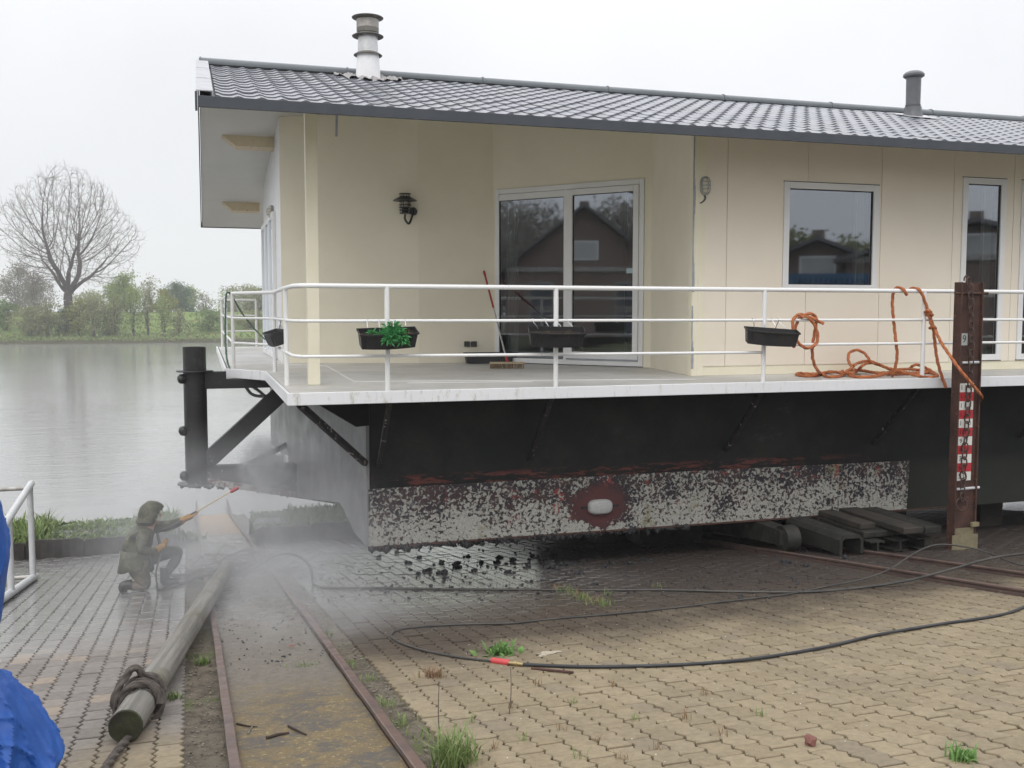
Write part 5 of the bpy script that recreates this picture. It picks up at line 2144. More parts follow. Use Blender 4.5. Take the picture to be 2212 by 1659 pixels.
# the line over the top rail with its splice, running to the steel column
pts = [f(1660, 250, 10.06), f(1690, 232, 10.04), f(1735, 228, 10.0), f(1780, 250, 9.965), f(1815, 305, 9.955), f(1845, 385, 9.955), f(1875, 470, 9.955), f(1890, 520, 9.95)]
rope(pts, 'hanging_line', ro_)
pts = [f(1882, 500, 9.945), f(1905, 550, 9.945), f(1922, 610, 9.94), f(1938, 670, 9.945), f(1946, 720, 9.95), f(1958, 830, 9.955), f(1972, 950, 9.945), f(1990, 1070, 9.925), f(2020, 1190, 9.91), f(2060, 1310, 9.90), f(2095, 1400, 9.88)]
rope(pts, 'hanging_line', ro_)
pts = [f(1900, 515, 9.925), f(1890, 560, 9.925), f(1918, 600, 9.92), f(1912, 640, 9.92), f(1942, 680, 9.92), f(1966, 720, 9.91), f(2010, 815, 9.84), f(2060, 905, 9.72)] + [PY(*z7(a, b), y) for a, b, y in ((1620, 770, 9.60), (1700, 885, 9.44), (1775, 975, 9.40), (1840, 1055, 9.40), (1872, 1095, 9.44), (1876, 1120, 9.60), (1860, 1135, 9.75))]
rope(pts, 'tow_line', ro_)
for (a, b) in ((1882, 500), (1900, 535), (1938, 690)):
    q = f(a, b, 9.935)
    mb = MB()
    mb.tube([q + np.array([0.034 * math.cos(k), 0.03 * math.sin(k), 0.012 * math.sin(2 * k)]) for k in np.linspace(0, 5.6, 14)], RR, n=8, lobes=3, pitch=0.12, lobe=0.17)
    mb.build('knot', M['orange_rope'], ro_)

gr = thing('green_line', 'green rope hanging over the far corner of the boat rail', 'rope', (0.40, 14.7, DECK))
rope([PY(501, 640, 14.8), PY(494, 632, 14.75), PY(488.5, 640, 14.7), PY(487, 700, 14.68), PY(488, 750, 14.65), PY(491, 780, 14.55), PY(497, 797, 14.47)], 'hanging_line', gr, 'green_rope', 0.013, 0.03)
rope([PY(502, 640, 14.85), PY(520, 672, 15.3), PY(545, 705, 15.9), PY(572, 733, 16.6)], 'slack_line', gr, 'green_rope', 0.011, 0.03)

# lamps
nA = np.array([A1[0] - A0[0], A1[1] - A0[1]])
nA /= np.linalg.norm(nA)
nAo = np.array([nA[1], -nA[0]])
wb = PP(893, 457, (*A0, 0), (nAo[0], nAo[1], 0))
t = thing('wall_lantern', 'black caged wall lantern on the veranda wall', 'wall lamp', wb)
out3 = np.array([nAo[0], nAo[1], 0])
mb = MB()
mb.tube([wb, wb + out3 * 0.035], 0.062, n=18)
mb.build('back_plate', M['black_metal'], t, smooth=True)
ctr = wb + out3 * 0.17 - np.array([nA[0], nA[1], 0]) * 0.0
pb = lambda py: PP(875, py, ctr, (nAo[0], nAo[1], 0))
lc = pb(450)
mb = MB()
a0, a1 = wb + out3 * 0.03, np.array([lc[0], lc[1], pb(463)[2]])
mb.tube([a0 + [0, 0, 0.05], a0 + [0, 0, -0.02], (a0 + a1) / 2 + [0, 0, -0.16], np.array([lc[0], lc[1], pb(474)[2]]), a1], 0.017, n=8, smooth=6)
mb.build('bracket', M['black_metal'], t, smooth=True)
sc = 16.2 / FPX
mb = MB()
mb.lathe([(0.085, 0), (0.085, 0.012)], (lc[0], lc[1], pb(461.5)[2]), 18)
mb.lathe([(0.055, 0), (0.055, 0.09)], (lc[0], lc[1], pb(461)[2]), 14)
for py in (454, 448.5, 443):
    z = pb(py)[2]
    mb.lathe([(0.082, -0.004), (0.100, 0), (0.082, 0.006)], (lc[0], lc[1], z), 18)
for k in range(6):
    a = k * math.pi / 3
    p = np.array([lc[0] + 0.075 * math.cos(a), lc[1] + 0.075 * math.sin(a), pb(462)[2]])
    mb.cyl(p, [p[0], p[1], pb(420)[2]], 0.006, n=6)
mb.lathe([(0.09, 0), (0.09, 0.01)], (lc[0], lc[1], pb(419.5)[2]), 18)
mb.build('cage', M['black_metal'], t, smooth=True)
mb = MB()
mb.lathe([(0.185, 0), (0.175, 0.012), (0.07, 0.07), (0.01, 0.075)], (lc[0], lc[1], pb(434)[2]), 24)
mb.build('shade', M['black_metal'], t, smooth=True)
M['frosted'] = mk('frosted_bulb', (0.62, 0.58, 0.48), None, rough=0.3)
mb = MB()
mb.lathe([(0.045, pb(456)[2]), (0.05, pb(445)[2]), (0.035, pb(436)[2])], (lc[0], lc[1], 0), 14)
mb.build('bulb', M['frosted'], t, smooth=True)


def bulkhead(label, c, out, along, cable):
    t = thing('bulkhead_lamp', label, 'wall lamp', c, 'caged bulkhead lamps on the house walls')
    c, out, along = (np.array(q, float) for q in (c, out, along))
    up = np.array([0, 0, 1.0])

    def oval(rx, rz, n=22):
        return [along * rx * math.copysign(abs(math.cos(a)) ** 0.75, math.cos(a)) + up * rz * math.copysign(abs(math.sin(a)) ** 0.75, math.sin(a)) for a in np.linspace(0, 2 * math.pi, n, endpoint=False)]
    mb = MB()
    V, F = [], []
    prof = [(0.062, 0.10, 0.0), (0.066, 0.115, 0.02), (0.066, 0.115, 0.045), (0.055, 0.1, 0.05)]
    for rx, rz, o in prof:
        V += [c + out * o + q for q in oval(rx, rz)]
    for r in range(3):
        F += [(r * 22 + i, r * 22 + (i + 1) % 22, (r + 1) * 22 + (i + 1) % 22, (r + 1) * 22 + i) for i in range(22)]
    F.append(tuple(66 + i for i in range(22)))
    mb.add(V, F)
    mb.build('casting', M['lamp_grey'], t, smooth=True)
    mb = MB()
    V, F = [], []
    for s, o in ((1, 0.05), (0.92, 0.075), (0.6, 0.093), (0.2, 0.098)):
        V += [c + out * o + q for q in oval(0.048 * s, 0.09 * s)]
    for r in range(3):
        F += [(r * 22 + i, r * 22 + (i + 1) % 22, (r + 1) * 22 + (i + 1) % 22, (r + 1) * 22 + i) for i in range(22)]
    F.append(tuple(66 + i for i in range(22)))
    mb.add(V, F)
    mb.build('glass_dome', M['frosted'], t, smooth=True)
    mb = MB()
    for zz_ in (-0.045, 0.0, 0.045):
        mb.tube([c + up * zz_ + along * a + out * (0.05 + 0.062 * math.cos(a / 0.062 * math.pi / 2)) for a in np.linspace(-0.062, 0.062, 9)], 0.005, n=5)
    mb.tube([c + up * a + out * (0.05 + 0.062 * math.cos(a / 0.112 * math.pi / 2)) for a in np.linspace(-0.112, 0.112, 11)], 0.005, n=5)
    mb.build('guard', M['lamp_grey'], t, smooth=True)
    if cable:
        mb = MB()
        mb.tube([c + up * -0.11 + out * 0.02, c + up * -0.16 + out * 0.02 + along * 0.005, c + up * -0.20 + out * 0.01 - along * 0.03, c + up * -0.215 - along * 0.075], 0.009, n=7, smooth=5)
        mb.build('cable', M['black_metal'], t, smooth=True)
    return t


bulkhead('grey caged oval lamp beside the square window', PY(1521, 402, FY - 0.002), (0, -1, 0), (1, 0, 0), True)
bulkhead('grey caged oval lamp on the white end wall under the gable', PX(591, 458, 1.168), (-1, 0, 0), (0, -1, 0), False)

# ------------------------------------------------------------------ the steel column with its gauge and chain
CX0, CX1, CY0, CY1 = 8.385, 8.700, 9.50, 9.625
ctop = 1.805
cbase = gz(9.5) - 0.02
col = thing('steel_column', 'rusty steel H column with red and white depth gauge', 'column', ((CX0 + CX1) / 2, (CY0 + CY1) / 2, gz(9.6)))
mb = MB()
mb.box((CX0, CY0, cbase), (CX0 + 0.018, CY1, ctop))
mb.build('flange', M['rust'], col, bevel=0.003)
mb = MB()
mb.box((CX1 - 0.018, CY0, cbase), (CX1, CY1, ctop))
mb.build('flange', M['rust'], col, bevel=0.003)
WY = CY0 + 0.036
mb = MB()
mb.box((CX0 + 0.018, WY, cbase), (CX1 - 0.018, WY + 0.018, ctop - 0.004))
mb.build('web', M['rust'], col)
cz = lambda py: PY(2080, py, WY)[2]
mb = MB()
mb.box((CX0 + 0.0185, WY - 0.022, cbase), (CX1 - 0.0185, WY - 0.004, cz(1140)))
mb.box((CX0 - 0.03, CY0 - 0.012, cbase), (CX1 + 0.02, CY0 - 0.002, cz(1153)))
mb.build('foot', M['rust_light'], col)
mb = MB()
mb.box((CX1 - 0.09, CY0 - 0.04, cz(1136)), (CX1 + 0.01, CY0 - 0.004, cz(1127)))
mb.build('lug', M['rust_light'], col)
for py, mt, x0, x1 in ((784, 'pipe_grey', CX0 + 0.06, CX1 - 0.012), (1057, 'pipe_grey', CX0 + 0.04, CX1 + 0.05), (634, 'rust', CX0 - 0.07, CX1 + 0.08)):
    mb = MB()
    z = PY(2085, py, CY0)[2]
    mb.cyl((x0, CY0 + 0.03, z), (x1, CY0 + 0.03, z + (0.006 if py == 1057 else 0.003)), 0.017, n=10)
    mb.build('rung', M[mt], col, smooth=True)


def text_mesh(body, size, loc, name, mat, parent, ax=(1, 0, 0), thick=0.0008, sx=1.0):
    cu = bpy.data.curves.new(name, 'FONT')
    cu.body = body
    cu.size = size
    cu.extrude = thick
    cu.resolution_u = 2
    cu.align_x = 'CENTER'
    cu.align_y = 'CENTER'
    o = bpy.data.objects.new(name, cu)
    COL.objects.link(o)
    bpy.context.view_layer.update()
    me = bpy.data.meshes.new_from_object(o.evaluated_get(bpy.context.evaluated_depsgraph_get()))
    bpy.data.objects.remove(o)
    off = parent_origin(parent)
    for v in me.vertices:
        x, y, z = v.co
        v.co = (loc[0] - off[0] + x * sx, loc[1] - off[1] - z, loc[2] - off[2] + y)
    me.materials.clear()
    me.materials.append(mat)
    ob = bpy.data.objects.new(name, me)
    COL.objects.link(ob)
    ob.parent = parent
    return ob


vals = ['150', '140', '130', '120', '110', '100', '90', '80', '70', '60', '50']
zt_, zb2 = cz(828), cz(1038)
gh = (zt_ - zb2) / len(vals)
gx0, gx1 = CX0 + 0.019, CX0 + 0.240
for i, v in enumerate(vals):
    z1_, z0_ = zt_ - i * gh, zt_ - (i + 1) * gh
    mb = MB()
    mb.box((gx0, WY - 0.007, z0_ + 0.0008), (gx1, WY - 0.001, z1_ - 0.0008))
    red = i % 2 == 1
    pl = mb.build('gauge_plate', M['plate_red' if red else 'plate_white'], col)
    for k, chh in enumerate(v):
        xx = gx0 + 0.050 + 0.062 * k if len(v) == 3 else gx0 + 0.060 + 0.066 * k
        text_mesh(chh, 0.078, (xx, WY - 0.0078, (z0_ + z1_) / 2), 'numeral', M['ink_red' if red else 'ink'], pl, sx=1.0)
q = PY(2082, 733, WY)
mb = MB()
mb.box((q[0] - 0.047, WY - 0.006, q[2] - 0.070), (q[0] + 0.047, WY - 0.001, q[2] + 0.070))
pl = mb.build('number_plate', M['plate_grey'], col)
text_mesh('9', 0.13, (q[0], WY - 0.0068, q[2]), 'numeral', M['ink'], pl, sx=0.9)

# hanging chain, link by link
ch = thing('chain', 'rusty chain hanging down the steel column in front of its gauge', 'chain', ((CX0 + CX1) / 2, WY - 0.05, cz(1060)))
z8 = zq(3000, 1700, 2.074)
cpts = [PY(*z7(1775, 205), WY - 0.06), PY(*z7(1790, 300), WY - 0.055), PY(*z7(1797, 600), WY - 0.055), PY(*z7(1792, 900), WY - 0.055), PY(*z7(1778, 1030), WY - 0.05), PY(*z7(1765, 1250), WY - 0.05), PY(*z7(1750, 1450), WY - 0.05), PY(*z8(1590, 170), WY - 0.05), PY(*z8(1578, 340), WY - 0.05), PY(*z8(1572, 500), WY - 0.05)]
C = even(catmull(np.array(cpts), 10), 0.083)


def link_mesh():
    mb = MB()
    a, w, r = 0.054, 0.034, 0.0085
    pts = []
    for t_ in np.linspace(0, 2 * math.pi, 18, endpoint=False):
        x = w * math.copysign(abs(math.cos(t_)) ** 0.8, math.cos(t_))
        z = a * math.copysign(abs(math.sin(t_)) ** 0.8, math.sin(t_))
        pts.append((x, 0, z))
    mb.tube(pts, r, n=7, closed=True)
    me = bpy.data.meshes.new('link')
    me.from_pydata(mb.v, [], mb.f)
    me.materials.append(M['chain'])
    me.polygons.foreach_set('use_smooth', [True] * len(me.polygons))
    return me


lm = link_mesh()
off = parent_origin(ch)
for i, p in enumerate(C):
    o = bpy.data.objects.new('link', lm)
    COL.objects.link(o)
    o.parent = ch
    o.location = p - off
    o.rotation_euler = (rng.normal(0, 0.05), rng.normal(0, 0.05), (0.25 if i % 2 == 0 else 0.25 + math.pi / 2) + rng.normal(0, 0.12))
q = PY(*z8(1565, 558), WY - 0.05)
mb = MB()
mb.tube([(q[0] + 0.075 * math.cos(a), q[1] + 0.01 * math.sin(a), q[2] + 0.07 * math.sin(a)) for a in np.linspace(0, 2 * math.pi, 24, endpoint=False)], 0.008, n=8, closed=True)
mb.build('end_ring', M['chain'], ch, smooth=True)
q = PY(*z7(1757, 192), WY - 0.02)
mb = MB()
mb.tube([(q[0] + 0.032 * math.cos(a), q[1], q[2] + 0.012 + 0.042 * math.sin(a)) for a in np.linspace(-0.4, math.pi + 0.4, 14)], 0.009, n=8)
mb.build('shackle', M['chain'], ch, smooth=True)

# ------------------------------------------------------------------ sled carrying the hull
sl = thing('slipway_sled', 'heavy dark steel and timber sled under the boat beside the gauge column', 'sled', (7.4, 10.4, gz(10.4)))


def sledbox(name, lo, hi, mat, bev=0.012):
    mb = MB()
    mb.box(lo, hi)
    return mb.build(name, M[mat], sl, bevel=bev)


# inverted U channel head of the near runner
px0 = G(1832, 1222)
ux0, ux1, uy0, uy1, uz0, uz1 = 6.98, 7.30, 9.72, 10.84, gz(9.8) + 0.03, -1.13
mb = MB()
th = 0.035
mb.prism([(ux0, uy0, uz0), (ux0, uy0, uz1 - 0.05), (ux0 + 0.05, uy0, uz1), (ux1 - 0.05, uy0, uz1), (ux1, uy0, uz1 - 0.05), (ux1, uy0, uz0), (ux1 - th, uy0, uz0), (ux1 - th, uy0, uz1 - 0.065), (ux1 - 0.065, uy0, uz1 - th), (ux0 + 0.065, uy0, uz1 - th), (ux0 + th, uy0, uz1 - 0.065), (ux0 + th, uy0, uz0)], (0, uy1 - uy0, 0))
mb.build('channel_head', M['sled'], sl)
for y in (10.35, 12.5, 15.0, 17.5):
    mb = MB()
    mb.tube([(6.60, y, gz(y) + 0.19), (6.78, y, gz(y) + 0.19)], 0.16, n=20)
    mb.build('wheel', M['sled'], sl, smooth=True)
    mb = MB()
    mb.tube([(7.44, y, gz(y) + 0.19), (7.60, y, gz(y) + 0.19)], 0.16, n=20)
    mb.build('wheel', M['sled'], sl, smooth=True)
for x in (6.55, 7.42):
    mb = MB()
    mb.prism([(x, 10.3, gz(10.3) + 0.12), (x, 10.85, gz(10.85) + 0.14), (x, 18.4, gz(18.4) + 0.30), (x, 18.4, HB - 0.02), (x, 10.3, HB - 0.02)], (0.22, 0, 0))
    mb.build('runner', M['sled'], sl)
sledbox('block', (5.6, 12.2, gz(12.3) + 0.02), (6.54, 12.7, HB - 0.014), 'sled')
sledbox('cross_beam', (5.3, 15.5, gz(15.5) + 0.25), (20.0, 15.9, HB - 0.014), 'sled')  # lengthened to the right to block the bright gap under the hull
# stacked sleepers and I beams sticking out towards the yard
for i, (x0, x1, y0, z0, h, mt) in enumerate(((7.42, 7.64, 9.95, -1.13, 0.075, 'timber'), (7.72, 8.00, 9.55, -1.12, 0.075, 'timber'), (7.40, 7.98, 9.85, -1.21, 0.075, 'sled'), (8.06, 8.30, 9.60, -1.15, 0.09, 'sled'))):
    sledbox('sleeper', (x0, y0, z0), (x1, 10.80, z0 + h), mt)
for x in (7.50, 7.82, 8.16):
    zz0, zz1, y0 = gz(9.8) + 0.02, -1.225, 9.72
    mb = MB()
    mb.box((x - 0.012, y0, zz0 + 0.016), (x + 0.012, 10.8, zz1 - 0.016))
    mb.box((x - 0.10, y0, zz0), (x + 0.10, 10.8, zz0 + 0.016))
    mb.box((x - 0.10, y0, zz1 - 0.016), (x + 0.10, 10.8, zz1))
    mb.build('beam', M['sled'], sl)
sledbox('block', (8.9, 11.4, gz(11.6)), (9.25, 11.8, HB - 0.014), 'timber')
sledbox('block', (10.6, 11.5, gz(11.6)), (11.0, 11.9, HB - 0.014), 'timber')

# ------------------------------------------------------------------ pressure washer hoses
def ground_pts(pix, lift):
    out = []
    for q in pix:
        p = G(q[0], q[1])
        if len(q) > 2:          # lifted clear of the yard: keep its distance, raise it
            b = G(q[0], q[2])
            p = PY(q[0], q[1], b[1])
        else:
            p = p + [0, 0, lift]
        out.append(p)
    return out


h1 = thing('pressure_hose', 'black pressure hose looping over the tan pavers with a red coupling', 'hose', G(1080, 1437))
pix = [(2300, 1268), (2210, 1315), (2150, 1334), (2030, 1352), (1900, 1374), (1780, 1402), (1650, 1424), (1520, 1437), (1380, 1443), (1250, 1444), (1130, 1439.5)]
mb = MB()
mb.tube(even(catmull(np.array(ground_pts(pix, 0.013)), 8), 0.05), 0.0115, n=9)
mb.build('thick_hose', M['rubber'], h1, smooth=True)
a_, b_ = G(1131, 1439.5) + [0, 0, 0.013], G(1100, 1436) + [0, 0, 0.013]
c_ = G(1062, 1431) + [0, 0, 0.014]
mb = MB()
mb.tube([a_, a_ + (b_ - a_) * 0.4, a_ + (b_ - a_) * 0.42, a_ + (b_ - a_) * 0.62, a_ + (b_ - a_) * 0.64, b_], [0.012, 0.014, 0.019, 0.019, 0.014, 0.013], n=10)
mb.build('coupling', M['brass'], h1, smooth=True)
mb = MB()
mb.tube([b_, b_ + (c_ - b_) * 0.05, b_ + (c_ - b_) * 0.95, c_], [0.015, 0.0215, 0.0215, 0.014], n=12)
mb.build('red_sleeve', M['red_faded'], h1, smooth=True)
pix = [(1064, 1431.5), (1000, 1424), (930, 1411), (875, 1395), (850, 1382), (846, 1373), (858, 1364), (900, 1357), (1000, 1351), (1100, 1349), (1200, 1339), (1320, 1329), (1450, 1316), (1580, 1300), (1700, 1286), (1780, 1270), (1860, 1252, 1262), (1920, 1230, 1250), (1970, 1198, 1235), (2005, 1181, 1225), (2040, 1176, 1222), (2100, 1184, 1224), (2150, 1200, 1228), (2200, 1219, 1235), (2300, 1236)]
mb = MB()
mb.tube(even(catmull(np.array(ground_pts(pix, 0.010)), 8), 0.05), 0.0085, n=8)
mb.build('thin_hose', M['rubber_wet'], h1, smooth=True)

h2 = thing('pressure_hose', 'muddy hose running under the hull to the crouching person', 'hose', G(1200, 1275))
pix = [(2300, 1190, 1240), (2210, 1196, 1238), (2140, 1206, 1238), (2060, 1228, 1246), (1960, 1254, 1264), (1860, 1272), (1750, 1281), (1600, 1281), (1440, 1277), (1280, 1277), (1120, 1276), (960, 1275), (830, 1273), (730, 1272), (692, 1270), (676, 1262), (674, 1240, 1268), (668, 1222, 1268), (650, 1205, 1262), (622, 1196, 1255), (590, 1203, 1248), (560, 1222, 1246), (520, 1235, 1248), (470, 1241, 1254), (430, 1246, 1258), (395, 1262, 1266), (368, 1272), (345, 1276), (338, 1268)]
hp = ground_pts(pix, 0.012)
mb = MB()
mb.tube(even(catmull(np.array(hp), 8), 0.06), 0.0125, n=8)
mb.build('hose', M['rubber_wet'], h2, smooth=True)

# ------------------------------------------------------------------ the felled pole and the rope round it
pa, pb_ = G(272, 1607), G(492, 1250)
r_ = 0.086
ra, rb = pa + [0, 0.02, r_ * 0.99], pb_ + [0, 0, r_ + 0.045]
lg = thing('mooring_pole', 'weathered round timber pole lying across the slipway rail', 'pole', (pa + pb_) / 2)
g = np.random.default_rng(17)
N = 60
P = np.array([ra + (rb - ra) * i / (N - 1) for i in range(N)])
P[:, 2] += 0.0 * np.sin(np.linspace(0, 3, N))
mb = MB()
T = (rb - ra) / np.linalg.norm(rb - ra)
Nx = np.cross(T, [0, 0, 1.0]); Nx /= np.linalg.norm(Nx)
Nz = np.cross(Nx, T)
ns = 28
ph = g.uniform(0, 6.28, 6)
V = []
for i in range(N):
    t_ = i / (N - 1)
    for k in range(ns):
        a = 2 * math.pi * k / ns
        rr_ = r_ * (1 + 0.015 * math.sin(3 * a + ph[0] + t_ * 2) + 0.012 * math.sin(5 * a + ph[1] + 3 * t_) + 0.01 * math.sin(40 * t_ + ph[2]))
        if abs(a - 1.9) < 0.16:
            rr_ *= 0.93          # a drying crack along the top
        V.append(P[i] + (Nx * math.cos(a) + Nz * math.sin(a)) * rr_)
F = [(i * ns + k, i * ns + (k + 1) % ns, (i + 1) * ns + (k + 1) % ns, (i + 1) * ns + k) for i in range(N - 1) for k in range(ns)]
mb.add(V, F + [tuple((N - 1) * ns + k for k in range(ns))])
mb.build('trunk', M['log'], lg, smooth=True)
mb = MB()
V = []
for s, o in ((1.0, 0.0), (0.94, 0.012), (0.6, 0.006), (0.25, 0.016)):
    for k in range(ns):
        V.append(P[0] - T * o + (np.array(mb.v[0]) * 0 if False else 0) + (Nx * math.cos(2 * math.pi * k / ns) + Nz * math.sin(2 * math.pi * k / ns)) * r_ * s * (1 + 0.012 * math.sin(k * 1.7)))
F = [(r * ns + k, r * ns + (k + 1) % ns, (r + 1) * ns + (k + 1) % ns, (r + 1) * ns + k) for r in range(3) for k in range(ns)] + [tuple(3 * ns + k for k in range(ns))]
mb.add(V, F)
mb.build('end_grain', M['log_end'], lg, smooth=True)
wr = thing('wrapped_rope', 'thick dark rope wound round the near end of the timber pole', 'rope', ra + T * 0.55)
Lg = np.linalg.norm(rb - ra)
wpts = []
for a in np.linspace(0, 2 * math.pi * 3.9, 110):
    s_ = 0.40 + 0.052 * a / (2 * math.pi) * 1.25 + 0.035 * math.sin(a + 0.6)
    rr_ = r_ + 0.021 + 0.008 * math.sin(a * 1.3)
    z_ = math.sin(a)
    q = ra + T * s_ + (Nx * math.cos(a) + Nz * max(z_, -0.78)) * rr_
    wpts.append(q)
mb = MB()
mb.tube(even(np.array(wpts), 0.010), 0.0195, n=12, lobes=3, pitch=0.105, lobe=0.24)
mb.build('turns', M['old_rope'], wr)
e0 = ra + T * 0.42
wpts = [e0 + Nx * -0.118 + Nz * -0.05, e0 + Nx * -0.128 + Nz * 0.05, e0 + Nx * -0.105 + Nz * 0.11 + T * 0.05, e0 + Nx * -0.07 + Nz * 0.165 + T * 0.12, e0 + Nx * -0.04 + Nz * 0.17 + T * 0.17, e0 + Nx * 0.0 + Nz * 0.13 + T * 0.18, e0 + Nx * 0.07 + Nz * 0.11 + T * 0.16, e0 + Nx * 0.118 + Nz * 0.03 + T * 0.14]
mb = MB()
mb.tube(even(catmull(np.array(wpts), 8), 0.010), 0.020, n=12, lobes=3, pitch=0.105, lobe=0.24)
mb.build('bight', M['old_rope'], wr)
wpts = [ra + T * 0.5 + Nx * 0.14 + Nz * -0.07]
mb = MB()
dl = [G(x, y) + [0, 0, 0.028] for x, y in ((345, 1522), (330, 1545), (318, 1566), (296, 1588), (272, 1612), (250, 1640), (228, 1672), (205, 1710))]
mb.tube(even(catmull(np.array(dl), 8), 0.010), 0.0185, n=12, lobes=3, pitch=0.105, lobe=0.24)
tl_ = mb.build('tail', M['old_rope'], wr)
# ------------------------------------------------------------------ pipe handrail at the left
B1_, B2_ = G(72, 1256), G(25, 1290)
T1_ = PY(67, 1049, B1_[1])
T2_ = PY(18, 1120, B2_[1])
hr = thing('pipe_handrail', 'pale grey pipe handrail standing on the grey pavers by the kerb', 'handrail', B1_)
dirn = B2_ - B1_
for b, t_ in ((B1_, T1_), (B2_, T2_)):
    mb = MB()
    mb.cyl(b + [0, 0, 0.03], [b[0], b[1], t_[2]], 0.036, n=14)
    mb.build('post', M['pipe_grey'], hr, smooth=True)
mb = MB()
k = 2.4
top0, top1 = np.array([B1_[0], B1_[1], T1_[2]]), np.array([B2_[0], B2_[1], T2_[2]])
mb.cyl(top0 - (top1 - top0) * 0.07, top0 + (top1 - top0) * k, 0.042, n=16)
mb.build('top_pipe', M['pipe_grey'], hr, smooth=True)
mb = MB()
mb.cyl(B1_ - dirn * 0.1 + [0, 0, 0.05], B1_ + dirn * k + [0, 0, 0.05], 0.045, n=16)
mb.build('base_pipe', M['pipe_grey'], hr, smooth=True)
for z in (T1_[2] - 0.03, B1_[2] + 0.06):
    mb = MB()
    mb.cyl((B1_[0], B1_[1], z), (B1_[0] - 3.0, B1_[1] + 0.1, z - 0.02), 0.026, n=12)
    mb.build('cross_pipe', M['zinc_dull'], hr, smooth=True)

# ------------------------------------------------------------------ blue tarpaulin over something at the left edge
TYY = 4.25
rows = [(1020, -110), (1055, -45), (1092, 0), (1130, 9), (1190, 17), (1215, 18), (1290, 8), (1335, 1), (1370, -12), (1415, -34), (1450, -24), (1478, 2), (1492, 30), (1535, 76), (1580, 112), (1622, 140), (1642, 132), (1665, 118), (1700, 100), (1760, 84)]
rows = np.array(rows, float)
yy = np.linspace(1020, 1760, 230)
ee = np.interp(yy, rows[:, 0], rows[:, 1])
mb = MB()
na = 220
V = []
for i, (py, ex) in enumerate(zip(yy, ee)):
    e_pt = PY(ex, py, TYY)
    rx = 0.55 if py > 1100 else 0.55 * max(0.05, (py - 1015) / 85) ** 0.5
    for k in range(na):
        a = 2 * math.pi * k / na
        c, s = math.cos(a), math.sin(a)
        sx = math.copysign(abs(c) ** 0.8, c)
        q_ = py + 260 * (a - 5.6)           # folds fan out towards the lower corner
        r1 = 1 - abs(math.sin(q_ * 0.018 + 0.8 * math.sin(py * 0.012)))
        r2 = 1 - abs(math.sin(q_ * 0.041 - py * 0.02 + 1.2 * math.sin(a * 3)))
        r3 = 1 - abs(math.sin(11 * a - py * 0.034 + 0.7 * math.sin(q_ * 0.03)))
        r4 = 1 - abs(math.sin(23 * a + py * 0.05 + math.sin(q_ * 0.05)))
        d_ = 0.060 * r1 ** 2.2 + 0.032 * r2 ** 2.5 + 0.022 * r3 ** 2 + 0.008 * r4 ** 2 - 0.035
        keep_ = 1 - max(0, c) ** 4
        V.append((e_pt[0] - rx + rx * sx + c * d_ * keep_, TYY + 0.42 * s + s * d_ * 1.5, e_pt[2] + 0.012 * math.sin(3 * a + i * 0.1) + d_ * 0.25))
mb.add(V, [(i * na + k, (i + 1) * na + k, (i + 1) * na + (k + 1) % na, i * na + (k + 1) % na) for i in range(len(yy) - 1) for k in range(na)] + [tuple(range(na))])
tag(mb.build('tarpaulin', M['tarp'], smooth=True), 'creased blue tarpaulin hanging over an object at the left edge', 'tarpaulin')

# ------------------------------------------------------------------ the crouching person with the lance
PR = G(334, 1271)
PK = 0.000882


def pl(zx, zy, dy=0.0):
    return PR + np.array([(zx - 650) * PK * 0.985, dy - (zx - 650) * PK * 0.0, (1492 - zy) * PK])


person = thing('person', 'person crouching in a hooded camouflage coat and orange gloves, aiming a pressure lance', 'person', PR)


def skin(name, verts, edges, mats, parent, sub=2, root=0):
    """verts: (point, rx, ry, material index)"""
    off = parent_origin(parent)
    me = bpy.data.meshes.new(name + '_cage')
    me.from_pydata([tuple(v[0] - off) for v in verts], edges, [])
    o = bpy.data.objects.new(name + '_cage', me)
    COL.objects.link(o)
    o.modifiers.new('s', 'SKIN')
    for i, v in enumerate(verts):
        sv = me.skin_vertices[0].data[i]
        sv.radius = (v[1], v[2])
        sv.use_root = (i == root)
    sb = o.modifiers.new('u', 'SUBSURF')
    sb.levels = sub
    sb.render_levels = sub
    bpy.context.view_layer.update()
    ev = o.evaluated_get(bpy.context.evaluated_depsgraph_get())
    m2 = bpy.data.meshes.new_from_object(ev)
    bpy.data.objects.remove(o)
    m2.name = name
    m2.materials.clear()
    for m in mats:
        m2.materials.append(m)
    A = np.array([(verts[a][0] - off) for a, b in edges])
    B = np.array([(verts[b][0] - off) for a, b in edges])
    mi = [verts[b][3] for a, b in edges]
    for p in m2.polygons:
        c = np.array(p.center)
        ab = B - A
        t = np.clip(((c - A) * ab).sum(1) / (ab * ab).sum(1), 0, 1)
        d = np.linalg.norm(A + ab * t[:, None] - c, axis=1)
        p.material_index = mi[int(d.argmin())]
        p.use_smooth = True
    no = [np.array(v.normal) for v in m2.vertices]
    for v, nn_ in zip(m2.vertices, no):
        c = np.array(v.co)
        w = math.sin(38 * c[2] + 9 * c[0] + 3 * math.sin(14 * c[1])) * 0.5 + math.sin(61 * c[0] - 33 * c[2] + 20 * c[1]) * 0.35 + math.sin(24 * c[1] + 19 * c[2]) * 0.4
        v.co = c + nn_ * 0.0042 * w
    ob = bpy.data.objects.new(name, m2)
    COL.objects.link(ob)
    ob.parent = parent
    return ob


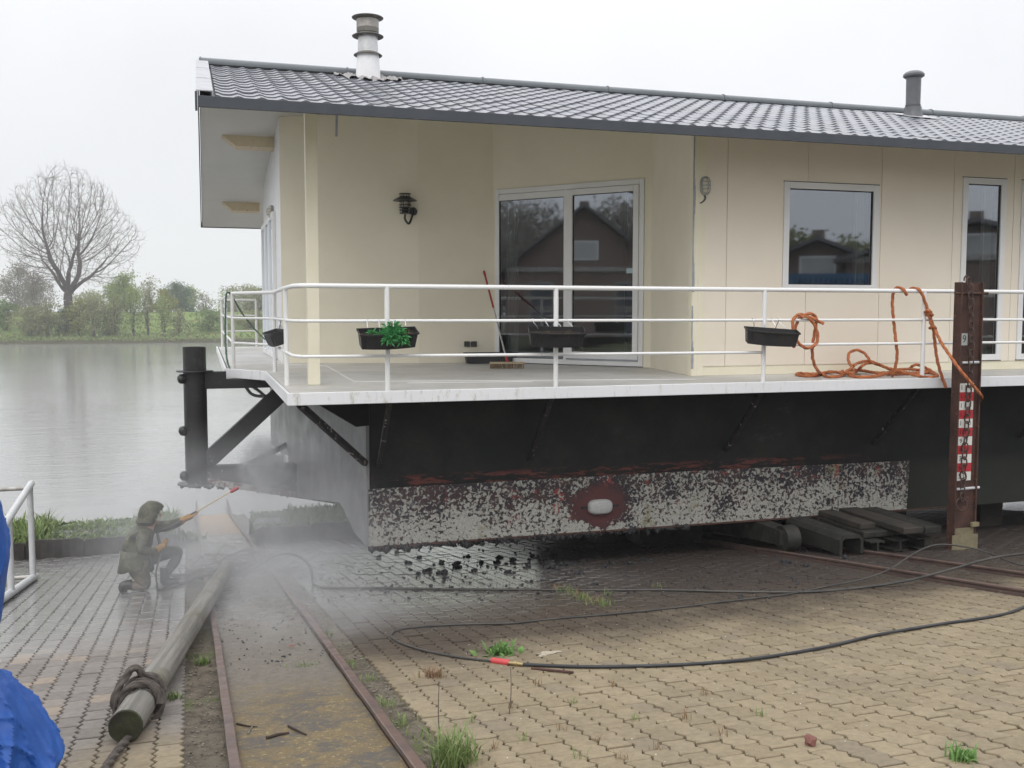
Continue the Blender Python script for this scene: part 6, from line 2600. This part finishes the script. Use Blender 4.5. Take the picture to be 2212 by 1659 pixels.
bv = [
    (pl(430, 1150, 0), 0.135, 0.145, 0),      # 0 pelvis
    (pl(425, 1020, 0), 0.125, 0.155, 0),      # 1 waist
    (pl(450, 880, 0), 0.130, 0.175, 0),       # 2 ribs
    (pl(505, 760, 0), 0.120, 0.185, 0),       # 3 chest
    (pl(575, 680, 0), 0.075, 0.090, 0),       # 4 neck
    (pl(640, 560, 0), 0.072, 0.070, 3),       # 5 head
    (pl(655, 500, 0), 0.068, 0.066, 3),       # 6 crown
    (pl(545, 745, -0.17), 0.070, 0.075, 0),   # 7 near shoulder
    (pl(500, 930, -0.24), 0.060, 0.064, 0),   # 8 near elbow
    (pl(640, 960, -0.20), 0.052, 0.055, 0),   # 9 near forearm
    (pl(705, 950, -0.15), 0.044, 0.046, 0),   # 10 near wrist
    (pl(620, 720, 0.16), 0.068, 0.075, 0),    # 11 far shoulder
    (pl(840, 725, 0.13), 0.062, 0.066, 0),    # 12 far elbow
    (pl(960, 668, 0.06), 0.052, 0.054, 0),    # 13
    (pl(1040, 622, 0.02), 0.042, 0.044, 0),   # 14 far wrist
    (pl(500, 1150, 0.11), 0.105, 0.105, 2),   # 15 raised hip
    (pl(740, 1080, 0.14), 0.088, 0.088, 2),   # 16 raised thigh
    (pl(975, 1060, 0.14), 0.066, 0.066, 2),   # 17 raised knee
    (pl(890, 1220, 0.13), 0.060, 0.060, 2),   # 18 shin
    (pl(775, 1370, 0.12), 0.048, 0.050, 2),   # 19 ankle
    (pl(460, 1190, -0.12), 0.110, 0.110, 1),  # 20 kneeling hip
    (pl(530, 1330, -0.14), 0.092, 0.092, 1),  # 21 kneeling thigh
    (pl(575, 1425, -0.14), 0.066, 0.066, 1),  # 22 kneeling knee
    (pl(450, 1400, -0.13), 0.066, 0.062, 1),  # 23 calf
    (pl(330, 1400, -0.12), 0.052, 0.050, 1),  # 24 ankle
]
be = [(0, 1), (1, 2), (2, 3), (3, 4), (4, 5), (5, 6), (3, 7), (7, 8), (8, 9), (9, 10), (3, 11), (11, 12), (12, 13), (13, 14), (0, 15), (15, 16), (16, 17), (17, 18), (18, 19), (0, 20), (20, 21), (21, 22), (22, 23), (23, 24)]
skin('body', bv, be, [M['coat'], M['trousers_cam'], M['trousers'], M['skin']], person, sub=3)
# coat skirt falling over the seat
mb = MB()
V = []
n = 28
for r, (zx, zy, rx, ry) in enumerate(((425, 960, 0.135, 0.165), (425, 1060, 0.155, 0.185), (428, 1150, 0.172, 0.20), (432, 1215, 0.185, 0.212))):
    for k in range(n):
        a = 2 * math.pi * k / n
        w = 1 + 0.05 * math.sin(5 * a + r) * r / 3
        c = pl(zx, zy, 0)
        V.append(c + np.array([math.cos(a) * rx * w, math.sin(a) * ry * w, 0.025 * math.sin(3 * a) * (r == 3)]))
mb.add(V, [(r * n + k, r * n + (k + 1) % n, (r + 1) * n + (k + 1) % n, (r + 1) * n + k) for r in range(3) for k in range(n)])
o = mb.build('coat_skirt', M['coat'], person, smooth=True)
sm = o.modifiers.new('thick', 'SOLIDIFY')
sm.thickness = 0.008
# hood
V, Fh = ICO[3]
hc_ = pl(622, 520, 0)
keep = []
for f in Fh:
    c = V[list(f)].mean(0)
    if c @ np.array([0.93, 0, -0.36]) < 0.60:
        keep.append(f)
Vh = V.copy()
out = []
for v in Vh:
    p = v * np.array([0.125, 0.118, 0.145])
    if v[2] > 0.15 and v[0] > 0.2:
        p = p + np.array([0.055 * v[0] * v[2] * 1.6, 0, 0.0])
    if v[2] < -0.3:
        p = p * np.array([1.15, 1.25, 1.1]) + np.array([-0.035 * -v[2], 0, 0])
    if v[0] < -0.3:
        p[0] -= 0.018 * (-v[2] + 0.3)
    p = p * (1 + 0.025 * math.sin(9 * v[1] + 5 * v[2]))
    out.append(p + hc_)
mb = MB()
mb.add(out, keep)
o = mb.build('hood', M['coat'], person, smooth=True)
sm = o.modifiers.new('thick', 'SOLIDIFY')
sm.thickness = 0.010
# a little face under the hood
hd = pl(655, 535, 0)
mb = MB()
mb.lump(hd + np.array([0.078, 0, -0.01]), 0.016, amp=0.05, sub=2, squash=1.4)
mb.build('nose', M['skin'], person, smooth=True)
mb = MB()
for s in (-1, 1):
    mb.lump(hd + np.array([0.062, 0.030 * s, 0.022]), 0.010, amp=0.02, sub=2)
mb.build('eyes', M['ink'], person, smooth=True)


def glove(wrist, palm, axis_dir, side, name='glove'):
    """a gloved hand closed round a bar running along axis_dir through palm"""
    d = axis_dir / np.linalg.norm(axis_dir)
    w = palm - wrist
    w = w / np.linalg.norm(w)
    up_ = np.cross(d, side)
    mb = MB()
    mb.tube([wrist - w * 0.03, wrist + (palm - wrist) * 0.35, palm - w * 0.01, palm + w * 0.03], [0.046, 0.040, 0.045, 0.036], n=12, smooth=4, squash=0.8)
    for i in range(4):
        c = palm + d * (0.034 - 0.022 * i) + w * 0.012
        L = (0.9, 1.0, 0.95, 0.78)[i]
        pts = [c + side * 0.026, c + side * 0.030 + w * 0.030 * L, c + w * 0.050 * L + side * 0.004, c + w * 0.042 * L - side * 0.024, c + w * 0.012 - side * 0.030]
        mb.tube(pts, [0.0125, 0.012, 0.0115, 0.010, 0.009], n=7, smooth=4)
    c = palm + d * 0.04
    mb.tube([palm - w * 0.02 - side * 0.02 + d * 0.02, c - side * 0.034 + d * 0.012, c - side * 0.026 + w * 0.03 + d * 0.022, c - side * 0.008 + w * 0.045 + d * 0.02], [0.015, 0.014, 0.012, 0.010], n=7, smooth=4)
    return mb.build(name, M['glove'], person, smooth=True)


lax = pl(1630, 290) - pl(1160, 545)
glove(bv[14][0], pl(1105, 590, 0.0), lax, np.array([0, -1.0, 0]))
glove(bv[10][0], pl(765, 925, -0.10), np.array([0.35, 0.2, 0.9]), np.array([0, -1.0, 0]))
for (a, b, c, dy) in (((775, 1345), (800, 1450), (935, 1452), 0.12), ((345, 1400), (300, 1425), (305, 1475), -0.12)):
    A_, B_, C_ = pl(*a, dy), pl(*b, dy), pl(*c, dy)
    mb = MB()
    if dy > 0:
        mb.tube([A_ + [0, 0, 0.08], A_, pl(775, 1430, dy), pl(800, 1455, dy), pl(870, 1455, dy), pl(945, 1465, dy)], [0.056, 0.054, 0.058, 0.052, 0.045, 0.03], n=12, smooth=4)
    else:
        mb.tube([pl(390, 1385, dy), pl(330, 1385, dy), pl(292, 1400, dy), pl(285, 1440, dy), pl(300, 1478, dy)], [0.058, 0.058, 0.060, 0.050, 0.032], n=12, smooth=4)
    mb.build('boot', M['boot'], person, smooth=True)

la = thing('pressure_lance', 'pressure washer lance with red tip held by the crouching person', 'lance', pl(1160, 548))
mb = MB()
mb.tube([pl(690, 775), pl(760, 742), pl(840, 722), pl(1000, 640), pl(1195, 530)], [0.014, 0.016, 0.018, 0.018, 0.017], n=12)
mb.build('grip_tube', M['black_plastic'], la, smooth=True)
mb = MB()
mb.cyl(pl(1190, 533), pl(1640, 286), 0.0065, n=8)
mb.build('tube', M['brass'], la, smooth=True)
mb = MB()
a_, b_ = pl(1622, 296), pl(1728, 243)
mb.tube([a_, a_ + (b_ - a_) * 0.04, a_ + (b_ - a_) * 0.95, b_], [0.013, 0.021, 0.021, 0.014], n=12)
mb.build('red_tip', M['red_plastic'], la, smooth=True)
mb = MB()
mb.tube([pl(700, 770), pl(720, 850, -0.05), pl(755, 950, -0.1)], [0.016, 0.017, 0.015], n=10, smooth=4)
mb.build('trigger_handle', M['black_plastic'], la, smooth=True)
mb = MB()
mb.tube(even(catmull(np.array([pl(755, 950, -0.1), pl(730, 1060, -0.2), pl(690, 1200, -0.3), pl(700, 1380, -0.3), pl(720, 1478, -0.25), hp[-3] + [0, 0, 0.005], hp[-2], hp[-1]]), 8), 0.03), 0.0105, n=8)
mb.build('hose_tail', M['rubber_wet'], la, smooth=True)

# ------------------------------------------------------------------ mussel clumps knocked off the hull
MG = 'mussel clumps washed off the hull onto the yard'
CL = ['large black mussel clump on the wet pavers under the hull', 'black mussel clump lying on the wet pavers']
g = np.random.default_rng(31)
big = [(1195, 1228, .085), (1216, 1222, .055), (1110, 1212, .05), (1080, 1206, .045), (1075, 1216, .04), (985, 1224, .05), (955, 1217, .04), (1235, 1219, .05), (1260, 1213, .045), (1290, 1206, .04), (1320, 1218, .045), (1365, 1219, .04), (905, 1206, .04), (880, 1216, .045), (1010, 1203, .035), (1140, 1225, .04), (1040, 1216, .04), (1175, 1212, .04), (1305, 1226, .035), (1350, 1202, .04), (1395, 1212, .035), (1150, 1203, .04), (925, 1234, .045), (960, 1239, .05), (900, 1240, .04), (1255, 1240, .04), (1025, 1234, .035), (1100, 1237, .04), (1700, 1218, .05), (1830, 1208, .04), (1740, 1224, .04), (860, 1195, .04), (820, 1205, .04), (1200, 1199, .035), (1240, 1196, .035)]
for i, (x, y, r) in enumerate(big):
    c = G(x, y)
    mb = MB()
    for k in range(7 if r > 0.06 else 5):
        mb.lump(c + [g.normal(0, r * 0.55), g.normal(0, r * 0.5), r * g.uniform(0.1, 0.55)], r * g.uniform(0.4, 0.72), seed=int(g.integers(1e6)), amp=0.35, sub=2, squash=0.85)
    tag(mb.build('mussel_clump', M['mussel']), CL[0] if r > 0.08 else CL[1], 'mussel clump', MG)
mb = MB()
k = 0
while k < 900:
    x, y = g.uniform(640, 1750), g.uniform(1172, 1300)
    if y > 1280 and g.random() < 0.6:
        continue
    if x > 1300 and g.random() < 0.5:
        continue
    if x < 860 and y < 1215:
        continue
    c = G(x, y)
    mb.lump(c + [0, 0, 0.006], float(g.uniform(0.004, 0.011) if g.random() < 0.7 else g.uniform(0.010, 0.024)), seed=k, amp=0.4, sub=1, squash=0.7)
    k += 1
while k < 1400:
    u, v = g.uniform(0.2, 0.95), g.uniform(6.8, 16)
    mb.lump(yard(u, v, 0.004), float(g.uniform(0.004, 0.011)), seed=k, amp=0.4, sub=1, squash=0.6)
    k += 1
stuff(mb.build('mussel_debris', M['mussel']), 'small black mussel bits scattered over the wet yard', 'debris')
mb = MB()
for i in range(420):
    u, v = g.uniform(1.2, 9.5), g.uniform(3.6, 10.5)
    r = float(g.uniform(0.0015, 0.0042))
    mb.lump(yard(u, v, 0.003), r, seed=i, amp=0.4, sub=1, squash=0.4)
for i in range(90):
    u, v = g.uniform(-3, 1.1), g.uniform(4.5, 12)
    mb.lump(yard(u, v, 0.004), float(g.uniform(0.002, 0.005)), seed=i, amp=0.4, sub=1, squash=0.4)
stuff(mb.build('shell_chips', M['white_chip']), 'tiny white shell chips on the pavers', 'debris')
mb = MB()
for i in range(700):
    u, v = g.uniform(0.97, 1.28), g.uniform(3.5, 11)
    mb.lump(yard(u + g.normal(0, 0.02), v, -0.008), float(g.uniform(0.004, 0.012)), seed=i, amp=0.4, sub=1, squash=0.6)
for i in range(500):
    u, v = g.uniform(-0.12, 0.14), g.uniform(3.5, 11)
    mb.lump(yard(u, v, -0.006), float(g.uniform(0.004, 0.011)), seed=i, amp=0.4, sub=1, squash=0.6)
M['grit'] = mk('loose_grit', (0.20, 0.175, 0.135), (0.09, 0.075, 0.06), 30, 0.9)
stuff(mb.build('grit', M['grit']), 'loose grit along both slipway rails', 'grit')

# branches and weed caught round the far end of the pole
c0 = G(500, 1240)
mb = MB()
for i in range(130):
    p = c0 + [g.normal(0.05, 0.42), g.normal(0, 0.28), abs(g.normal(0.04, 0.05))]
    a = g.uniform(-0.6, 0.6) + (math.pi if g.random() < 0.5 else 0)
    L = g.uniform(0.12, 0.5)
    q = p + [math.cos(a) * L, math.sin(a) * L, g.uniform(-0.03, 0.16)]
    q[2] = max(q[2], gz(q[1]) + 0.01)
    p[2] = max(p[2], gz(p[1]) + 0.01)
    mb.tube([p, (p + q) / 2 + g.normal(0, 0.03, 3) + [0, 0, 0.03], q], [0.007, 0.005, 0.003], n=5, smooth=3)
for i in range(70):
    p = c0 + [g.normal(0.05, 0.35), g.normal(0, 0.22), 0]
    p[2] = gz(p[1]) + 0.02
    mb.lump(p, float(g.uniform(0.02, 0.055)), seed=i, amp=0.5, sub=1, squash=0.6)
stuff(mb.build('branch_tangle', M['stick']), 'tangle of dark twigs and weed at the far end of the pole', 'twigs')

# ------------------------------------------------------------------ weeds, twigs, stone, bits on the pavers
def tuft(name, label, px, py, mat, n, h, r, w=0.004, seed=0, group=None, leafy_=0.0):
    c = G(px, py)
    blades(name, cluster(c, r), M[mat], n, h * 0.35, h, w, 1.3, 300 + seed, label, 'weed', 'thing', leafy_, group)


tuft('weed', 'bright green weed growing beside the red hose coupling', 1080, 1411, 'weed', 110, 0.08, 0.055, 0.008, 1, leafy_=0.4)
tuft('grass_tuft', 'long green grass tuft at the paver edge by the slipway', 985, 1648, 'grass', 260, 0.17, 0.055, 0.003, 2)
tuft('grass_tuft', 'small dry brownish grass tuft left of the red hose coupling', 936, 1462, 'grass_dry', 90, 0.07, 0.035, 0.003, 3)
tuft('weed', 'dark green weed on the tan pavers near the red stone', 2078, 1640, 'weed', 90, 0.07, 0.03, 0.004, 4, leafy_=0.2)
tuft('grass_tuft', 'green grass tuft by the log rope at the rail', 372, 1512, 'grass', 40, 0.07, 0.03, 0.004, 5)
tuft('weed', 'small green weed beside the slipway rail under the pole', 440, 1432, 'grass', 50, 0.06, 0.03, 0.004, 6)
for i in range(9):
    x, y = 1205 + i * 12.5, 1272 + i * 4.6
    tuft('grass_tuft', 'pale grass tuft in the row of grass below the hull', x, y, 'grass_dry' if i % 3 == 0 else 'grass', 26, 0.075, 0.05, 0.003, 20 + i, 'row of pale grass tufts below the hull')
tuft('grass_tuft', 'small lone grass tuft on the mud at the right end of the pale grass row', 1318, 1284, 'grass', 22, 0.05, 0.035, 0.003, 80)
tuft('grass_tuft', 'small lone grass tuft on the mud under the hull, right of the grey anode', 1420, 1268, 'grass', 22, 0.05, 0.035, 0.003, 81)
for i, (x, y) in enumerate(((650, 1440), (705, 1372), (757, 1434), (800, 1470), (838, 1520), (868, 1560), (900, 1590))):
    tuft('grass_tuft', 'small grass tuft in the grit beside the slipway', x, y, 'grass', 22, 0.05, 0.035, 0.003, 40 + i, 'small tufts along the grit strip')
RSP = [(1020, 1560), (1105, 1528), (1210, 1575), (1242, 1520), (1290, 1600), (1322, 1482), (1375, 1555), (1480, 1552), (1160, 1480), (1130, 1600), (1420, 1618), (1560, 1590), (1640, 1545), (1066, 1618), (1345, 1640), (1250, 1640), (1520, 1500)]
for i, (x, y) in enumerate(RSP):
    tuft('weed_sprout', 'tiny reddish weed sprout in a tan paver joint' if i % 3 else 'tiny green weed sprout in a tan paver joint', x, y, 'grass_dry' if i % 3 else 'grass', 11, 0.055, 0.014, 0.0018, 60 + i, 'reddish sprouts in the joints of the tan pavers' if i % 3 else 'green sprouts in the joints of the tan pavers')


def twig(label, pts, r, mat='stick', name='twig', lift=0.008, group=None):
    mb = MB()
    P_ = [G(x, y) + [0, 0, lift + (q[0] if q else 0)] for x, y, *q in pts]
    mb.tube(P_, [r, r * 0.9, r * 0.6] if len(P_) > 2 else r, n=7, smooth=4 if len(P_) > 2 else 0)
    return tag(mb.build(name, M[mat], smooth=True), label, 'twig' if name == 'twig' else 'bar', group)


twig('dark thin metal bar lying below the hose coupling', [(1148, 1446), (1238, 1455)], 0.0085, 'rust', 'metal_bar')
twig('longer brown twig on the mossy slipway', [(623, 1571), (641, 1580), (662, 1590)], 0.0065)
twig('knobbly dark twig pointing at the longer twig on the slipway', [(576, 1597), (600, 1590), (625, 1586)], 0.0085)
twig('thin twig touching the left slipway rail', [(512, 1566), (535, 1571), (556, 1573)], 0.005)
twig('pale crooked twig near the left slipway rail', [(536, 1588), (541, 1579), (546, 1570)], 0.006, 'grit')
twig('thin dry stalk standing at the paver edge near the grass tuft', [(950, 1600), (947, 1575, 0.08), (949, 1545, 0.18)], 0.003)
twig('thin dry stalk standing in the tan pavers', [(1100, 1545), (1104, 1520, 0.06), (1103, 1490, 0.13)], 0.0028)
c = G(1750, 1608)
mb = MB()
mb.lump(c + [0, 0, 0.018], 0.027, seed=4, amp=0.3, sub=2, squash=1.0)
tag(mb.build('stone', M['stone_red']), 'small reddish brick stone lying on the tan pavers', 'stone')
c = G(1180, 1412)
mb = MB()
nn = 26
V = [c + [0, 0, 0.004]] + [c + np.array([math.cos(a) * 0.085 * (1 + 0.35 * math.sin(3 * a + 1) + 0.2 * math.sin(7 * a)), math.sin(a) * 0.06 * (1 + 0.35 * math.sin(2 * a) + 0.2 * math.sin(5 * a)), 0.003 - SLOPE * math.sin(a) * 0.06]) for a in np.linspace(0, 2 * math.pi, nn, endpoint=False)]
mb.add(V, [(0, 1 + i, 1 + (i + 1) % nn) for i in range(nn)])
M['lime'] = mk('whitish_splash', (0.42, 0.38, 0.31), (0.33, 0.28, 0.20), 30, 0.8)
tag(mb.build('lime_stain', M['lime']), 'whitish dried splash on the pavers beside the green weed', 'stain')
g = np.random.default_rng(77)
for i, (x, y, lab, m) in enumerate(((337, 1520, 'yellow fallen leaf beside the wrapped rope', 'leaf_yellow'), (316, 1452 + 35, 'pale leaf scrap on the grey pavers', 'leaf_yellow'), (630, 1400, 'orange fallen leaf on the slipway mud', 'stone_red'))):
    c = G(x, y) + [0, 0, 0.012]
    mb = MB()
    mb.add([c + [-0.03, 0, 0], c + [0, -0.016, 0.008], c + [0.034, 0, 0.004], c + [0, 0.016, 0.014]], [(0, 1, 2, 3)])
    tag(mb.build('fallen_leaf', M[m]), lab, 'leaf')

# a swan far off at the opposite water edge
c = PZ(193, 738.5, WATER_Z)
mb = MB()
mb.lump(c + [0, 0, 0.25], 0.42, amp=0.05, sub=2, squash=0.7)
mb.tube([c + [0.3, 0, 0.4], c + [0.42, 0, 0.8], c + [0.5, 0, 1.0]], [0.09, 0.07, 0.09], n=7, smooth=3)
tag(mb.build('swan', M['flash_white'], smooth=True), 'tiny white bird at the water edge of the far bank', 'bird')

# ------------------------------------------------------------------ what stands behind the viewer and shows in the panes
def reflect(px, py, p0, n, dist):
    p0, n = np.array(p0, float), np.array(n, float)
    r = ray(px, py)
    h = PP(px, py, p0, n)
    d = r - 2 * n * np.dot(r, n)
    d /= np.linalg.norm(d[:2])
    return h + d * dist, d


dn = np.array([en[0], en[1], 0.0])


def gable_house(label, base, face, w, dep, hw, hr, group=None):
    f2 = np.array([face[0], face[1], 0.0])
    f2 /= np.linalg.norm(f2)
    s2 = np.array([-f2[1], f2[0], 0.0])
    b = np.array([base[0], base[1], 0.0])
    t = thing('gabled_house', label, 'house', b, group)
    up = np.array([0, 0, 1.0])
    mb = MB()
    mb.prism([b - s2 * w / 2, b + s2 * w / 2, b + s2 * w / 2 + up * hw, b + up * (hw + hr - 0.1), b - s2 * w / 2 + up * hw], -f2 * dep)
    mb.build('wall', M['brick_far'], t)
    for sg in (-1, 1):
        mb = MB()
        e0 = b + s2 * sg * (w / 2 + 0.5) + up * (hw - hr * 1.0 / w) + f2 * 0.5
        r0 = b + up * (hw + hr) + f2 * 0.5
        mb.prism([e0, r0, r0 + up * 0.18, e0 + up * 0.18], -f2 * (dep + 1))
        mb.build('roof', M['tile_far'], t)
    for (sx, z, ww, hh) in ((0, hw + hr * 0.30, 1.6, 1.1), (-w * 0.27, hw * 0.62, 1.4, 1.5), (w * 0.27, hw * 0.62, 1.4, 1.5), (-w * 0.27, hw * 0.2, 1.4, 1.5), (w * 0.27, hw * 0.2, 1.4, 1.5)):
        c = b + s2 * sx + up * z + f2 * 0.03
        mb = MB()
        mb.obox(c, s2 * ww / 2, f2 * 0.03, up * hh / 2)
        wo = mb.build('window', M['pvc' if sx == 0 else 'zinc_dull'], t)
        mb = MB()
        mb.obox(c + f2 * 0.035, s2 * (ww / 2 - 0.1), f2 * 0.006, up * (hh / 2 - 0.1))
        mb.build('pane', M['curtain' if sx == 0 else 'fascia'], wo)
    mb = MB()
    c = b + up * (hw + hr + 0.5) - f2 * dep * 0.4
    mb.obox(c - up * 0.35, s2 * 0.3, f2 * 0.3, up * 0.6)
    mb.build('chimney', M['brick_far'], t)
    mb = MB()
    c = b + up * hw + f2 * 0.06
    mb.obox(c, s2 * (w / 2 + 0.2), f2 * 0.05, up * 0.12)
    mb.build('barge_band', M['zinc_dull'], t)
    return t


apex, dd = reflect(1262, 446, (*B1, 0), dn, 42)
hp_ = apex[2]
gable_house('dark gabled brick house mirrored in the glass doors', apex - np.array([0, 0, 0]), (-dd[0], -dd[1]), 9.0, 11, hp_ * 0.52, hp_ * 0.48)
for i, (px, py, dist) in enumerate(((1100, 470, 52), (1140, 480, 60), (1330, 470, 55), (1365, 478, 60), (1190, 490, 66), (1060, 480, 58), (1300, 490, 66), (1120, 462, 72), (1080, 455, 75), (1345, 455, 72), (1160, 470, 78))):
    q, d_ = reflect(px, py, (*B1, 0), dn, dist)
    leafy('yard_tree', 'bare brownish tree mirrored in the glass doors', 0, 0, 0, 0, 7.0, M['leaf_grey'], 900, 0.4, 'trees behind the viewer', seed=200 + i, low=0.2, at=(q[0], q[1], 0.0, q[2] * 1.12))
fn = np.array([0, -1.0, 0])
q, d_ = reflect(1768, 520, (0, FY, 0), fn, 34)
gable_house('low dark house mirrored in the square window', q, (-d_[0], -d_[1]), 9.0, 9, q[2] * 0.62, q[2] * 0.38)
q, d_ = reflect(2110, 480, (0, FY, 0), fn, 30)
gable_house('tall dark house mirrored in the narrow window', q, (-d_[0], -d_[1]), 10.0, 9, q[2] * 0.72, q[2] * 0.28)
for i, (px, py, dist) in enumerate(((1715, 505, 38), (1860, 520, 38), (1835, 528, 44), (1690, 520, 44))):
    q, d_ = reflect(px, py, (0, FY, 0), fn, dist)
    leafy('yard_tree', 'budding tree mirrored in the square window', 0, 0, 0, 0, 5.0, M['leaf_brown'], 800, 0.36, 'trees behind the viewer', seed=220 + i, low=0.15, at=(q[0], q[1], 0.0, q[2]))
qa, _ = reflect(1690, 592, (0, FY, 0), fn, 24)
qb, _ = reflect(1905, 592, (0, FY, 0), fn, 24)
t = thing('container', 'blue steel container mirrored in the square window', 'container', ((qa[0] + qb[0]) / 2, (qa[1] + qb[1]) / 2, 0))
mb = MB()
d_ = (qb - qa) / np.linalg.norm(qb - qa)
mb.beam((*qa[:2], qa[2] / 2), (*qb[:2], qa[2] / 2), 2.4, qa[2] * 0.98)
mb.build('body', M['container'], t)
mb = MB()
m_ = np.array([-d_[1], d_[0], 0]) * 1.22
for s in np.linspace(0.02, 0.98, 20):
    for sg in (-1, 1):
        c = qa + (qb - qa) * s + m_ * sg
        mb.box((c[0] - 0.05, c[1] - 0.05, 0.2), (c[0] + 0.05, c[1] + 0.05, qa[2] - 0.2))
mb.build('rib', M['container'], t)

# ------------------------------------------------------------------ spray and river air
def mist(name, label, c, rad, dens, seed):
    mb = MB()
    V, F = ICO[2]
    mb.add(V * 1.0, F)
    o = mb.build(name)
    o.location = c
    o.scale = rad
    t = NT(name + '_air')
    t.n.remove(t.bsdf)
    vol = t.node('ShaderNodeVolumePrincipled')
    vol.inputs['Color'].default_value = (0.97, 0.98, 1.0, 1)
    vol.inputs['Anisotropy'].default_value = 0.3
    ln = t.node('ShaderNodeVectorMath', operation='LENGTH')
    t.l.new(t.obj, ln.inputs[0])
    fall = t.map(ln.outputs['Value'], 0.1, 0.95, 1.0, 0.0)
    nz = t.map(t.noise(2.2 if name == 'mist' else 3.4, 4, 0.65, t.obj, 0.6), 0.36, 0.66, 0.2 if name == 'mist' else 0.0, 1.0)
    d = t.math('MULTIPLY', t.math('MULTIPLY', fall, nz), dens)
    t.l.new(d, vol.inputs['Density'])
    t.l.new(vol.outputs[0], t.out.inputs['Volume'])
    o.data.materials.append(t.m)
    stuff(o, label, 'spray')
    return o


mist('spray', 'dense white water spray bursting off the bracket at the lance tip', PY(573, 1005, 13.55), (0.46, 0.5, 0.56), 13.0, 1)
mist('mist', 'thin drifting water mist hanging over the slipway and the pole', PY(545, 1170, 11.6), (2.6, 3.5, 1.6), 0.62, 2)
mist('mist', 'low water mist drifting over the rails in front of the hull', PY(640, 1335, 8.6), (1.3, 2.2, 0.75), 0.75, 3)

mb = MB()
mb.box((-600, -280, -10), (600, 660, 46))
hz = mb.build('haze')
t = NT('river_haze')
t.n.remove(t.bsdf)
vol = t.node('ShaderNodeVolumePrincipled')
vol.inputs['Color'].default_value = (0.96, 0.97, 1.0, 1)
vol.inputs['Density'].default_value = 0.00075
t.l.new(vol.outputs[0], t.out.inputs['Volume'])
hz.data.materials.append(t.m)
stuff(hz, 'pale rainy air over the river', 'haze')
